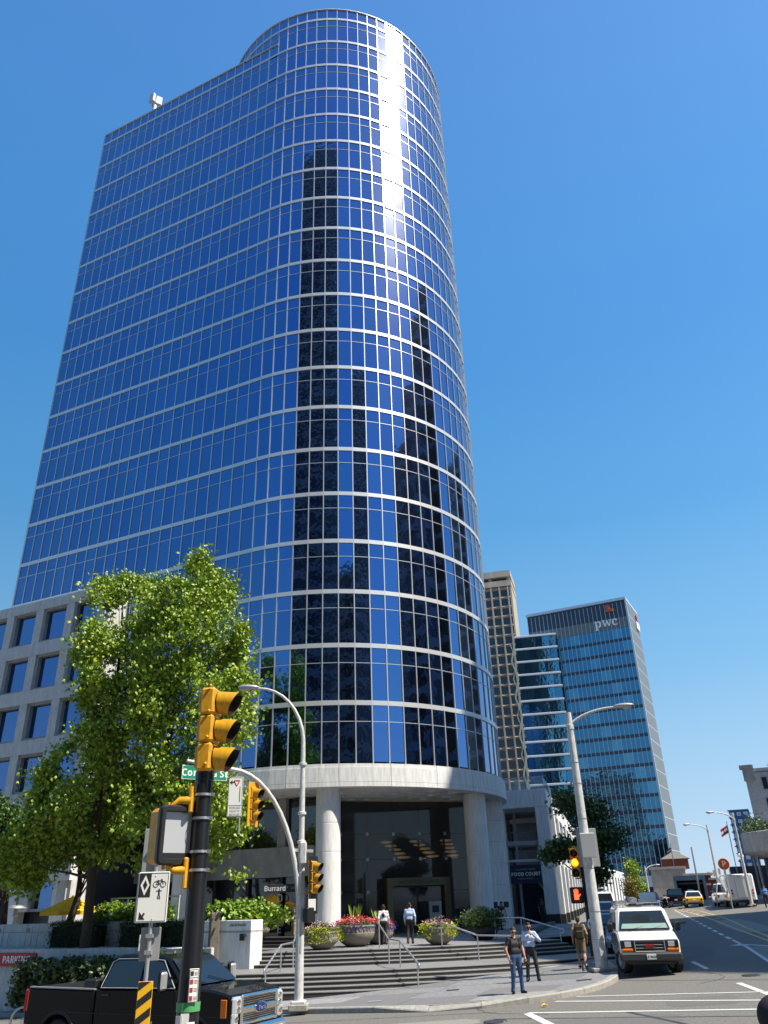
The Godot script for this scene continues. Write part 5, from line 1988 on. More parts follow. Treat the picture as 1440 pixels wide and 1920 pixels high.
	mb.tube([Vector3.ZERO, Vector3(0, 3.46 - S.y, 0)], 0.03, 10)
	part(mb, "post", M.galv, o)
	for q in [[3.18, 0.36, 0.62, -0.05, -0.06], [1.96, 0.28, 0.42, 0.0, -0.05]]:
		mb = MB.new()
		mb.cbox(Transform3D(Basis(Vector3.UP, 0.1), Vector3(q[3], q[0] - S.y, q[4])), Vector3(q[1], q[2], 0.012), 0.005)
		part(mb, "sign_back", M.sign_grey, o)
		for j in [0.7, -0.7]:
			mb = MB.new()
			mb.b(Vector3(0, q[0] - S.y + j * q[2] * 0.35, 0.0), Vector3(0.1, 0.05, 0.08))
			part(mb, "clamp", M.galv, o)
	var bl := thing("bicycle_lane_sign", "white sign with a diamond, a bicycle, a skater and an arrow on the thin post", "sign", Vector3(S.x, 2.56, S.z + 0.045), 0.08)
	mb = MB.new()
	mb.cb(Vector3.ZERO, Vector3(0.44, 0.66, 0.014), 0.006)
	part(mb, "plate", M.sign_white, bl)
	mb = MB.new()
	mb.cb(Vector3(-0.01, 0.0, -0.03), Vector3(0.46, 0.64, 0.02), 0.005)
	part(mb, "backing", M.sign_grey, bl)
	mb = MB.new()
	for q in [[0, 0.312, 0.41, 0.005], [0, -0.312, 0.41, 0.005], [0.205, 0, 0.005, 0.62], [-0.205, 0, 0.005, 0.62]]:
		mb.b(Vector3(q[0], q[1], 0.0085), Vector3(q[2], q[3], 0.003))
	part(mb, "frame_line", M.ink, bl)
	mb = MB.new()
	mb.b(Vector3(-0.122, 0.155, 0.0085), Vector3(0.165, 0.31, 0.003))
	part(mb, "black_field", M.ink, bl)
	mb = MB.new()
	var dm := [Vector2(0, 0.135), Vector2(0.065, 0), Vector2(0, -0.135), Vector2(-0.065, 0)]
	for k in 4:
		var a: Vector2 = dm[k]
		var b: Vector2 = dm[(k + 1) % 4]
		mb.oquad(Vector3(a.x - 0.122, a.y + 0.155, 0.0115), Vector3(b.x - 0.122, b.y + 0.155, 0.0115), Vector3(b.x * 0.52 - 0.122, b.y * 0.52 + 0.155, 0.0115), Vector3(a.x * 0.52 - 0.122, a.y * 0.52 + 0.155, 0.0115), Vector3(0, 0, 1))
	part(mb, "diamond", M.sign_white, bl)
	mb = MB.new()
	for s in [-0.052, 0.052]:
		var ring := []
		for j in 17:
			ring.append(Vector3(0.085 + s + 0.038 * cos(TAU * j / 16.0), 0.165 + 0.038 * sin(TAU * j / 16.0), 0.0085))
		mb.tube(ring, 0.004, 5, false)
	for q in [[0.033, 0.165, 0.06, 0.21], [0.06, 0.21, 0.115, 0.21], [0.06, 0.21, 0.09, 0.165], [0.09, 0.165, 0.115, 0.21], [0.137, 0.165, 0.115, 0.225], [0.033, 0.165, 0.09, 0.165], [0.1, 0.228, 0.125, 0.226], [0.05, 0.218, 0.07, 0.218]]:
		mb.tube([Vector3(q[0], q[1], 0.0085), Vector3(q[2], q[3], 0.0085)], 0.004, 5)
	part(mb, "bicycle_symbol", M.ink, bl)
	mb = MB.new()
	mb.ball(Transform3D(Basis(), Vector3(0.085, 0.095, 0.0085)), Vector3(0.012, 0.014, 0.003), 10, 6)
	for q in [[0.045, 0.076, 0.125, 0.078, 0.005], [0.085, 0.08, 0.088, 0.03, 0.011], [0.088, 0.035, 0.07, 0.0, 0.006], [0.07, 0.0, 0.085, -0.03, 0.006], [0.092, 0.03, 0.105, -0.03, 0.006]]:
		mb.bar(Vector3(q[0], q[1], 0.0085), Vector3(q[2], q[3], 0.0085), q[4] * 2, 0.003, Vector3(0, 0, 1))
	part(mb, "skater_symbol", M.ink, bl)
	mb = MB.new()
	mb.prism(PackedVector2Array([Vector2(-0.17, -0.285), Vector2(-0.085, -0.285), Vector2(-0.112, -0.255), Vector2(-0.085, -0.215), Vector2(-0.105, -0.2), Vector2(-0.13, -0.235), Vector2(-0.165, -0.19)]), Transform3D(), 0.007, 0.011)
	part(mb, "arrow", M.ink, bl)
	for q in [[0.0, 0.275], [-0.0, -0.285]]:
		mb = MB.new()
		mb.ball(Transform3D(Basis(), Vector3(q[0] + 0.02, q[1], 0.009)), Vector3(0.009, 0.009, 0.006), 8, 5)
		part(mb, "bolt", M.steel, bl)
	var hz := thing("hazard_marker", "yellow and black striped hazard marker at the bottom of the thin post", "sign", Vector3(S.x + 0.02, 1.02, S.z + 0.05), 0.12)
	mb = MB.new()
	mb.cb(Vector3.ZERO, Vector3(0.2, 0.98, 0.012), 0.005)
	part(mb, "plate", M.hazard_yellow, hz)
	for k in 6:
		var strip := PackedVector2Array([Vector2(-0.4, -0.68 + 0.21 * k), Vector2(0.4, -0.12 + 0.21 * k), Vector2(0.4, -0.02 + 0.21 * k), Vector2(-0.4, -0.58 + 0.21 * k)])
		for q in Geometry2D.intersect_polygons(strip, PackedVector2Array([Vector2(-0.096, -0.486), Vector2(0.096, -0.486), Vector2(0.096, 0.486), Vector2(-0.096, 0.486)])):
			mb = MB.new()
			mb.prism(q, Transform3D(), 0.004, 0.009)
			part(mb, "stripe", M.ink, hz)
	# ---- small no-stopping sign by the hedge
	var ns := thing("no_stopping_sign", "small white sign with a red ring in front of the dark hedge", "sign", on(-9.0, -31.2, 0.1))
	var hy := 1.35 - ns.position.y
	mb = MB.new()
	mb.tube([Vector3.ZERO, Vector3(0, hy + 0.2, 0)], 0.02, 8)
	part(mb, "post", M.galv, ns)
	mb = MB.new()
	mb.cb(Vector3(0, hy, 0.03), Vector3(0.3, 0.5, 0.012), 0.005)
	part(mb, "plate", M.sign_white, ns)
	mb = MB.new()
	var rg := []
	for j in 17:
		rg.append(Vector3(0.1 * cos(TAU * j / 16.0), hy + 0.08 + 0.1 * sin(TAU * j / 16.0), 0.038))
	mb.tube(rg, 0.014, 6, false)
	mb.bar(Vector3(-0.07, hy + 0.15, 0.038), Vector3(0.07, hy + 0.01, 0.038), 0.025, 0.01, Vector3(0, 0, 1))
	part(mb, "ring", M.sign_red, ns)
	mb = MB.new()
	mb.b(Vector3(0, hy + 0.08, 0.0365), Vector3(0.09, 0.12, 0.003))
	part(mb, "symbol", M.ink, ns)
	# ---- white pole at the right
	var R := on(7.32, -32.34, 0.15)
	o = thing("street_lamp", "large white street lamp pole with a grey box at the right corner", "street lamp", R, 0.0, "street lamps along the street")
	var L := lamp_pole(o, 9.2, 0.235, 0.125, Vector3(0.965, 0, 0.25), 1.9, 2.45)
	mb = MB.new()
	mb.cb(Vector3(0.02, 4.15, 0.24), Vector3(0.56, 0.86, 0.26), 0.02)
	part(mb, "control_box", M.galv, o)
	mb = MB.new()
	mb.cb(Vector3(0.12, 4.1, -0.24), Vector3(0.78, 1.35, 0.02), 0.01)
	part(mb, "sign_back", M.sign_grey, o)
	for y in [1.0, 1.9, 6.4, 7.2, 3.35, 5.1]:
		mb = MB.new()
		var r := lerpf(0.235, 0.125, y / 9.2) + 0.006
		mb.lathe(Transform3D(Basis(), Vector3(0, y, 0)), [Vector2(r - 0.01, 0), Vector2(r, 0.005), Vector2(r, 0.035), Vector2(r - 0.01, 0.04)], 16)
		part(mb, "strap", M.galv, o)
	mb = MB.new()
	mb.cb(Vector3(0.0, 0.62, 0.21), Vector3(0.16, 0.3, 0.06), 0.03)
	part(mb, "hand_hole", M.pole_white, o)
	# ---- black signal post behind it
	var G := on(8.52, -39.0, 0.15)
	o = thing("black_signal_post", "slim black signal post behind the white street lamp pole", "signal pole", G)
	mb = MB.new()
	mb.lathe(Transform3D(), octo(4.9, 0.12, 0.09), 12)
	part(mb, "shaft", M.pole_black, o)
	var s4 := thing("traffic_signal", "three-lamp signal showing amber, half behind the white street lamp pole", "traffic light", Vector3.ZERO, 0.0, "three-lamp traffic signals at the junction")
	signal_head(s4, look(Vector3(G.x - 0.32, 3.15, G.z + 0.15), Vector3(-0.25, 0, 0.97)), 1, 0.4)
	mb = MB.new()
	for y in [3.1, 4.4]:
		mb.bar(Vector3(G.x, y, G.z), Vector3(G.x - 0.35, y, G.z + 0.1), 0.06, 0.06)
	part(mb, "bracket", M.signal_yellow, s4)
	var ph := thing("hand_signal", "black pedestrian signal showing a red hand below the amber light", "pedestrian signal", Vector3(G.x - 0.42, 2.42, G.z + 0.15), yawof(Vector3(-0.35, 0, 0.93)))
	mb = MB.new()
	mb.cb(Vector3(0, 0, 0), Vector3(0.55, 0.66, 0.3), 0.04)
	mb.b(Vector3(0.2, 0, -0.3), Vector3(0.1, 0.1, 0.5))
	part(mb, "housing", M.black_plastic, ph)
	mb = MB.new()
	mb.cb(Vector3(0.0, -0.07, 0.158), Vector3(0.2, 0.22, 0.012), 0.004)
	for k in 4:
		mb.cbox(Transform3D(Basis(Vector3.BACK, 0.12 - 0.08 * k), Vector3(-0.075 + 0.05 * k, 0.12 + (0.03 if k == 1 or k == 2 else 0.0), 0.158)), Vector3(0.04, 0.2, 0.012), 0.004)
	mb.cbox(Transform3D(Basis(Vector3.BACK, -0.7), Vector3(0.13, -0.02, 0.158)), Vector3(0.042, 0.17, 0.012), 0.004)
	part(mb, "red_hand", M.hand_lit, ph)
	var hl := OmniLight3D.new()
	hl.name = "hand_light"
	hl.light_color = Color(1, 0.2, 0.08)
	hl.light_energy = 0.03
	hl.light_size = 0.1
	hl.omni_range = 10
	hl.shadow_enabled = true
	ph.add_child(hl)
	hl.position = Vector3(0, 0, 0.25)
	var al := OmniLight3D.new()
	al.name = "amber_light"
	al.light_color = Color(1, 0.6, 0.15)
	al.light_energy = 0.03
	al.light_size = 0.1
	al.omni_range = 10
	al.shadow_enabled = true
	s4.add_child(al)
	al.position = Vector3(G.x - 0.36, 3.75, G.z + 0.42)
	# ---- lamps further down the street
	var spots := [[32.4, -79.6, 7.9, "white street lamp behind the white van at the right", -1.0], [33.4, -89.4, 7.6, "white street lamp right of the taxi, second from the right edge", -1.0], [36.6, -104.5, 6.3, "slim grey lamp pole just right of the taxi", 0.0], [31.8, -109.0, 4.6, "short white street lamp in front of the lettered tower", 1.0]]
	for q in spots:
		var b := on(q[0], q[1], 0.15)
		var l := thing("street_lamp", q[3], "street lamp", b, 0.0, "street lamps along the street")
		if q[4] == 0.0:
			mb = MB.new()
			mb.lathe(Transform3D(), octo(q[2] - 0.2, 0.12, 0.09), 8)
			part(mb, "pole", M.galv, l)
		else:
			lamp_pole(l, q[2], 0.16, 0.09, Vector3(q[4] * 0.95, 0, -0.1 * q[4]), 1.4 if q[4] > 0 else 1.9, 0.6)

func lamp_pole(o: Node3D, h: float, r0: float, r1: float, d: Vector3, reach: float, drop: float) -> Vector3:
	var mb := MB.new()
	mb.cb(Vector3(0, 0.06, 0), Vector3(r0 * 3.4, 0.12, r0 * 3.4), 0.02)
	part(mb, "base_plate", M.kerb, o)
	mb = MB.new()
	mb.lathe(Transform3D(), octo(h, r0, r1), 8)
	part(mb, "pole", M.pole_white, o)
	var pts := []
	d = d.normalized()
	for k in 11:
		var t := k / 10.0
		pts.append(Vector3(0, h - 0.55 + 0.62 * sin(t * PI / 2), 0) + d * (reach * (1.0 - cos(t * PI / 2)) * 0.55 + reach * 0.45 * t))
	mb = MB.new()
	mb.tube(pts, [0.07, 0.068, 0.066, 0.064, 0.062, 0.06, 0.057, 0.054, 0.05, 0.046, 0.042], 8)
	part(mb, "arm", M.pole_white, o)
	mb = MB.new()
	mb.lathe(Transform3D(Basis(), Vector3(0, h - 0.7, 0)), [Vector2(r1 + 0.005, 0), Vector2(r1 + 0.03, 0.02), Vector2(r1 + 0.03, 0.2), Vector2(r1 + 0.005, 0.22)], 12)
	part(mb, "collar", M.pole_white, o)
	cobra(o, pts[-1], d + Vector3(0, 0.02, 0))
	return pts[-1]

# ---------------------------------------------------------------- vehicles; local +x is forwards
func arch(cx: float, r: float, y0: float, n := 9) -> Array:
	# points of a wheel opening from back to front along the sill
	var a := []
	var s := asin(clampf((y0 - r * 0.78) / r, -1, 1))
	for i in n:
		var t := lerpf(PI - s, s, i / (n - 1.0))
		a.append(Vector2(cx + r * cos(t), r * 0.78 + r * sin(t)))
	return a

func side_sheet(mb: MB, poly: PackedVector2Array, wf: Callable, off: float, sides := [-1.0, 1.0]) -> void:
	var t := Geometry2D.triangulate_polygon(poly)
	for s in sides:
		for i in range(0, t.size(), 3):
			var q := []
			for k in 3:
				var p := poly[t[i + k]]
				q.append(Vector3(p.x, p.y, s * (wf.call(p.y) + off)))
			mb.otri(q[0], q[1], q[2], Vector3(0, 0, s))

func wheel(o: Node3D, at: Vector3, r: float, w: float, turn := 0.0, rim: Material = null) -> void:
	var x := Transform3D(Basis(Vector3.UP, turn) * Basis(Vector3.RIGHT, PI / 2), at)
	var mb := MB.new()
	mb.lathe(x, [Vector2(r * 0.62, -w * 0.5), Vector2(r * 0.93, -w * 0.5), Vector2(r, -w * 0.36), Vector2(r, w * 0.36), Vector2(r * 0.93, w * 0.5), Vector2(r * 0.62, w * 0.5)], 24)
	var t := part(mb, "wheel", M.rubber, o)
	mb = MB.new()
	for s in [-1.0, 1.0]:
		mb.lathe(x, [Vector2(r * 0.63, s * w * 0.45), Vector2(r * 0.55, s * w * 0.34), Vector2(r * 0.2, s * w * 0.30), Vector2(0, s * w * 0.36)], 20)
	for k in 6:
		var an := TAU * k / 6.0
		for s in [-1.0, 1.0]:
			mb.bar(x * Vector3(cos(an) * r * 0.1, s * w * 0.40, sin(an) * r * 0.1), x * Vector3(cos(an) * r * 0.58, s * w * 0.44, sin(an) * r * 0.58), r * 0.12, r * 0.1)
	part(mb, "rim", rim if rim else M.galv, t)

func paint(key: String, c: Color, metal := 0.0) -> StandardMaterial3D:
	var m := mk(key, c, 0.35 if c.get_luminance() > 0.1 else 0.12, metal)
	if c.get_luminance() < 0.1: m.metallic_specular = 0.1
	m.clearcoat_enabled = true
	m.clearcoat = 1.0 if c.get_luminance() > 0.01 else 0.45
	m.clearcoat_roughness = 0.03
	return m

func car(called: String, label: String, cat: String, at: Vector3, fwd: Vector3, pm: Material, L: float, W: float, H: float, belt: float, prof: Array, group := "", roof: Material = null) -> Node3D:
	# prof: hood front height, cowl x, roof front x, roof rear x, rear belt x (fractions of half length)
	var o := thing(called, label, cat, at, yawx(fwd), group)
	var h := L * 0.5
	var r := 0.33
	var wf := func(y: float) -> float: return W * 0.5 - 0.05 * clampf((0.55 - y) / 0.3, 0, 1) - (0.0 if y < belt else (y - belt) / (H - belt) * W * 0.13)
	var low := [Vector2(-h + 0.05, 0.34)]
	low.append_array(arch(-h * 0.60, r + 0.05, 0.3))
	low.append_array(arch(h * 0.62, r + 0.05, 0.3))
	low.append_array([Vector2(h - 0.06, 0.32), Vector2(h, 0.55), Vector2(h - 0.05, prof[0] - 0.08), Vector2(h - 0.18, prof[0]), Vector2(prof[1] * h, belt), Vector2(prof[4] * h, belt + 0.01), Vector2(-h, belt - 0.12), Vector2(-h, 0.6)])
	var mb := MB.new()
	mb.hull(PackedVector2Array(low), wf, 0.05)
	part(mb, "body", pm, o)
	mb = MB.new()
	var up := PackedVector2Array([Vector2(prof[1] * h, belt - 0.02), Vector2(prof[2] * h, H - 0.06), Vector2(prof[2] * h - 0.25, H), Vector2(prof[3] * h + 0.25, H - 0.02), Vector2(prof[3] * h, H - 0.09), Vector2(prof[4] * h, belt - 0.02)])
	mb.hull(up, wf, 0.05)
	part(mb, "cabin", roof if roof else pm, o)
	# glass
	mb = MB.new()
	var a := Vector2(prof[1] * h, belt)
	var b := Vector2(prof[2] * h, H - 0.06)
	var c := Vector2(prof[3] * h, H - 0.09)
	var d := Vector2(prof[4] * h, belt)
	var m := (b.x + c.x) * 0.5
	side_sheet(mb, PackedVector2Array([Vector2(a.x - 0.22, belt + 0.04), Vector2(b.x - 0.12, H - 0.12), Vector2(m + 0.06, H - 0.12), Vector2(m + 0.06, belt + 0.04)]), wf, 0.006)
	side_sheet(mb, PackedVector2Array([Vector2(m - 0.06, belt + 0.04), Vector2(m - 0.06, H - 0.12), Vector2(c.x + 0.15, H - 0.13), Vector2(d.x + 0.2, belt + 0.05)]), wf, 0.006)
	part(mb, "side_window", M.dark_glass, o)
	for e in [[a, b, "windscreen"], [d, c, "rear_window"]]:
		mb = MB.new()
		var dirn: Vector2 = (e[1] - e[0])
		var nn := Vector2(dirn.y, -dirn.x).normalized()
		if (nn.x > 0) != (e[2] == "windscreen"): nn = -nn
		var p0: Vector2 = e[0] + dirn * 0.1 + nn * 0.012
		var p1: Vector2 = e[0] + dirn * 0.93 + nn * 0.012
		var w0: float = wf.call(p0.y) - 0.09
		var w1: float = wf.call(p1.y) - 0.1
		mb.oquad(Vector3(p0.x, p0.y, -w0), Vector3(p0.x, p0.y, w0), Vector3(p1.x, p1.y, w1), Vector3(p1.x, p1.y, -w1), Vector3(nn.x, nn.y, 0))
		part(mb, e[2], M.dark_glass, o)
	for s in [-1.0, 1.0]:
		wheel(o, Vector3(h * 0.62, r, s * (W * 0.5 - 0.13)), r, 0.22)
		wheel(o, Vector3(-h * 0.60, r, s * (W * 0.5 - 0.13)), r, 0.22)
		mb = MB.new()
		mb.cb(Vector3(h - 0.09, prof[0] - 0.15, s * (W * 0.5 - 0.27)), Vector3(0.18, 0.15, 0.36), 0.04)
		part(mb, "headlight", M.lamp_clear, o)
		mb = MB.new()
		mb.cb(Vector3(-h + 0.05, belt - 0.24, s * (W * 0.5 - 0.17)), Vector3(0.14, 0.24, 0.24), 0.04)
		part(mb, "tail_light", M.tail_red, o)
		mb = MB.new()
		mb.cb(Vector3(prof[1] * h - 0.25, belt + 0.08, s * (W * 0.5 + 0.1)), Vector3(0.1, 0.15, 0.22), 0.04)
		part(mb, "mirror", M.black_plastic, o)
	mb = MB.new()
	mb.cb(Vector3(h - 0.02, 0.6, 0), Vector3(0.06, 0.22, W * 0.5), 0.02)
	part(mb, "grille", M.black_plastic, o)
	mb = MB.new()
	mb.b(Vector3(h + 0.02, 0.5, 0), Vector3(0.02, 0.13, 0.32))
	mb.b(Vector3(-h - 0.01, 0.72, 0), Vector3(0.02, 0.13, 0.32))
	part(mb, "number_plate", M.sign_white, o)
	mb = MB.new()
	mb.cb(Vector3(-h + 0.02, 0.42, 0), Vector3(0.1, 0.16, W * 0.86), 0.04)
	mb.cb(Vector3(h - 0.02, 0.4, 0), Vector3(0.1, 0.14, W * 0.8), 0.04)
	part(mb, "bumper", M.black_plastic, o)
	return o

func vehicles() -> void:
	mk("lamp_clear", Color(0.62, 0.64, 0.66), 0.08, 0.5)
	mk("tail_red", Color(0.35, 0.012, 0.015), 0.2)
	mk("amber_plastic", Color(0.75, 0.18, 0.005), 0.25)
	mk("oval_blue", Color(0.01, 0.03, 0.14), 0.2)
	mk("badge_red", Color(0.55, 0.02, 0.03), 0.35)
	paint("paint_black", Color(0.006, 0.007, 0.010))
	paint("paint_van", Color(0.80, 0.80, 0.78))
	paint("paint_taxi", Color(0.80, 0.48, 0.05))
	paint("paint_navy", Color(0.02, 0.035, 0.085))
	paint("paint_silver", Color(0.32, 0.34, 0.38), 0.6)
	paint("paint_red", Color(0.30, 0.02, 0.025))
	pickup()
	work_van()
	var back := -VD
	car("parked_car", "grey blue car parked directly behind the white work van", "car", uv(0.05, 43.3), back, M.paint_silver, 4.4, 1.78, 1.45, 0.93, [0.78, 0.42, 0.12, -0.5, -0.82], "cars parked along the kerb")
	car("parked_car", "dark navy car parked second behind the white work van", "car", uv(0.65, 50.5), back, M.paint_navy, 4.5, 1.8, 1.5, 0.95, [0.8, 0.42, 0.12, -0.5, -0.8], "cars parked along the kerb")
	car("parked_car", "dark parked car with a red roof, third behind the white work van", "car", uv(0.95, 58.5), back, M.paint_navy, 4.3, 1.78, 1.48, 0.95, [0.8, 0.42, 0.12, -0.5, -0.82], "cars parked along the kerb", M.paint_red)
	car("parked_car", "white sport utility car parked behind the red roofed car", "car", uv(1.2, 68.5), back, M.paint_van, 4.8, 1.95, 1.85, 1.1, [0.98, 0.42, 0.14, -0.82, -0.95], "cars parked along the kerb")
	car("parked_van", "tall white van at the far end of the parked row", "van", uv(1.5, 79.5), back, M.paint_van, 5.4, 2.05, 2.45, 1.25, [1.15, 0.62, 0.42, -0.92, -0.97], "cars parked along the kerb")
	car("oncoming_car", "dark blue sport utility car coming towards the viewer in the left lane", "car", uv(-3.3, 104.0), back, M.paint_navy, 4.8, 1.95, 1.86, 1.12, [1.02, 0.40, 0.14, -0.8, -0.95])
	car("waiting_car", "small dark blue car beside the two young street trees", "car", uv(-1.2, 110.0), back, M.paint_navy, 4.4, 1.8, 1.45, 0.95, [0.8, 0.42, 0.12, -0.5, -0.82])
	car("black_suv", "black sport utility car seen from behind, left of the yellow taxi", "car", uv(-6.2, 109.5), VD, M.paint_black, 5.0, 2.0, 1.92, 1.15, [1.05, 0.40, 0.16, -0.92, -0.98])
	var tx := car("taxi", "yellow taxi with a white roof seen from behind", "taxi", uv(-7.55, 100.5), VD, M.paint_taxi, 4.6, 1.80, 1.6, 1.0, [0.82, 0.5, 0.2, -0.78, -0.95], "", M.paint_van)
	var mb := MB.new()
	mb.cb(Vector3(0.3, 1.66, 0), Vector3(0.25, 0.14, 0.6), 0.03)
	part(mb, "roof_sign", M.sign_white, tx)
	car("white_van", "white van parked in front of the white shuttle bus", "van", uv(-10.25, 94.5), VD, M.paint_van, 5.2, 2.0, 2.1, 1.2, [1.1, 0.6, 0.4, -0.92, -0.97])
	shuttle()
	for k in 2:
		var m := thing("motorcycle", ["dark motorcycle parked left of the black car, nearer one", "dark motorcycle parked left of the black car, farther one"][k], "motorcycle", uv(-4.9 - 0.35 * k, 106.0 + 1.6 * k), yawx(-VD) + 0.5, "parked motorcycles")
		for s in [-0.7, 0.7]:
			wheel(m, Vector3(s, 0.32, 0), 0.32, 0.13)
		mb = MB.new()
		mb.tube([Vector3(-0.8, 0.82, 0), Vector3(-0.3, 0.78, 0), Vector3(0.15, 0.95, 0), Vector3(0.4, 0.9, 0)], [0.09, 0.14, 0.17, 0.1], 10)
		mb.cb(Vector3(0, 0.5, 0), Vector3(0.6, 0.4, 0.3), 0.08)
		part(mb, "body", M.paint_black, m)
		mb = MB.new()
		mb.tube([Vector3(0.7, 0.32, 0.06), Vector3(0.45, 1.0, 0.06)], 0.03, 6)
		mb.tube([Vector3(0.42, 1.08, -0.36), Vector3(0.46, 1.04, 0), Vector3(0.42, 1.08, 0.36)], 0.02, 6)
		part(mb, "fork", M.steel, m)

func pickup() -> void:
	var P := on(-5.7, -22.1)
	P = WD * 15.4 + ND * -18.15
	P.y = gr(P.x, P.z)
	var o := thing("pickup_truck", "glossy black crew cab pickup truck with a chrome front behind the black pole", "pickup truck", P, yawx(-WD))
	var wf := func(y: float) -> float: return 1.05 - 0.04 * clampf((0.8 - y) / 0.4, 0, 1) - (0.0 if y < 1.5 else (y - 1.5) * 0.30)
	var mb := MB.new()
	var r := 0.44
	# cab and hood
	var cab := [Vector2(-0.95, 0.62)]
	cab.append_array([Vector2(1.55, 0.6)])
	cab.append_array(arch(2.12, 0.56, 0.62))
	cab.append_array([Vector2(3.05, 0.66), Vector2(3.2, 0.8), Vector2(3.2, 1.34), Vector2(3.1, 1.45), Vector2(2.7, 1.53), Vector2(1.95, 1.585), Vector2(1.75, 1.56), Vector2(-0.95, 1.53)])
	mb.hull(PackedVector2Array(cab), wf, 0.045)
	part(mb, "cab_body", M.paint_black, o)
	mb = MB.new()
	mb.hull(PackedVector2Array([Vector2(1.87, 1.54), Vector2(1.12, 2.17), Vector2(0.82, 2.25), Vector2(-0.36, 2.26), Vector2(-0.7, 2.2), Vector2(-0.92, 1.52)]), wf, 0.05)
	part(mb, "cabin", M.paint_black, o)
	# bed
	mb = MB.new()
	var bed := [Vector2(-3.28, 0.72)]
	bed.append_array(arch(-2.08, 0.57, 0.66))
	bed.append_array([Vector2(-0.99, 0.64), Vector2(-0.99, 1.5), Vector2(-3.24, 1.53), Vector2(-3.3, 1.46)])
	mb.hull(PackedVector2Array(bed), wf, 0.04)
	part(mb, "cargo_bed", M.paint_black, o)
	mb = MB.new()
	mb.b(Vector3(-2.15, 1.515, 0), Vector3(2.1, 0.03, 1.75))
	part(mb, "bed_cover", M.black_plastic, o)
	mb = MB.new()
	mb.cb(Vector3(-1.25, 1.62, 0), Vector3(0.42, 0.2, 1.9), 0.03)
	part(mb, "tool_box", M.black_plastic, o)
	mb = MB.new()
	for s in [-1.0, 1.0]:
		mb.bar(Vector3(-3.2, 1.545, s * 1.0), Vector3(-1.0, 1.52, s * 1.0), 0.09, 0.03)
	part(mb, "rail_cap", M.galv, o)
	# flares
	for cx in [2.12, -2.08]:
		for s in [-1.0, 1.0]:
			var pts := []
			for i in 13:
				var t := lerpf(PI + 0.12, -0.12, i / 12.0)
				pts.append(Vector3(cx + 0.585 * cos(t), 0.44 + 0.575 * sin(t), s * 1.045))
			mb = MB.new()
			mb.tube(pts, 0.045, 8)
			part(mb, "wheel_flare", M.paint_black, o)
			wheel(o, Vector3(cx, r, s * 0.88), r, 0.29, 0.25 if cx > 0 else 0.0, M.steel)
	# windows with bright trim
	var win := [PackedVector2Array([Vector2(1.47, 1.60), Vector2(0.98, 2.10), Vector2(0.50, 2.14), Vector2(0.50, 1.58)]), PackedVector2Array([Vector2(0.39, 1.58), Vector2(0.39, 2.14), Vector2(-0.44, 2.13), Vector2(-0.58, 2.06), Vector2(-0.74, 1.58)])]
	mb = MB.new()
	for w in win:
		side_sheet(mb, w, wf, 0.006)
	part(mb, "side_window", M.dark_glass, o)
	var outline := [Vector2(1.51, 1.565), Vector2(1.0, 2.13), Vector2(0.55, 2.175), Vector2(-0.46, 2.165), Vector2(-0.62, 2.09), Vector2(-0.79, 1.555)]
	for s in [-1.0, 1.0]:
		var pts := []
		for p in outline:
			pts.append(Vector3(p.x, p.y, s * (wf.call(p.y) + 0.006)))
		pts.append(pts[0])
		mb = MB.new()
		mb.tube(pts, 0.013, 6)
		part(mb, "window_trim", M.galv, o)
	mb = MB.new()
	var a := Vector2(1.85, 1.60) + Vector2(0.012, 0.012)
	var b := Vector2(1.16, 2.155) + Vector2(0.012, 0.012)
	mb.oquad(Vector3(a.x, a.y, -0.95), Vector3(a.x, a.y, 0.95), Vector3(b.x, b.y, 0.78), Vector3(b.x, b.y, -0.78), Vector3(1, 1, 0))
	part(mb, "windscreen", M.dark_glass, o)
	for s in [-0.5, 0.3]:
		mb = MB.new()
		mb.bar(Vector3(1.89, 1.62, s), Vector3(1.72, 1.76, s + 0.55), 0.02, 0.015)
		part(mb, "wiper", M.black_plastic, o)
	# seams, handles, vent, badge
	mb = MB.new()
	for s in [-1.0, 1.0]:
		for q in [[1.58, 0.68, 1.53], [0.44, 0.68, 1.56], [-0.8, 0.95, 1.53]]:
			mb.b(Vector3(q[0], (q[1] + q[2]) * 0.5, s * 1.049), Vector3(0.012, q[2] - q[1], 0.006))
		mb.b(Vector3(0.1, 0.69, s * 1.045), Vector3(2.3, 0.012, 0.008))
		mb.b(Vector3(0.6, 1.02, s * 1.0495), Vector3(5.2, 0.016, 0.006))
	part(mb, "panel_seam", M.ink, o)
	for s in [-1.0, 1.0]:
		for x in [0.62, -0.6]:
			mb = MB.new()
			mb.cb(Vector3(x, 1.4, s * 1.075), Vector3(0.24, 0.04, 0.04), 0.015)
			part(mb, "door_handle", M.black_gloss, o)
		mb = MB.new()
		mb.cb(Vector3(1.72, 1.15, s * 1.05), Vector3(0.12, 0.5, 0.02), 0.008)
		part(mb, "fender_vent", M.chrome, o)
		mb = MB.new()
		mb.cb(Vector3(0.75, 0.86, s * 1.052), Vector3(0.36, 0.07, 0.01), 0.004)
		part(mb, "badge", M.galv, o)
		# towing mirror
		mb = MB.new()
		mb.bar(Vector3(1.34, 1.62, s * 1.02), Vector3(1.38, 1.63, s * 1.3), 0.07, 0.05)
		mb.bar(Vector3(1.34, 1.78, s * 0.97), Vector3(1.38, 1.78, s * 1.3), 0.07, 0.05)
		mb.cb(Vector3(1.38, 1.74, s * 1.36), Vector3(0.14, 0.46, 0.24), 0.05)
		part(mb, "mirror", M.black_gloss, o)
		mb = MB.new()
		mb.cb(Vector3(1.44, 1.74, s * 1.37), Vector3(0.09, 0.38, 0.22), 0.05)
		part(mb, "mirror_cap", M.galv, o)
		# lights
		mb = MB.new()
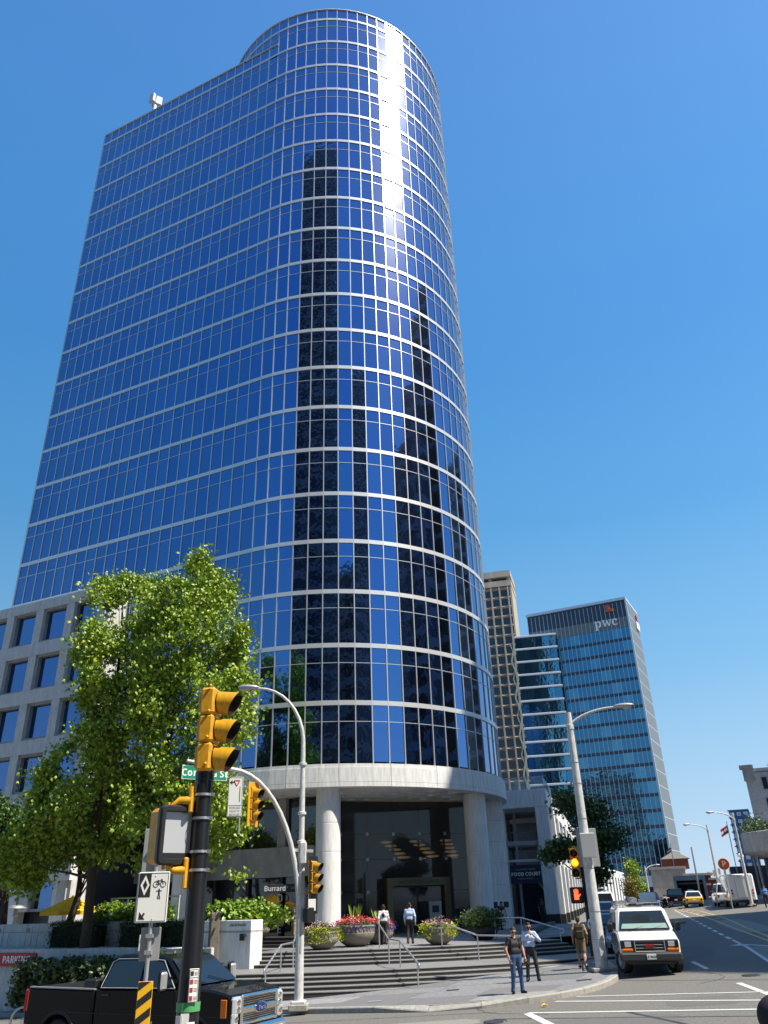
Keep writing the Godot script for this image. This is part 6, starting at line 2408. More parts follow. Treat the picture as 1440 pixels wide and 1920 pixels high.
		mb.cb(Vector3(3.13, 1.23, s * 0.86), Vector3(0.22, 0.36, 0.34), 0.05)
		mb.cb(Vector3(3.14, 0.98, s * 0.93), Vector3(0.2, 0.28, 0.22), 0.05)
		part(mb, "headlight", M.lamp_clear, o)
		for y in [1.3, 1.16, 0.98]:
			mb = MB.new()
			mb.ball(Transform3D(Basis(), Vector3(3.245, y, s * (0.86 if y > 1.0 else 0.92))), Vector3(0.02, 0.055, 0.07), 12, 6)
			part(mb, "lamp_reflector", M.chrome, o)
		mb = MB.new()
		mb.cb(Vector3(2.96, 1.18, s * 1.045), Vector3(0.17, 0.36, 0.03), 0.01)
		part(mb, "side_marker", M.amber_plastic, o)
		mb = MB.new()
		mb.cb(Vector3(-3.25, 1.25, s * 0.98), Vector3(0.16, 0.5, 0.17), 0.03)
		part(mb, "tail_light", M.tail_red, o)
	# grille
	mb = MB.new()
	mb.cb(Vector3(3.17, 1.13, 0), Vector3(0.1, 0.56, 1.45), 0.03)
	part(mb, "grille_back", M.black_plastic, o)
	for y in [1.4, 1.12, 0.87]:
		mb = MB.new()
		mb.cb(Vector3(3.23, y, 0), Vector3(0.08, 0.08 if y != 1.12 else 0.15, 1.5), 0.03)
		part(mb, "grille_bar", M.chrome, o)
	for y in [1.33, 1.28, 1.24, 1.02, 0.98, 0.94]:
		mb = MB.new()
		mb.cb(Vector3(3.215, y, 0), Vector3(0.03, 0.014, 1.34), 0.004)
		part(mb, "grille_slat", M.chrome, o)
	for s in [-1.0, 1.0]:
		mb = MB.new()
		mb.cb(Vector3(3.22, 1.13, s * 0.72), Vector3(0.08, 0.58, 0.09), 0.03)
		part(mb, "grille_bar", M.chrome, o)
	mb = MB.new()
	mb.ball(Transform3D(Basis(), Vector3(3.275, 1.13, 0)), Vector3(0.025, 0.115, 0.26), 24, 8)
	var em := part(mb, "emblem_rim", M.chrome, o)
	mb = MB.new()
	mb.ball(Transform3D(Basis(), Vector3(3.285, 1.13, 0)), Vector3(0.022, 0.095, 0.235), 24, 8)
	part(mb, "emblem", M.oval_blue, em)
	words(o, "Ford", 0.085, Transform3D(Basis(Vector3.UP, PI / 2), Vector3(3.305, 1.125, 0)), M.chrome, true, 0.012, "script", true)
	# bumper
	mb = MB.new()
	mb.cb(Vector3(3.2, 0.66, 0), Vector3(0.3, 0.3, 2.06), 0.06)
	mb.cb(Vector3(3.0, 0.66, 1.0), Vector3(0.4, 0.26, 0.1), 0.04)
	mb.cb(Vector3(3.0, 0.66, -1.0), Vector3(0.4, 0.26, 0.1), 0.04)
	part(mb, "front_bumper", M.chrome, o)
	mb = MB.new()
	mb.cb(Vector3(3.345, 0.62, 0), Vector3(0.03, 0.14, 1.0), 0.01)
	mb.cb(Vector3(3.22, 0.47, 0), Vector3(0.2, 0.16, 1.9), 0.04)
	part(mb, "air_dam", M.black_plastic, o)
	for s in [-1.0, 1.0]:
		mb = MB.new()
		mb.cb(Vector3(3.345, 0.64, s * 0.76), Vector3(0.03, 0.13, 0.2), 0.01)
		part(mb, "fog_light", M.lamp_clear, o)
		mb = MB.new()
		mb.tube([Vector3(3.35, 0.58, s * 0.4), Vector3(3.42, 0.58, s * 0.4), Vector3(3.43, 0.5, s * 0.4)], 0.025, 8)
		part(mb, "tow_hook", M.ink, o)
	mb = MB.new()
	mb.cb(Vector3(3.375, 0.63, 0.05), Vector3(0.015, 0.16, 0.32), 0.004)
	var pl := part(mb, "number_plate", M.sign_white, o)
	words(pl, "JH 0185", 0.07, Transform3D(Basis(Vector3.UP, PI / 2), Vector3(3.384, 0.63, 0.05)), M.navy, true, 0.004)
	mb = MB.new()
	mb.cb(Vector3(-3.38, 0.74, 0), Vector3(0.22, 0.24, 1.98), 0.04)
	part(mb, "rear_bumper", M.chrome, o)

func work_van() -> void:
	var f := Vector3(-0.19, 0, 0.982)
	var P := Vector3(9.12, 0, -33.1)
	P.y = gr(P.x, P.z) + 0.02
	var o := thing("work_van", "white work van with a roof rack and black bumper parked at the corner", "van", P, yawx(f))
	var wf := func(y: float) -> float: return 1.0 - 0.05 * clampf((0.7 - y) / 0.4, 0, 1) - (0.0 if y < 1.2 else (y - 1.2) * 0.17)
	var mb := MB.new()
	var body := [Vector2(-2.8, 0.42)]
	body.append_array(arch(-1.75, 0.42, 0.4))
	body.append_array(arch(1.78, 0.42, 0.4))
	body.append_array([Vector2(2.62, 0.42), Vector2(2.72, 0.62), Vector2(2.72, 0.98), Vector2(2.62, 1.07), Vector2(1.75, 1.29), Vector2(-2.8, 1.27)])
	mb.hull(PackedVector2Array(body), wf, 0.06)
	part(mb, "body", M.paint_van, o)
	mb = MB.new()
	mb.hull(PackedVector2Array([Vector2(1.80, 1.25), Vector2(1.12, 1.92), Vector2(0.9, 2.02), Vector2(0.2, 2.06), Vector2(-2.55, 2.06), Vector2(-2.75, 1.98), Vector2(-2.82, 1.25)]), wf, 0.09)
	part(mb, "upper_body", M.paint_van, o)
	# glass
	mb = MB.new()
	var a := Vector2(1.76, 1.31) + Vector2(0.016, 0.014)
	var b := Vector2(1.14, 1.905) + Vector2(0.016, 0.014)
	mb.oquad(Vector3(a.x, a.y, -0.88), Vector3(a.x, a.y, 0.88), Vector3(b.x, b.y, 0.74), Vector3(b.x, b.y, -0.74), Vector3(1, 1, 0))
	part(mb, "windscreen_seal", M.black_plastic, o)
	mb = MB.new()
	a = Vector2(1.735, 1.345) + Vector2(0.022, 0.02)
	b = Vector2(1.165, 1.885) + Vector2(0.022, 0.02)
	mb.oquad(Vector3(a.x, a.y, -0.84), Vector3(a.x, a.y, 0.84), Vector3(b.x, b.y, 0.71), Vector3(b.x, b.y, -0.71), Vector3(1, 1, 0))
	var wg := mk("windscreen_glass", Color(0.015, 0.022, 0.026), 0.04)
	wg.metallic_specular = 0.5
	part(mb, "windscreen", wg, o)
	mb = MB.new()
	mb.oquad(Vector3(a.x + 0.004, a.y + 0.01, -0.8), Vector3(a.x + 0.004, a.y + 0.01, 0.8), Vector3(a.x - 0.14, a.y + 0.16, 0.74), Vector3(a.x - 0.14, a.y + 0.16, -0.76), Vector3(1, 1, 0))
	part(mb, "dash_top", mk("dash", Color(0.25, 0.36, 0.32), 0.15), o)
	mb = MB.new()
	side_sheet(mb, PackedVector2Array([Vector2(1.45, 1.32), Vector2(1.0, 1.86), Vector2(0.55, 1.9), Vector2(0.55, 1.31)]), wf, 0.008)
	part(mb, "door_window", M.dark_glass, o)
	mb = MB.new()
	side_sheet(mb, PackedVector2Array([Vector2(0.3, 1.36), Vector2(0.3, 1.88), Vector2(-0.75, 1.88), Vector2(-0.75, 1.36)]), wf, 0.008)
	part(mb, "side_window", M.dark_glass, o)
	for s in [0.55, -0.1]:
		mb = MB.new()
		mb.bar(Vector3(1.80, 1.33, s), Vector3(1.70, 1.43, s - 0.5), 0.02, 0.015)
		part(mb, "wiper", M.black_plastic, o)
	# front
	mb = MB.new()
	mb.cb(Vector3(2.70, 0.88, 0), Vector3(0.1, 0.36, 1.92), 0.03)
	part(mb, "front_surround", M.black_plastic, o)
	mb = MB.new()
	for e in [[0.88 + 0.17, 0.02], [0.88 - 0.17, 0.02]]:
		mb.cb(Vector3(2.76, e[0], 0), Vector3(0.04, 0.03, 0.98), 0.01)
	for s in [-1.0, 1.0]:
		mb.cb(Vector3(2.76, 0.88, s * 0.49), Vector3(0.04, 0.36, 0.03), 0.01)
	part(mb, "grille_frame", M.galv, o)
	for k in 6:
		mb = MB.new()
		mb.cb(Vector3(2.755, 0.765 + 0.047 * k, 0), Vector3(0.02, 0.016, 0.94), 0.004)
		part(mb, "grille_slat", M.sign_grey if k % 2 else M.black_gloss, o)
	words(o, "GMC", 0.1, Transform3D(Basis(Vector3.UP, PI / 2), Vector3(2.77, 0.885, 0)), M.badge_red, true, 0.02, "badge")
	for s in [-1.0, 1.0]:
		mb = MB.new()
		mb.cb(Vector3(2.72, 0.93, s * 0.72), Vector3(0.08, 0.2, 0.26), 0.03)
		part(mb, "headlight", M.lamp_clear, o)
		mb = MB.new()
		mb.cb(Vector3(2.745, 0.93, s * 0.88), Vector3(0.05, 0.2, 0.1), 0.02)
		part(mb, "side_lamp", M.black_gloss, o)
		mb = MB.new()
		mb.cb(Vector3(2.735, 0.76, s * 0.76), Vector3(0.07, 0.09, 0.40), 0.02)
		part(mb, "turn_light", M.amber_plastic, o)
		mb = MB.new()
		mb.cb(Vector3(1.35, 1.42, s * 1.17), Vector3(0.14, 0.3, 0.22), 0.05)
		mb.bar(Vector3(1.35, 1.38, s * 0.98), Vector3(1.35, 1.4, s * 1.1), 0.05, 0.05)
		part(mb, "mirror", M.black_plastic, o)
		wheel(o, Vector3(1.78, 0.38, s * 0.84), 0.38, 0.25, 0.42, M.galv)
		wheel(o, Vector3(-1.75, 0.38, s * 0.84), 0.38, 0.25, 0.0, M.galv)
		for x in [0.45, -0.85]:
			mb = MB.new()
			mb.cb(Vector3(x, 1.12, s * 1.012), Vector3(0.2, 0.05, 0.03), 0.01)
			part(mb, "door_handle", M.black_plastic, o)
		mb = MB.new()
		mb.cb(Vector3(0.1, 0.62, s * 0.99), Vector3(2.6, 0.05, 0.02), 0.01)
		part(mb, "side_strip", M.sign_grey, o)
	mb = MB.new()
	for s in [-1.0, 1.0]:
		for x in [1.5, 0.42, -0.88]:
			mb.b(Vector3(x, 0.85, s * 1.001), Vector3(0.012, 0.85, 0.006))
	part(mb, "panel_seam", M.ink, o)
	mb = MB.new()
	mb.cb(Vector3(2.74, 0.55, 0), Vector3(0.22, 0.26, 2.02), 0.05)
	mb.cb(Vector3(2.5, 0.55, 0.96), Vector3(0.5, 0.22, 0.1), 0.03)
	mb.cb(Vector3(2.5, 0.55, -0.96), Vector3(0.5, 0.22, 0.1), 0.03)
	mb.cb(Vector3(2.66, 0.38, 0), Vector3(0.12, 0.1, 1.6), 0.03)
	part(mb, "front_bumper", mk("bumper_grey", Color(0.035, 0.035, 0.037), 0.6), o)
	mb = MB.new()
	mb.cb(Vector3(2.86, 0.56, 0.0), Vector3(0.014, 0.16, 0.31), 0.004)
	var pl := part(mb, "number_plate", M.sign_white, o)
	words(pl, "LE 9626", 0.07, Transform3D(Basis(Vector3.UP, PI / 2), Vector3(2.868, 0.555, 0.0)), M.navy, true, 0.004)
	# underside
	mb = MB.new()
	mb.b(Vector3(0, 0.42, 0), Vector3(5.0, 0.1, 1.5))
	part(mb, "chassis", M.ink, o)
	# roof rack and load
	for x in [0.4, -0.8, -2.1]:
		mb = MB.new()
		mb.bar(Vector3(x, 2.17, -0.82), Vector3(x, 2.17, 0.82), 0.05, 0.04)
		for s in [-0.8, 0.8]:
			mb.b(Vector3(x, 2.1, s), Vector3(0.05, 0.14, 0.04))
		part(mb, "rack_bar", M.galv, o)
	mb = MB.new()
	for s in [0.42, 0.80]:
		mb.bar(Vector3(0.75, 2.22, s), Vector3(-2.5, 2.22, s), 0.03, 0.07)
	for k in 10:
		mb.bar(Vector3(0.6 - 0.32 * k, 2.22, 0.42), Vector3(0.6 - 0.32 * k, 2.22, 0.80), 0.03, 0.03)
	part(mb, "ladder", M.steel, o)
	mb = MB.new()
	mb.tube([Vector3(0.5, 2.27, 0.1), Vector3(-2.2, 2.27, 0.1)], 0.1, 14)
	part(mb, "pipe", M.galv, o)
	mb = MB.new()
	mb.cbox(Transform3D(Basis(Vector3.BACK, -0.1), Vector3(-2.0, 2.32, -0.62)), Vector3(0.06, 0.36, 0.62), 0.01)
	part(mb, "white_board", M.sign_white, o)
	mb = MB.new()
	mb.b(Vector3(0.62, 2.068, 0.05), Vector3(0.16, 0.02, 0.3))
	part(mb, "roof_vent", M.black_plastic, o)

func shuttle() -> void:
	var P := uv(-10.9, 88.5)
	var o := thing("shuttle_bus", "boxy white shuttle bus parked at the right, seen from behind", "bus", P, yawx(VD))
	var mb := MB.new()
	mb.cb(Vector3(0, 1.62, 0), Vector3(6.2, 2.3, 2.3), 0.12)
	part(mb, "body", M.paint_van, o)
	mb = MB.new()
	mb.cb(Vector3(-3.11, 1.65, 0), Vector3(0.03, 1.7, 0.95), 0.01)
	part(mb, "rear_door", M.sign_white, o)
	mb = MB.new()
	for q in [[0, 0.85, 1.0, 0.02], [0, -0.85, 1.0, 0.02], [0.49, 0, 0.02, 1.7], [-0.49, 0, 0.02, 1.7]]:
		mb.b(Vector3(-3.13, 1.65 + q[1], q[0]), Vector3(0.02, q[3], q[2]))
	part(mb, "door_seam", M.sign_grey, o)
	mb = MB.new()
	mb.cb(Vector3(-3.15, 0.5, 0), Vector3(0.3, 0.24, 2.3), 0.03)
	part(mb, "rear_bumper", M.black_plastic, o)
	for s in [-1.0, 1.0]:
		for y in [0.95, 1.15, 1.4]:
			mb = MB.new()
			mb.cb(Vector3(-3.12, y, s * 0.9), Vector3(0.04, 0.15, 0.15), 0.02)
			part(mb, "tail_light", M.tail_red if y > 1.0 else M.lamp_clear, o)
		wheel(o, Vector3(-1.9, 0.4, s * 0.95), 0.4, 0.3)
		wheel(o, Vector3(2.3, 0.4, s * 0.95), 0.4, 0.3)
		mb = MB.new()
		mb.cb(Vector3(-0.3, 2.0, s * 1.155), Vector3(4.2, 0.7, 0.02), 0.008)
		part(mb, "side_window", M.dark_glass, o)
		mb = MB.new()
		mb.b(Vector3(-3.12, 2.68, s * 0.75), Vector3(0.04, 0.06, 0.12))
		part(mb, "marker_light", M.tail_red, o)
	mb = MB.new()
	mb.b(Vector3(-3.13, 2.66, 0), Vector3(0.03, 0.05, 0.5))
	part(mb, "marker_light", M.tail_red, o)
	mb = MB.new()
	mb.cb(Vector3(-3.13, 0.72, 0.5), Vector3(0.02, 0.13, 0.3), 0.004)
	part(mb, "number_plate", M.sign_white, o)

# ---------------------------------------------------------------- people: tapered capsules joined by a smooth union, meshed as surface nets
func net(mb: MB, bones: Array, cell: float, soft: float) -> void:
	# bones: [a, b, ra, rb, colour]
	var lo := Vector3.INF
	var hi := -Vector3.INF
	var pad := soft * 3.0 + cell * 2.0
	for b in bones:
		var r: float = maxf(b[2], b[3]) + pad
		for p in [b[0], b[1]]:
			lo = lo.min(p - Vector3.ONE * r)
			hi = hi.max(p + Vector3.ONE * r)
	var n := Vector3i((hi - lo) / cell) + Vector3i(2, 2, 2)
	var sy := n.x
	var sz := n.x * n.y
	var f := PackedFloat32Array()
	f.resize(sz * n.z)
	var best := PackedFloat32Array()
	best.resize(f.size())
	best.fill(9.0)
	var who := PackedByteArray()
	who.resize(f.size())
	for bi in bones.size():
		var b: Array = bones[bi]
		var a: Vector3 = b[0]
		var d: Vector3 = b[1] - a
		var dd := maxf(d.length_squared(), 1e-8)
		var r0: float = b[2]
		var dr: float = b[3] - r0
		var r := maxf(b[2], b[3]) + pad
		var l := Vector3i((a.min(b[1]) - Vector3.ONE * r - lo) / cell).max(Vector3i.ZERO)
		var h := Vector3i((a.max(b[1]) + Vector3.ONE * r - lo) / cell).min(n - Vector3i.ONE)
		for k in range(l.z, h.z + 1):
			for j in range(l.y, h.y + 1):
				var at := k * sz + j * sy + l.x
				var p := lo + Vector3(l.x, j, k) * cell - a
				for i in range(l.x, h.x + 1):
					var t := clampf(p.dot(d) / dd, 0.0, 1.0)
					var e := (p - d * t).length() - r0 - dr * t
					if e < pad:
						f[at] += exp(-e / soft)
						if e < best[at]:
							best[at] = e
							who[at] = bi
					at += 1
					p.x += cell
	var idx := PackedInt32Array()
	idx.resize(f.size())
	idx.fill(-1)
	var offs := [0, 1, sy, sy + 1, sz, sz + 1, sz + sy, sz + sy + 1]
	var edges := [[0, 1], [0, 2], [0, 4], [1, 3], [1, 5], [2, 3], [2, 6], [4, 5], [4, 6], [3, 7], [5, 7], [6, 7]]
	for k in range(1, n.z - 2):
		for j in range(1, n.y - 2):
			for i in range(1, n.x - 2):
				var at := k * sz + j * sy + i
				if f[at] == 0.0 and f[at + sz + sy + 1] == 0.0:
					continue
				var m := 0
				for c in 8:
					if f[at + offs[c]] > 1.0:
						m |= 1 << c
				if m == 0 or m == 255:
					continue
				var s := Vector3.ZERO
				var cnt := 0
				for e in edges:
					var va := f[at + offs[e[0]]]
					var vb := f[at + offs[e[1]]]
					if (va > 1.0) != (vb > 1.0):
						var la := log(maxf(va, 1e-6))
						var lb := log(maxf(vb, 1e-6))
						var t := la / (la - lb)
						var pa := Vector3(e[0] & 1, (e[0] >> 1) & 1, e[0] >> 2)
						var pb := Vector3(e[1] & 1, (e[1] >> 1) & 1, e[1] >> 2)
						s += pa.lerp(pb, t)
						cnt += 1
				var g := Vector3(log(maxf(f[at + 1], 1e-6)) - log(maxf(f[at - 1], 1e-6)), log(maxf(f[at + sy], 1e-6)) - log(maxf(f[at - sy], 1e-6)), log(maxf(f[at + sz], 1e-6)) - log(maxf(f[at - sz], 1e-6)))
				var w := at
				for c in 8:
					if best[at + offs[c]] < best[w]:
						w = at + offs[c]
				mb.col = bones[who[w]][4]
				idx[at] = mb.put(lo + (Vector3(i, j, k) + s / cnt) * cell, -g.normalized() if g.length() > 1e-6 else Vector3.UP)
	var steps := [[1, sy, sz], [sy, sz, 1], [sz, 1, sy]]
	for k in range(1, n.z - 2):
		for j in range(1, n.y - 2):
			for i in range(1, n.x - 2):
				var at := k * sz + j * sy + i
				if idx[at] < 0:
					continue
				var ins := f[at] > 1.0
				for st in steps:
					if (f[at + st[0]] > 1.0) == ins:
						continue
					var q := [idx[at], idx[at - st[1]], idx[at - st[1] - st[2]], idx[at - st[2]]]
					if q[1] < 0 or q[2] < 0 or q[3] < 0:
						continue
					if ins:
						mb.ix.append_array(PackedInt32Array([q[0], q[2], q[1], q[0], q[3], q[2]]))
					else:
						mb.ix.append_array(PackedInt32Array([q[0], q[1], q[2], q[0], q[2], q[3]]))
	mb.col = Color(1, 1, 1)

func hand(mb: MB, wrist: Vector3, d: Vector3, palm_n: Vector3, side: float, skin: Color, curl: float) -> void:
	# d: along the hand; palm_n: out of the palm; side: which way the thumb lies
	d = d.normalized()
	var x := (palm_n.cross(d)).normalized() * side
	palm_n = d.cross(x).normalized() * (1.0 if d.cross(x).dot(palm_n) > 0 else -1.0)
	var bones := []
	bones.append([wrist - d * 0.03, wrist + d * 0.02, 0.026, 0.026, skin])
	for k in 4:
		var o := x * (0.030 - 0.020 * k)
		bones.append([wrist + d * 0.02 + o * 0.6, wrist + d * 0.085 + o, 0.015, 0.012, skin])
		var ln: float = [0.068, 0.078, 0.072, 0.056][k]
		var p := wrist + d * (0.09 - 0.004 * absf(k - 1.2)) + o
		var an := 0.0
		for s in 3:
			an += curl * (0.8 if s == 0 else 1.0)
			var q: Vector3 = p + (d * cos(an) + palm_n * sin(an)) * ln * [0.45, 0.32, 0.25][s]
			bones.append([p, q, 0.0095 - 0.0006 * s, 0.0088 - 0.0006 * s, skin])
			p = q
	var tb := wrist + d * 0.03 + x * 0.026
	var t1 := tb + (d * 0.6 + x * 0.7 + palm_n * 0.35).normalized() * 0.04
	bones.append([tb, t1, 0.013, 0.011, skin])
	bones.append([t1, t1 + (d * 0.9 + x * 0.15 + palm_n * 0.4).normalized() * 0.032, 0.0105, 0.009, skin])
	net(mb, bones, 0.0055, 0.0035)

func person(label: String, at: Vector3, fwd: Vector3, s: Dictionary, group := "") -> Node3D:
	var size: float = s.get("size", 1.0)
	var o := thing("person", label, "person", at, yawof(fwd), group)
	var skin: Color = s.get("skin", Color(0.50, 0.29, 0.19))
	var hair: Color = s.get("hair", Color(0.02, 0.015, 0.012))
	var top: Color = s.top
	var leg: Color = s.leg
	var shoe: Color = s.get("shoe", Color(0.02, 0.018, 0.016))
	var sleeve: int = s.get("sleeve", 2)          # 0 none, 1 short, 2 long
	var short: bool = s.get("shorts", false)
	var fat: float = s.get("fat", 1.0)
	var J := {"hl": Vector3(0.095, 0.93, 0), "hr": Vector3(-0.095, 0.93, 0), "kl": Vector3(0.11, 0.50, 0.02), "kr": Vector3(-0.11, 0.50, 0.02), "al": Vector3(0.12, 0.09, -0.03), "ar": Vector3(-0.12, 0.09, -0.03), "sl": Vector3(0.185, 1.42, -0.01), "sr": Vector3(-0.185, 1.42, -0.01), "el": Vector3(0.245, 1.14, -0.03), "er": Vector3(-0.245, 1.14, -0.03), "wl": Vector3(0.25, 0.90, 0.05), "wr": Vector3(-0.25, 0.90, 0.05), "head": Vector3(0, 1.62, 0.02), "lean": Vector3.ZERO}
	J.merge(s.get("pose", {}), true)
	var lean: Vector3 = J.lean
	var B := []
	# trunk
	B.append([Vector3(-0.075, 0.96, -0.01), Vector3(0.075, 0.96, -0.01), 0.115 * fat, 0.115 * fat, leg])
	B.append([Vector3(-0.07, 1.09, 0.01) + lean * 0.3, Vector3(0.07, 1.09, 0.01) + lean * 0.3, 0.115 * fat, 0.115 * fat, top])
	B.append([Vector3(-0.085, 1.27, 0.0) + lean * 0.7, Vector3(0.085, 1.27, 0.0) + lean * 0.7, 0.118 * (0.5 + fat * 0.5), 0.118 * (0.5 + fat * 0.5), top])
	B.append([Vector3(-0.15, 1.41, -0.01) + lean, Vector3(0.15, 1.41, -0.01) + lean, 0.066, 0.066, top])
	B.append([Vector3(0, 1.42, -0.01) + lean, Vector3(0, 1.50, 0.0) + lean, 0.062, 0.054, skin if sleeve < 2 else top])
	for e in ["l", "r"]:
		var hp: Vector3 = J["h" + e]
		var kn: Vector3 = J["k" + e]
		var an: Vector3 = J["a" + e]
		var lc := leg
		if short:
			B.append([hp, hp.lerp(kn, 0.85), 0.098, 0.085, leg])
			B.append([hp.lerp(kn, 0.8), kn, 0.062, 0.052, skin])
			lc = skin
			B.append([kn, kn.lerp(an, 0.4), 0.052, 0.056, lc])
			B.append([kn.lerp(an, 0.4), an, 0.056, 0.036, lc])
		else:
			B.append([hp, kn, 0.096 * fat, 0.068, leg])
			B.append([kn, an + Vector3(0, -0.02, 0), 0.066, 0.058, leg])
		var td: Vector3 = s.get("toe_" + e, Vector3(0.25 if e == "l" else -0.25, 0, 1)).normalized()
		B.append([an + Vector3(0, -0.045, 0) - td * 0.03, an + Vector3(0, -0.05, 0) + td * 0.16, 0.044, 0.036, shoe])
		var sh: Vector3 = J["s" + e] + lean
		var el: Vector3 = J["e" + e] + lean
		var wr: Vector3 = J["w" + e] + lean
		var ac := skin if sleeve == 0 else top
		B.append([sh, sh.lerp(el, 0.5), 0.056, 0.052, ac])
		B.append([sh.lerp(el, 0.5), el, 0.05, 0.043, ac if sleeve != 1 else (top if false else ac)])
		if sleeve == 1:
			B[-1][4] = skin
			B[-1][2] = 0.046
		B.append([el, wr, 0.042 + (0.006 if sleeve == 2 else 0.0), 0.029 + (0.008 if sleeve == 2 else 0.0), top if sleeve == 2 else skin])
	var mb := MB.new()
	net(mb, B, 0.019, 0.016)
	# head
	var H: Vector3 = J.head + lean
	var F := Vector3(sin(s.get("look", 0.0)), 0, cos(s.get("look", 0.0)))
	var R := Vector3(F.z, 0, -F.x)
	var hb := []
	hb.append([H + Vector3(0, 0.03, 0) - F * 0.022, H + Vector3(0, 0.03, 0) + F * 0.022, 0.082, 0.074, skin])
	hb.append([H + Vector3(0, -0.04, 0) + F * 0.018, H + Vector3(0, -0.078, 0) + F * 0.048, 0.058, 0.032, s.get("beard", skin)])
	hb.append([H + Vector3(0, -0.05, 0) - F * 0.02, H + Vector3(0, -0.15, 0) - F * 0.02, 0.054, 0.058, skin])
	hb.append([H + Vector3(0, 0.025, 0) + F * 0.088, H + Vector3(0, -0.012, 0) + F * 0.104, 0.009, 0.014, skin])
	hb.append([H + Vector3(0, -0.045, 0) + F * 0.078 - R * 0.018, H + Vector3(0, -0.045, 0) + F * 0.078 + R * 0.018, 0.008, 0.008, Color(0.36, 0.14, 0.11)])
	for q in [-1.0, 1.0]:
		hb.append([H + R * q * 0.083 + Vector3(0, 0.012, 0), H + R * q * 0.080 + Vector3(0, -0.028, 0) , 0.014, 0.009, skin])
		hb.append([H + R * q * 0.03 + F * 0.083 + Vector3(0, 0.012, 0), H + R * q * 0.03 + F * 0.084 + Vector3(0, 0.012, 0), 0.0105, 0.0105, Color(0.05, 0.035, 0.03)])
	if s.get("bald", false) == false:
		var hv: float = s.get("hair_size", 1.0)
		hb.append([H + Vector3(0, 0.052, 0) - F * 0.03, H + Vector3(0, 0.062, 0) + F * 0.02, 0.085 * hv, 0.076 * hv, hair])
		hb.append([H + Vector3(0, 0.0, 0) - F * 0.045, H + Vector3(0, -0.03, 0) - F * 0.045, 0.066 * hv, 0.055, hair])
	net(mb, hb, 0.0085, 0.008)
	for e in ["l", "r"]:
		var sg := 1.0 if e == "l" else -1.0
		var wr: Vector3 = J["w" + e] + lean
		var el: Vector3 = J["e" + e] + lean
		var d: Vector3 = s.get("hand_" + e, (wr - el).normalized())
		hand(mb, wr + d.normalized() * 0.02, d, s.get("palm_" + e, Vector3(-sg, 0, 0.1)), sg * (1.0 if d.y < 0.3 else -1.0), skin, s.get("curl_" + e, 0.35))
	if size != 1.0:
		for i in mb.v.size():
			mb.v[i] *= size
	part(mb, "body", M.vertex, o)
	if s.get("shades", false):
		mb = MB.new()
		for q in [-1.0, 1.0]:
			mb.ball(look(H + R * q * 0.034 + F * 0.094 + Vector3(0, 0.014, 0), F), Vector3(0.032, 0.021, 0.008), 12, 6)
			mb.bar(H + R * q * 0.066 + F * 0.09 + Vector3(0, 0.018, 0), H + R * q * 0.09 + Vector3(0, 0.018, 0), 0.005, 0.008)
		part(mb, "sunglasses", M.black_gloss, o)
	if s.has("pack"):
		mb = MB.new()
		var pz := -0.20
		mb.cbox(Transform3D(Basis(Vector3.RIGHT, -0.06), Vector3(0, 1.22, pz) + lean * 0.7), Vector3(0.34, 0.50, 0.20), 0.06)
		mb.cbox(Transform3D(Basis(Vector3.RIGHT, -0.06), Vector3(0, 1.14, pz - 0.11) + lean * 0.7), Vector3(0.27, 0.26, 0.09), 0.03)
		mb.cbox(Transform3D(Basis(), Vector3(0, 1.46, pz + 0.01) + lean), Vector3(0.28, 0.08, 0.17), 0.03)
		part(mb, "backpack", s.pack, o)
		for q in [-1.0, 1.0]:
			mb = MB.new()
			mb.tube([Vector3(q * 0.11, 1.44, -0.12), Vector3(q * 0.125, 1.492, -0.02), Vector3(q * 0.13, 1.43, 0.085), Vector3(q * 0.14, 1.25, 0.13), Vector3(q * 0.2, 1.08, 0.04), Vector3(q * 0.15, 1.02, -0.12)], 0.018, 6)
			part(mb, "strap", s.pack, o)
	if s.get("belt", false):
		mb = MB.new()
		var ring := []
		for j in 21:
			ring.append(Vector3(0.195 * cos(TAU * j / 20.0), 1.03, 0.005 + 0.127 * sin(TAU * j / 20.0)))
		mb.tube(ring, 0.016, 6, false)
		part(mb, "belt", M.black_gloss, o)
	return o

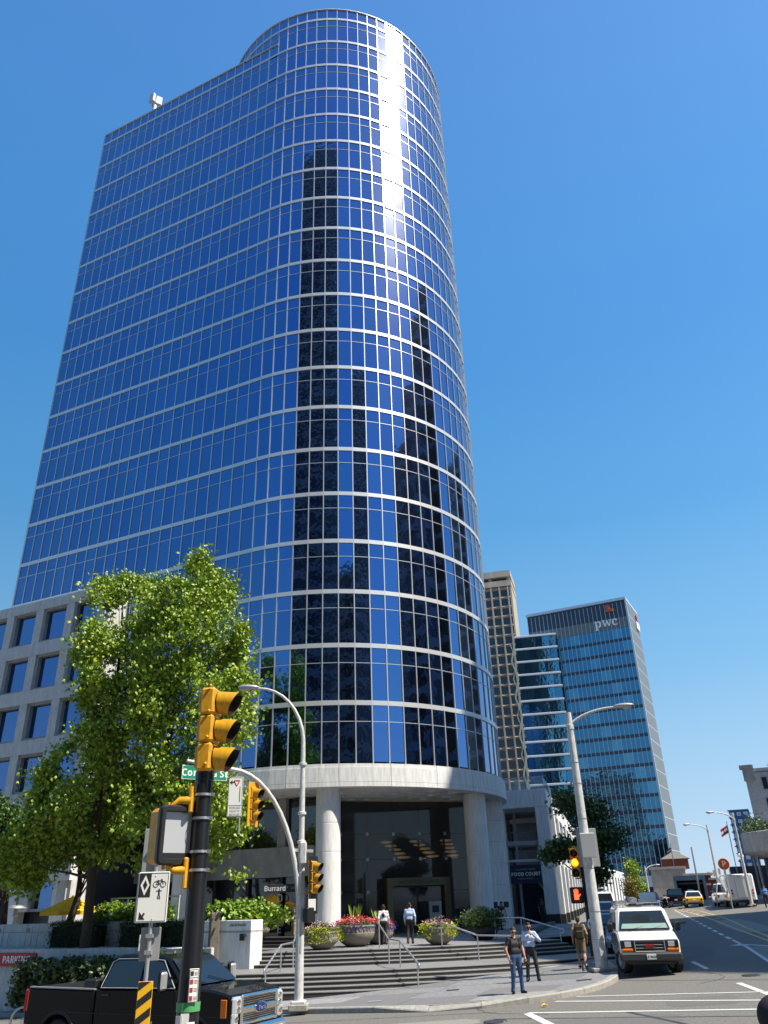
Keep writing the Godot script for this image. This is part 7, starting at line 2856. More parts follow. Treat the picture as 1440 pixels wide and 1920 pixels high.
func people() -> void:
	mk("cloth_black", Color(0.012, 0.012, 0.014), 0.9)
	mk("cloth_olive", Color(0.085, 0.075, 0.035), 0.9, 0.0, "speck", Vector3(5, 5, 5))
	var P := on(3.61, -27.64, 0.155)
	var o := person("man in black polo shirt, jeans and sunglasses with a black backpack near the kerb", P, Vector3(0.30, 0, 0.95), {"top": Color(0.013, 0.013, 0.016), "leg": Color(0.035, 0.085, 0.19), "sleeve": 1, "shades": true, "pack": M.cloth_black, "fat": 1.14, "look": -0.15, "size": 1.02, "skin": Color(0.52, 0.30, 0.21), "hair": Color(0.05, 0.03, 0.02),
		"pose": {"kl": Vector3(0.13, 0.5, 0.03), "al": Vector3(0.14, 0.09, 0.03), "kr": Vector3(-0.10, 0.5, 0.0), "ar": Vector3(-0.13, 0.09, -0.06), "el": Vector3(0.28, 1.15, -0.03), "wl": Vector3(0.27, 0.92, 0.12), "er": Vector3(-0.28, 1.14, -0.02), "wr": Vector3(-0.245, 0.91, 0.09)}, "curl_l": 0.9, "curl_r": 0.5})
	var mb := MB.new()
	mb.cb(Vector3(0.275, 0.845, 0.17), Vector3(0.14, 0.10, 0.09), 0.02)
	mb.lathe(Transform3D(Basis(Vector3.RIGHT, PI / 2 + 0.5), Vector3(0.27, 0.83, 0.2)), [Vector2(0.036, 0), Vector2(0.04, 0.09), Vector2(0.03, 0.095), Vector2(0, 0.08)], 14)
	part(mb, "camera", M.black_gloss, o)
	P = on(4.65, -31.3, 0.155)
	o = person("bearded man in a pale blue shirt and dark trousers drinking from a pink cup", P, Vector3(-0.12, 0, 0.99), {"top": Color(0.42, 0.50, 0.68), "leg": Color(0.022, 0.022, 0.026), "sleeve": 2, "shades": true, "belt": true, "beard": Color(0.06, 0.035, 0.025), "size": 1.03, "look": 0.12,
		"pose": {"el": Vector3(0.34, 1.19, 0.08), "wl": Vector3(0.12, 1.385, 0.21), "er": Vector3(-0.24, 1.15, -0.05), "wr": Vector3(-0.22, 0.92, 0.05), "kl": Vector3(0.15, 0.5, 0.05), "al": Vector3(0.19, 0.09, 0.04), "kr": Vector3(-0.13, 0.5, 0.03), "ar": Vector3(-0.17, 0.09, -0.02)}, "hand_l": Vector3(-0.55, 0.6, 0.1), "palm_l": Vector3(-0.5, -0.3, -0.6), "curl_l": 0.8})
	mb = MB.new()
	mb.lathe(Transform3D(Basis(Vector3.RIGHT, -0.35), Vector3(0.05, 1.40, 0.19)), [Vector2(0.0, 0), Vector2(0.028, 0), Vector2(0.038, 0.14), Vector2(0.03, 0.15), Vector2(0, 0.15)], 16)
	part(mb, "cup", mk("cup_pink", Color(0.62, 0.34, 0.40), 0.4), o)
	P = on(7.05, -34.3, 0.155)
	person("walker in shorts with bare arms and an olive backpack seen from behind", P, Vector3(0.15, 0, -0.99), {"top": Color(0.10, 0.085, 0.05), "leg": Color(0.20, 0.145, 0.085), "sleeve": 0, "shorts": true, "pack": M.cloth_olive, "skin": Color(0.46, 0.255, 0.16), "hair": Color(0.06, 0.035, 0.02), "size": 1.0,
		"pose": {"kl": Vector3(0.1, 0.51, 0.10), "al": Vector3(0.10, 0.09, 0.06), "kr": Vector3(-0.10, 0.5, -0.04), "ar": Vector3(-0.10, 0.11, -0.24), "el": Vector3(0.27, 1.15, -0.08), "wl": Vector3(0.27, 0.93, 0.02), "er": Vector3(-0.27, 1.14, 0.02), "wr": Vector3(-0.27, 0.92, 0.12)}})
	var walk := {"kl": Vector3(0.1, 0.51, 0.12), "al": Vector3(0.10, 0.09, 0.12), "kr": Vector3(-0.10, 0.5, -0.02), "ar": Vector3(-0.10, 0.11, -0.24), "el": Vector3(0.25, 1.15, -0.1), "wl": Vector3(0.25, 0.92, -0.06), "er": Vector3(-0.25, 1.14, 0.04), "wr": Vector3(-0.26, 0.92, 0.14)}
	o = person("man in a white shirt with a dark back patch walking to the entrance, left one", Vector3(-0.66, 0.55, -42.6), Vector3(-0.05, 0, -1), {"top": Color(0.66, 0.66, 0.68), "leg": Color(0.012, 0.012, 0.014), "sleeve": 2, "skin": Color(0.28, 0.15, 0.09), "pose": walk, "size": 0.99})
	mb = MB.new()
	mb.ball(Transform3D(Basis(), Vector3(0.02, 1.27, -0.122)), Vector3(0.085, 0.1, 0.012), 10, 6)
	part(mb, "dark_patch", M.cloth_black, o)
	person("man in a light blue shirt and black trousers walking to the entrance, right one", Vector3(0.62, 0.55, -42.9), Vector3(0.08, 0, -1), {"top": Color(0.45, 0.56, 0.78), "leg": Color(0.014, 0.013, 0.013), "sleeve": 2, "belt": true, "pose": {"kr": Vector3(-0.1, 0.51, 0.12), "ar": Vector3(-0.10, 0.09, 0.1), "kl": Vector3(0.10, 0.5, -0.02), "al": Vector3(0.10, 0.11, -0.22), "er": Vector3(-0.26, 1.15, -0.08), "wr": Vector3(-0.26, 0.92, -0.02), "el": Vector3(0.25, 1.14, 0.04), "wl": Vector3(0.25, 0.92, 0.14)}, "size": 1.02})
	person("person in tan trousers holding out an arm beside the white mast on the plaza", Vector3(-5.35, 0.55, -45.4), Vector3(-0.9, 0, 0.4), {"top": Color(0.16, 0.14, 0.07), "leg": Color(0.30, 0.24, 0.14), "sleeve": 1, "pose": {"el": Vector3(0.24, 1.2, 0.16), "wl": Vector3(0.2, 1.2, 0.42), "er": Vector3(-0.26, 1.15, 0.05), "wr": Vector3(-0.2, 1.1, 0.28)}})
	person("dark silhouetted man standing under the food court sign in the arcade", Vector3(10.55, 0.55, -63.3), Vector3(0.2, 0, 1), {"top": Color(0.015, 0.015, 0.018), "leg": Color(0.012, 0.012, 0.014), "sleeve": 1, "skin": Color(0.2, 0.11, 0.07)})
	person("person in dark clothes leaning forward by the pale pier in the shade", Vector3(6.75, 0.55, -57.6), Vector3(0.55, 0, 0.8), {"top": Color(0.018, 0.018, 0.022), "leg": Color(0.015, 0.015, 0.018), "sleeve": 1, "pose": {"lean": Vector3(0.0, -0.08, 0.2), "head": Vector3(0, 1.60, 0.10), "el": Vector3(0.27, 1.16, 0.12), "er": Vector3(-0.27, 1.16, 0.12), "wl": Vector3(0.2, 0.98, 0.25), "wr": Vector3(-0.2, 0.98, 0.25)}})
	person("person in a blue shirt at the right edge beside the shuttle bus", uv(-12.1, 81.0, 0.0), Vector3(-0.25, 0, 0.97), {"top": Color(0.10, 0.22, 0.50), "leg": Color(0.03, 0.035, 0.05), "sleeve": 2})
	P = on(2.36, -5.75, 0.0)
	person("person with bushy dark hair close to the viewer in the bottom right corner", P, Vector3(0.5, 0, -0.9), {"top": Color(0.05, 0.05, 0.06), "leg": Color(0.03, 0.03, 0.04), "sleeve": 2, "hair_size": 1.4, "hair": Color(0.022, 0.014, 0.018), "size": 1.07})

# ---------------------------------------------------------------- leaves, hedges, trees, flower bowls
func leaf_mesh(sd: int, count: int, size: float, spread: float, kite := false) -> ArrayMesh:
	var r := RandomNumberGenerator.new()
	r.seed = sd
	var mb := MB.new()
	for i in count:
		var at := Vector3(r.randfn(), r.randfn() * 0.7, r.randfn()) * spread * 0.5
		var n := Vector3(r.randf_range(-1, 1), r.randf_range(0.1, 1.2), r.randf_range(-1, 1)).normalized()
		var d := Vector3(r.randf_range(-1, 1), r.randf_range(-0.9, 0.4), r.randf_range(-1, 1))
		d = (d - n * d.dot(n)).normalized()
		var w := n.cross(d)
		var s := size * r.randf_range(0.7, 1.25)
		var pts: Array
		if kite:
			pts = [Vector2(0, 0), Vector2(0.28, 0.45), Vector2(0, 1), Vector2(-0.28, 0.45)]
		else:
			pts = [Vector2(0, 0), Vector2(0.42, 0.08), Vector2(0.30, 0.34), Vector2(0.56, 0.52), Vector2(0.22, 0.62), Vector2(0, 1.0), Vector2(-0.22, 0.62), Vector2(-0.56, 0.52), Vector2(-0.30, 0.34), Vector2(-0.42, 0.08)]
		var c := at + d * s * 0.4 + n * s * 0.08
		for k in pts.size():
			var p: Vector2 = pts[k]
			var q: Vector2 = pts[(k + 1) % pts.size()]
			mb.tri(c, at + (w * p.x + d * p.y) * s, at + (w * q.x + d * q.y) * s)
	return mb.mesh()

func scatter(o: Node3D, called: String, mesh: Mesh, m: Material, at: Array, cols: Array, smin: float, smax: float, r: RandomNumberGenerator) -> void:
	var mm := MultiMesh.new()
	mm.transform_format = MultiMesh.TRANSFORM_3D
	mm.use_colors = true
	mm.mesh = mesh
	mm.instance_count = at.size()
	for i in at.size():
		var b := Basis(Vector3.UP, r.randf() * TAU) * Basis(Vector3.RIGHT, r.randf_range(-0.5, 0.5))
		mm.set_instance_transform(i, Transform3D(b.scaled(Vector3.ONE * r.randf_range(smin, smax)), at[i]))
		var t := r.randf()
		var c: Color = cols[0].lerp(cols[1], t)
		if cols.size() > 2 and r.randf() < 0.16:
			c = cols[2]
		mm.set_instance_color(i, c)
	var g := MultiMeshInstance3D.new()
	g.name = called
	g.multimesh = mm
	g.material_override = m
	o.add_child(g, true)
	g.set_meta("kind", "stuff")

func leafy(key: String, back: Color) -> StandardMaterial3D:
	var m := mk(key, Color(1, 1, 1), 0.42)
	m.vertex_color_use_as_albedo = true
	m.metallic_specular = 0.5
	m.backlight_enabled = true
	m.backlight = back.linear_to_srgb()
	return m

func limb(o: Node3D, called: String, pts: Array, r0: float, r1: float) -> void:
	var rad := []
	for i in pts.size():
		rad.append(lerpf(r0, r1, i / (pts.size() - 1.0)))
	var mb := MB.new()
	mb.tube(pts, rad, 9)
	part(mb, called, M.bark, o)

func outline_tree(o: Node3D, poly: PackedVector2Array, foot: Vector2, b0: float, depth: float, count: int, cols: Array, sd: int, leaf: Mesh, y0: float, twig := 16) -> void:
	# crown outline in (a, height); leaves fill it about the plane b0
	var r := RandomNumberGenerator.new()
	r.seed = sd
	var ns := FastNoiseLite.new()
	ns.seed = sd
	ns.frequency = 0.32
	ns.fractal_octaves = 2
	poly = Geometry2D.offset_polygon(poly, -0.75)[0]
	var lo := poly[0]
	var hi := poly[0]
	for p in poly:
		lo = lo.min(p)
		hi = hi.max(p)
	var at := []
	var tries := 0
	while at.size() < count and tries < count * 60:
		tries += 1
		var p := Vector2(r.randf_range(lo.x, hi.x), r.randf_range(lo.y, hi.y))
		if not Geometry2D.is_point_in_polygon(p, poly):
			continue
		# how far to the outline bounds the depth here
		var dist := 9.0
		for i in poly.size():
			dist = minf(dist, p.distance_to(Geometry2D.get_closest_point_to_segment(p, poly[i], poly[(i + 1) % poly.size()])))
		var dz := minf(depth, 0.5 + dist * 1.25)
		var q := r.randf_range(-1, 1)
		q = signf(q) * pow(absf(q), 0.6)
		var w := ab(p.x, b0 + q * dz, p.y)
		if ns.get_noise_3dv(w) < 0.05 + 0.10 * (1.0 - minf(dist, 1.0)):
			continue
		at.append(w)
	scatter(o, "crown", leaf, M.leaf, at, cols, 0.75, 1.25, r)
	# trunk and limbs
	var tip := Vector2(foot.x + (lo.x + hi.x - 2.0 * foot.x) * 0.10, hi.y - 2.2)
	var path := []
	for k in 9:
		var t := k / 8.0
		path.append(ab(lerpf(foot.x, tip.x, t) + 0.14 * sin(t * 9.0 + sd), b0 + 0.12 * sin(t * 7.0), lerpf(y0, tip.y, t)))
	limb(o, "trunk", path, 0.27, 0.045)
	for k in twig:
		var t := r.randf_range(0.22, 0.88)
		var s: Vector3 = path[int(t * 8)].lerp(path[mini(int(t * 8) + 1, 8)], fmod(t * 8, 1.0))
		var e: Vector3 = at[r.randi() % at.size()]
		var tr := 0
		while (e.y < s.y + 0.6 or e.distance_to(s) > 5.0) and tr < 40:
			e = at[r.randi() % at.size()]
			tr += 1
		var m := s.lerp(e, 0.5) + Vector3(0, -0.35, 0)
		limb(o, "branch", [s, s.lerp(m, 0.5) + Vector3(0, 0.05, 0), m, e], 0.085 * (1.1 - t), 0.015)

func blob_tree(o: Node3D, at: Vector3, lobes: Array, count: int, cols: Array, sd: int, leaf: Mesh, trunk_r: float, h0: float) -> void:
	# lobes: [offset, radii]
	var r := RandomNumberGenerator.new()
	r.seed = sd
	var spots := []
	for i in count:
		var l: Array = lobes[r.randi() % lobes.size()]
		var d := Vector3(r.randfn(), r.randfn(), r.randfn()).normalized() * pow(r.randf(), 0.45)
		spots.append(l[0] + d * l[1])
	scatter(o, "crown", leaf, M.leaf, spots, cols, 0.7, 1.2, r)
	var top: Vector3 = lobes[0][0]
	limb(o, "trunk", [Vector3.ZERO, Vector3(0.05, h0 * 0.5, 0.03), Vector3(0, h0, 0), top], trunk_r, trunk_r * 0.3)
	for l in lobes:
		limb(o, "branch", [Vector3(0, h0, 0), Vector3(0, h0, 0).lerp(l[0], 0.5) + Vector3(0, -0.1, 0), l[0]], trunk_r * 0.5, 0.015)

func hedge(label: String, a0: float, a1: float, b0: float, b1: float, y0: float, y1: float, cols: Array, sd: int, leaf: Mesh, lumpy := 0.0) -> void:
	var o := thing("hedge", label, "hedge")
	var r := RandomNumberGenerator.new()
	r.seed = sd
	var mb := MB.new()
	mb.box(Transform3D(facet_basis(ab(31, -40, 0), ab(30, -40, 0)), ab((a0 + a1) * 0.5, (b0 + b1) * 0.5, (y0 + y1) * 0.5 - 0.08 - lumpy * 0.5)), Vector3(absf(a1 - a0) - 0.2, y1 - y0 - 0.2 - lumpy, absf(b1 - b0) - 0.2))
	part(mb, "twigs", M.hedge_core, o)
	var at := []
	var area := absf(a1 - a0) * ((y1 - y0) + absf(b1 - b0))
	for i in int(area * 130):
		var a := r.randf_range(a0, a1)
		var top := y1 - lumpy * (0.5 + 0.5 * sin(a * 2.3 + 1.0) * sin(a * 5.1))
		var u := r.randf()
		if u < 0.5:
			at.append(ab(a, b1 + r.randf_range(-0.14, 0.03), r.randf_range(y0, top)))
		elif u < 0.86:
			at.append(ab(a, r.randf_range(b0, b1), top + r.randf_range(-0.12, 0.05)))
		else:
			at.append(ab(a0 if r.randf() < 0.5 else a1, r.randf_range(b0, b1), r.randf_range(y0, top)))
	scatter(o, "foliage", leaf, M.leaf_dark, at, cols, 0.7, 1.2, r)

func flower_bowl(label: String, at: Vector3, rad: float, kind: int, sd: int, leaf: Mesh) -> void:
	var o := thing("flower_bowl", label, "planter", at, 0.0, "stone flower bowls on the plaza")
	var mb := MB.new()
	var k := rad / 0.75
	mb.lathe(Transform3D(), [Vector2(0.30, 0), Vector2(0.36, 0.03), Vector2(0.55, 0.18), Vector2(0.69, 0.36), Vector2(0.75, 0.56), Vector2(0.745, 0.60), Vector2(0.725, 0.62), Vector2(0.725, 0.80), Vector2(0.75, 0.82), Vector2(0.755, 0.90), Vector2(0.72, 0.92), Vector2(0.64, 0.90), Vector2(0.62, 0.82), Vector2(0, 0.80)].map(func(p): return Vector2(p.x, p.y * 0.8) * k), 36, true)
	part(mb, "bowl", M.stone_planter, o)
	for i in 30:
		mb = MB.new()
		var an := TAU * i / 30.0
		mb.cbox(Transform3D(Basis(Vector3.UP, -an), Vector3(cos(an) * 0.735 * k, 0.57 * k, sin(an) * 0.735 * k)), Vector3(0.03, 0.11 * k, 0.07 * k), 0.01)
		part(mb, "relief_block", M.stone_planter, o)
	var r := RandomNumberGenerator.new()
	r.seed = sd
	var green := [Color(0.05, 0.11, 0.02), Color(0.09, 0.17, 0.03)]
	var lime := [Color(0.34, 0.40, 0.01), Color(0.50, 0.52, 0.02)]
	var low := []
	var trail := []
	var bloom := []
	var bloom2 := []
	for i in 260:
		var an := r.randf() * TAU
		var q := sqrt(r.randf()) * rad * 0.9
		low.append(Vector3(cos(an) * q, 0.70 * k + r.randf() * 0.34 * (1.2 - q / rad), sin(an) * q))
	for i in 300:
		var an := r.randf() * TAU
		if sin(an * 3.0 + sd) < -0.35: continue
		trail.append(Vector3(cos(an) * rad * r.randf_range(0.85, 1.08), (0.84 - pow(r.randf(), 1.3) * 0.52) * k, sin(an) * rad * r.randf_range(0.85, 1.08)))
	for i in 200:
		var an := r.randf() * TAU
		var q := sqrt(r.randf()) * rad * 0.98
		(bloom if i % 5 else bloom2).append(Vector3(cos(an) * q, 0.82 * k + r.randf() * 0.36 * (1.25 - q / rad), sin(an) * q))
	scatter(o, "foliage", leaf, M.leaf_dark, low, green, 0.9, 1.6, r)
	if kind == 0:
		scatter(o, "trailing_leaves", leaf, M.leaf, trail, lime, 0.95, 1.7, r)
		scatter(o, "blossom", leaf, M.leaf_dark, bloom.slice(0, 60), [Color(0.75, 0.45, 0.38), Color(0.8, 0.72, 0.6)], 0.7, 1.2, r)
		scatter(o, "dark_blossom", leaf, M.leaf_dark, bloom2, [Color(0.35, 0.03, 0.05), Color(0.2, 0.02, 0.05)], 0.7, 1.2, r)
	elif kind == 1:
		scatter(o, "blossom", leaf, M.leaf_dark, bloom, [Color(0.65, 0.02, 0.03), Color(0.75, 0.10, 0.10), Color(0.7, 0.35, 0.35)], 0.8, 1.4, r)
		scatter(o, "trailing_blossom", leaf, M.leaf_dark, trail.slice(0, 70).map(func(p): return Vector3(p.x, maxf(p.y, 0.66 * k), p.z)), [Color(0.10, 0.03, 0.35), Color(0.22, 0.08, 0.5)], 0.7, 1.2, r)
		for i in 14:
			mb = MB.new()
			var an := r.randf() * TAU
			var p := Vector3(cos(an), 0, sin(an)) * r.randf() * 0.2
			var d := Vector3(cos(an) * 0.3, 0.62 * k + r.randf() * 0.2, sin(an) * 0.3)
			var w := Vector3(-sin(an), 0, cos(an)) * 0.045
			var b := p + Vector3(0, 0.75 * k, 0)
			mb.col = Color(0.16, 0.26, 0.02)
			mb.quad(b - w, b + w, b + d * 0.6 + w * 1.4, b + d * 0.6 - w * 1.4)
			mb.tri(b + d * 0.6 - w * 1.4, b + d * 0.6 + w * 1.4, b + d)
			part(mb, "spear_leaf", M.leaf, o)
	else:
		scatter(o, "blossom", leaf, M.leaf_dark, bloom.slice(0, 110), [Color(0.7, 0.7, 0.5), Color(0.75, 0.72, 0.62)], 0.6, 1.0, r)

func plants() -> void:
	leafy("leaf", Color(0.27, 0.34, 0.02))
	leafy("leaf_dark", Color(0.02, 0.03, 0.004))
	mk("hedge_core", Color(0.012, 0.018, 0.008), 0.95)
	var big := leaf_mesh(3, 13, 0.175, 0.52)
	var mid := leaf_mesh(5, 8, 0.17, 0.5)
	var small := leaf_mesh(7, 8, 0.07, 0.16, true)
	var bright := [Color(0.17, 0.27, 0.025), Color(0.29, 0.40, 0.035), Color(0.37, 0.44, 0.045)]
	var V2 := func(l: Array) -> PackedVector2Array:
		var q := PackedVector2Array()
		for i in range(0, l.size(), 2): q.append(Vector2(l[i], l[i + 1]))
		return q
	var o := thing("maple_tree", "tall bright green maple tree with a leaning trunk behind the truck bed, left one", "tree")
	outline_tree(o, V2.call([36.9, 9.6, 36.0, 8.4, 37.6, 7.2, 38.4, 4.4, 36.8, 2.9, 34.2, 2.5, 32.2, 4.4, 29.4, 3.6, 28.2, 7, 28.0, 12, 28.6, 18, 29.9, 20.6, 31.2, 20.4, 32.3, 21.6, 33.6, 20.0, 34.3, 18.7, 34.0, 16.6, 35.3, 15.3, 35.4, 14.3, 33.9, 13.4, 33.5, 11.6, 34.6, 10.7]), Vector2(31.2, 0), -31.6, 2.5, 3100, bright, 41, big, -0.4, 30)
	o = thing("maple_tree", "tall bright green maple tree beside the black signal pole, right one", "tree")
	outline_tree(o, V2.call([29.6, 4.0, 27.6, 2.9, 25.6, 2.5, 24.0, 3.4, 22.4, 2.3, 21.3, 3.4, 22.1, 5.2, 21.5, 6.6, 21.9, 8.6, 21.4, 10.4, 21.4, 13.1, 22.5, 14.2, 22.3, 15.6, 23.3, 17.0, 23.5, 18.7, 24.6, 19.3, 25.0, 20.9, 26.2, 21.3, 27.1, 20.0, 28.2, 20.9, 29.4, 20.2, 29.9, 16, 30.2, 10]), Vector2(27.4, 0), -31.6, 2.5, 3100, bright, 47, big, -0.2, 30)
	o = thing("shady_tree", "darker leafy tree at the left edge above the panelled wall", "tree")
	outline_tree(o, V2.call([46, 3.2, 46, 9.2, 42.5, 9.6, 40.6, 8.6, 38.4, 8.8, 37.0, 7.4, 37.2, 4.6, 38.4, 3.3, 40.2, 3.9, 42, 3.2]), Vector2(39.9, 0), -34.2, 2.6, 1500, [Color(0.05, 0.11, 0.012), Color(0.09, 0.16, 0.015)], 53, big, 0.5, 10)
	o = thing("slim_tree", "slim pale trunked tree standing behind the clipped hedge", "tree")
	outline_tree(o, V2.call([37, 4.2, 36.6, 8, 34.6, 9, 32.6, 8, 32.8, 4.6, 34.6, 3.6]), Vector2(35.1, 0), -34.4, 1.8, 500, bright, 57, big, 0.5, 6)
	# hedges
	var dk := [Color(0.018, 0.035, 0.008), Color(0.04, 0.065, 0.012)]
	hedge("dark clipped box hedge behind the leaning maple trunk", 31.1, 34.1, -33.0, -32.0, 0.7, 1.95, dk, 61, small)
	hedge("long dark clipped hedge behind the black signal pole", 24.3, 29.6, -33.0, -31.95, 0.5, 1.86, dk, 63, small)
	hedge("low shaggy shrubs along the foot of the wall behind the truck bed", 23.0, 33.0, -30.8, -29.8, -1.2, 0.28, [Color(0.03, 0.055, 0.012), Color(0.06, 0.095, 0.02)], 67, mid, 0.35)
	hedge("light green bushes on the patio beside the glass screen", 29.6, 33.2, -35.6, -34.4, 1.0, 2.5, [Color(0.12, 0.22, 0.015), Color(0.2, 0.3, 0.02)], 69, mid, 0.4)
	hedge("yellow green bush on top of the white stone pier", 22.3, 25.2, -35.0, -32.6, 1.7, 2.45, [Color(0.10, 0.2, 0.015), Color(0.2, 0.3, 0.02)], 71, mid, 0.5)
	# street trees at the right
	o = thing("street_tree", "dark leafy street tree behind the white lamp pole, in the shade of the street", "tree", on(10.1, -44.4, 0.15))
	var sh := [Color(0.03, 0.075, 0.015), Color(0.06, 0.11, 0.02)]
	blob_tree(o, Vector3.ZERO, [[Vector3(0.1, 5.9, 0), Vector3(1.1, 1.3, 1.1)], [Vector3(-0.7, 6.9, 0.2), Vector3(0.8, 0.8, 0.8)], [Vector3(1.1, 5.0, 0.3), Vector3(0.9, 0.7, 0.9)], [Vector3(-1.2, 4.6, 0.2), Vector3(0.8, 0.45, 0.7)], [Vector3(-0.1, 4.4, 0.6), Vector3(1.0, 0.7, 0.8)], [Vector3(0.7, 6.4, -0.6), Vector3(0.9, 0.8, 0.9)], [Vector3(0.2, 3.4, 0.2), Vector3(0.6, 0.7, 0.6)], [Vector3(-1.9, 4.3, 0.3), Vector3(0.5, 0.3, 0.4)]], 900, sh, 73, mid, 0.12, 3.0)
	o = thing("young_street_tree", "bright green young street tree beyond the parked cars, taller one", "tree", on(27.0, -97.5, 0.15))
	blob_tree(o, Vector3.ZERO, [[Vector3(0, 3.9, 0), Vector3(0.75, 0.9, 0.75)], [Vector3(0.3, 2.8, 0.2), Vector3(0.9, 0.7, 0.8)], [Vector3(-0.2, 4.7, 0), Vector3(0.5, 0.5, 0.5)], [Vector3(0.1, 2.1, 0), Vector3(0.7, 0.5, 0.7)]], 330, bright, 77, mid, 0.06, 1.5)
	o = thing("young_street_tree", "smaller reddish green young street tree beyond the parked cars", "tree", on(25.6, -94.5, 0.15))
	blob_tree(o, Vector3.ZERO, [[Vector3(0, 2.6, 0), Vector3(0.6, 0.9, 0.6)], [Vector3(0.1, 1.8, 0), Vector3(0.65, 0.5, 0.65)]], 200, [Color(0.14, 0.11, 0.02), Color(0.20, 0.16, 0.03)], 79, mid, 0.05, 1.2)
	o = thing("edge_tree", "dark green tree at the far right edge beside the rounded building", "tree", Vector3(42.3, 0.9, -81))
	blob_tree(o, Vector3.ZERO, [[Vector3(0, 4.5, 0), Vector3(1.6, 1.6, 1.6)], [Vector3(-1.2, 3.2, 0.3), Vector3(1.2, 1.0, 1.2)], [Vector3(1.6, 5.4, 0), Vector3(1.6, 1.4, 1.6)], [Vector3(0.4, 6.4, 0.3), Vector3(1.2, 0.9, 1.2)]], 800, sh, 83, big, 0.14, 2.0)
	o = thing("roof_garden", "dark planting along the roof edge of the rounded building", "roof plants", Vector3(43.4, 7.8, -87.5))
	var r := RandomNumberGenerator.new()
	r.seed = 5
	var at := []
	for i in 700:
		var an := r.randf() * TAU
		at.append(Vector3(cos(an) * r.randf_range(5.0, 6.7), r.randf() * r.randf() * 2.0, sin(an) * r.randf_range(5.0, 6.7)))
	scatter(o, "foliage", big, M.leaf_dark, at, sh, 0.7, 1.1, r)
	o = thing("roof_garden", "light green planting on the roof of the white corner building", "roof plants", Vector3(44.5, 14.6, -92.5))
	at = []
	for i in 200:
		at.append(Vector3(r.randf_range(-0.9, 4), r.randf() * 0.9, r.randf_range(-2, 1)))
	scatter(o, "foliage", mid, M.leaf, at, [Color(0.12, 0.2, 0.03), Color(0.2, 0.27, 0.05)], 0.7, 1.1, r)
	# flower bowls
	flower_bowl("stone flower bowl with lime trailing leaves beside the left handrail", Vector3(-3.45, 0.55, -40.2), 0.74, 0, 91, small)
	flower_bowl("large stone flower bowl with red and purple flowers in the middle", Vector3(-2.0, 0.55, -41.9), 0.92, 1, 92, small)
	flower_bowl("stone flower bowl with red flowers and spear leaves just right of the large one", Vector3(-0.98, 0.55, -43.6), 0.78, 1, 95, small)
	flower_bowl("stone flower bowl with lime trailing leaves left of the right handrail", Vector3(1.92, 0.55, -41.1), 0.74, 0, 94, small)
	flower_bowl("pale stone flower bowl with white flowers behind the white end pier", Vector3(-7.1, 0.95, -44.6), 0.62, 2, 96, small)
	o = thing("dark_bowl_shrub", "dark bowl with a shaggy green shrub beyond the right handrail", "planter", Vector3(4.35, 0.55, -44.6))
	var mb := MB.new()
	mb.lathe(Transform3D(), [Vector2(0.4, 0), Vector2(0.7, 0.3), Vector2(0.8, 0.55), Vector2(0.7, 0.56), Vector2(0, 0.5)], 28, true)
	part(mb, "bowl", M.granite, o)
	at = []
	for i in 900:
		var d := Vector3(r.randfn(), r.randfn(), r.randfn()).normalized() * pow(r.randf(), 0.4)
		at.append(Vector3(d.x * 1.15, 0.95 + d.y * 0.55, d.z * 1.0))
	scatter(o, "foliage", small, M.leaf_dark, at, [Color(0.04, 0.085, 0.012), Color(0.09, 0.14, 0.02)], 0.9, 1.6, r)

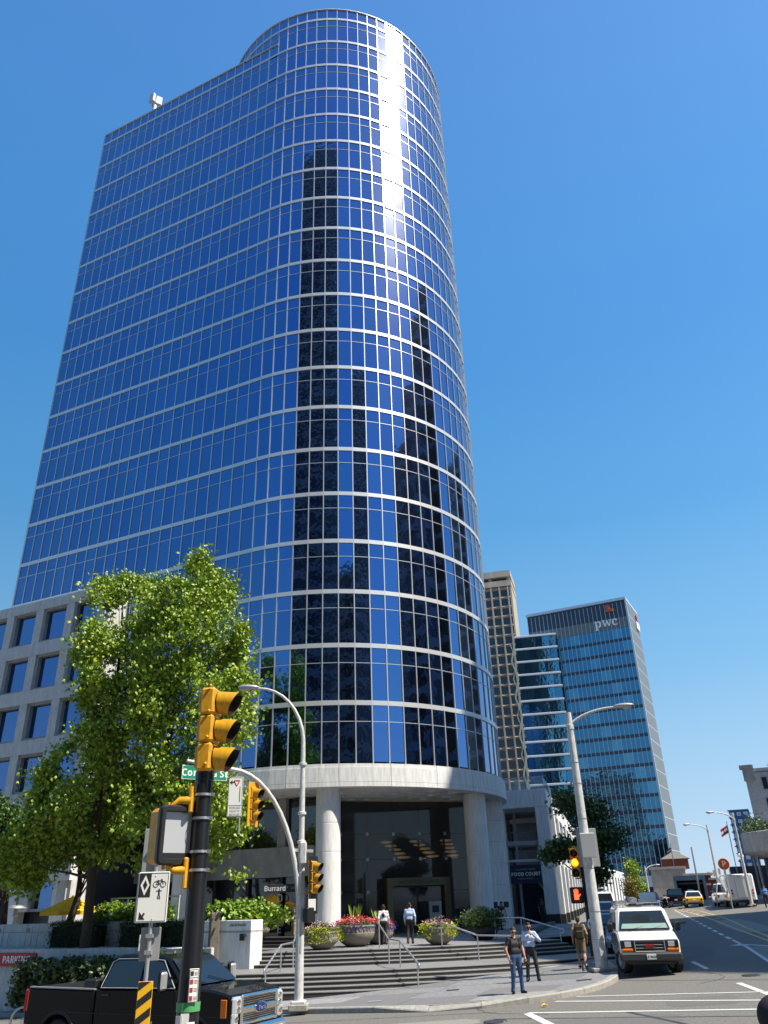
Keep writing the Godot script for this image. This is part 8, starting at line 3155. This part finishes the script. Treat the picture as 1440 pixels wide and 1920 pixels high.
# ---------------------------------------------------------------- small things along the street
func street_details() -> void:
	var mb := MB.new()
	# granite ledge below the bowl behind the pier
	var lg := thing("granite_ledge", "dark stepped granite ledge under the pale flower bowl", "ledge")
	for k in 3:
		mb = MB.new()
		mb.cbox(Transform3D(facet_basis(ab(31, -40, 0), ab(30, -40, 0)), ab(24.2, -37.6 - k * 0.25, 0.61 + 0.14 * k)), Vector3(3.4 - 0.3 * k, 0.135, 2.2 - 0.4 * k), 0.01)
		part(mb, "step", M.granite, lg)
	var wp := thing("timber_post", "weathered grey timber post beside the white end pier", "post", ab(23.5, -31.3, -0.6))
	mb = MB.new()
	mb.cbox(Transform3D(Basis(Vector3.UP, 0.4), Vector3(0, 1.4, 0)), Vector3(0.42, 2.8, 0.36), 0.05)
	part(mb, "timber", M.wood, wp)
	# parking meter
	var m := thing("parking_meter", "silver parking meter on a thin post beside the white lamp pole", "parking meter", on(7.95, -36.2, 0.15))
	mb = MB.new()
	mb.tube([Vector3.ZERO, Vector3(0, 1.15, 0)], 0.035, 10)
	mb.lathe(Transform3D(), [Vector2(0.14, 0), Vector2(0.13, 0.02), Vector2(0.04, 0.04)], 14)
	part(mb, "post", M.galv, m)
	mb = MB.new()
	mb.ball(Transform3D(Basis(), Vector3(0, 1.36, 0)), Vector3(0.13, 0.2, 0.1), 16, 10)
	part(mb, "head", M.steel, m)
	mb = MB.new()
	mb.cb(Vector3(0, 1.38, 0.085), Vector3(0.13, 0.12, 0.03), 0.01)
	part(mb, "window", M.black_gloss, m)
	# orange parking disc
	var p := thing("parking_disc_sign", "round orange sign with a white P on a post at the right", "sign", on(29.4, -76.5, 0.15), yawof(Vector3(-0.35, 0, 0.94)))
	mb = MB.new()
	mb.tube([Vector3.ZERO, Vector3(0, 3.9, 0)], 0.05, 8)
	part(mb, "post", M.galv, p)
	mb = MB.new()
	mb.lathe(Transform3D(Basis(Vector3.RIGHT, PI / 2), Vector3(0, 3.55, 0.04)), [Vector2(0, -0.04), Vector2(0.46, -0.04), Vector2(0.48, 0), Vector2(0.46, 0.04), Vector2(0, 0.04)], 32)
	part(mb, "disc", mk("disc_orange", Color(0.72, 0.10, 0.012), 0.5), p)
	words(p, "P", 0.46, Transform3D(Basis(), Vector3(0, 3.55, 0.085)), M.sign_white)
	# globe lamp
	var gl := thing("globe_lamp", "white globe lamp on a post right of the orange disc", "lamp", on(33.6, -82.8, 0.15))
	mb = MB.new()
	mb.tube([Vector3.ZERO, Vector3(0, 3.9, 0)], 0.07, 8)
	part(mb, "post", M.galv, gl)
	mb = MB.new()
	mb.ball(Transform3D(Basis(), Vector3(0, 4.15, 0)), Vector3(0.28, 0.28, 0.28), 16, 10)
	part(mb, "globe", M.sign_white, gl)
	# flags
	for q in [[40.6, -102.0, 9.6, "red and white flag flying near the blue tower", 0.8], [41.6, -127.5, 8.6, "small red flag on a thin pole above the brick building", 0.6]]:
		var f := thing("flag", q[3], "flag", on(q[0], q[1]))
		var h: float = q[2] - f.position.y
		mb = MB.new()
		mb.tube([Vector3.ZERO, Vector3(0, h + 0.4, 0)], 0.05, 6)
		part(mb, "pole", M.galv, f)
		for s in 3:
			mb = MB.new()
			for i in 6:
				var x0: float = -i * 0.2 * q[4]
				var x1: float = -(i + 1) * 0.2 * q[4]
				var y0: float = h - s * 0.35 * q[4] + x0 * 0.55
				var y1: float = h - s * 0.35 * q[4] + x1 * 0.55
				mb.box(Transform3D(Basis(), Vector3((x0 + x1) * 0.5, (y0 + y1) * 0.5 - 0.17, 0.05 * sin(i * 1.3))), Vector3(0.22 * q[4], 0.35 * q[4], 0.02))
			part(mb, "stripe", M.sign_red if s % 2 == 0 else M.sign_white, f)
	# bicycle stand at the left edge
	var st := thing("bicycle_stand", "bent steel bicycle stand at the bottom left edge behind the truck", "bicycle stand", on(-9.75, -23.6, 0.0))
	mb = MB.new()
	var pts := [Vector3(-0.3, 0, 0)]
	for j in 9:
		pts.append(Vector3(-0.3 * cos(PI * j / 8.0), 1.0 + 0.3 * sin(PI * j / 8.0), 0))
	pts.append(Vector3(0.3, 0, 0))
	mb.tube(pts, 0.03, 10)
	part(mb, "hoop", M.steel, st)
	# covers in the pavement and the road
	for q in [[-0.6, -29.5, 0.5, 0.156, "square grey service cover in the pavement below the steps"], [2.0, -30.8, 0.42, 0.156, "small service cover in the pavement left of the standing men"], [6.3, -29.6, 0.5, 0.156, "dark square cover in the pavement near the white lamp pole"]]:
		var c := thing("service_cover", q[4], "cover")
		mb = MB.new()
		var u := to_uv(q[0], q[1])
		sheet(mb, PackedVector2Array([u, u + Vector2(q[2], 0), u + Vector2(q[2], q[2] * 0.7), u + Vector2(0, q[2] * 0.7)]), q[3] + 0.006)
		part(mb, "plate", M.sign_grey if q[0] < 1 else M.granite, c)
	var lf := thing("fallen_leaf", "single yellow fallen leaf on the road by the kerb", "leaf", on(3.95, -25.1, 0.03), 0.4)
	mb = MB.new()
	mb.tri(Vector3(-0.1, 0, 0), Vector3(0.1, 0.01, 0.06), Vector3(0.06, 0.05, -0.08))
	mb.tri(Vector3(-0.1, 0, 0), Vector3(-0.02, 0.04, 0.1), Vector3(0.1, 0.01, 0.06))
	part(mb, "blade", M.hazard_yellow, lf)
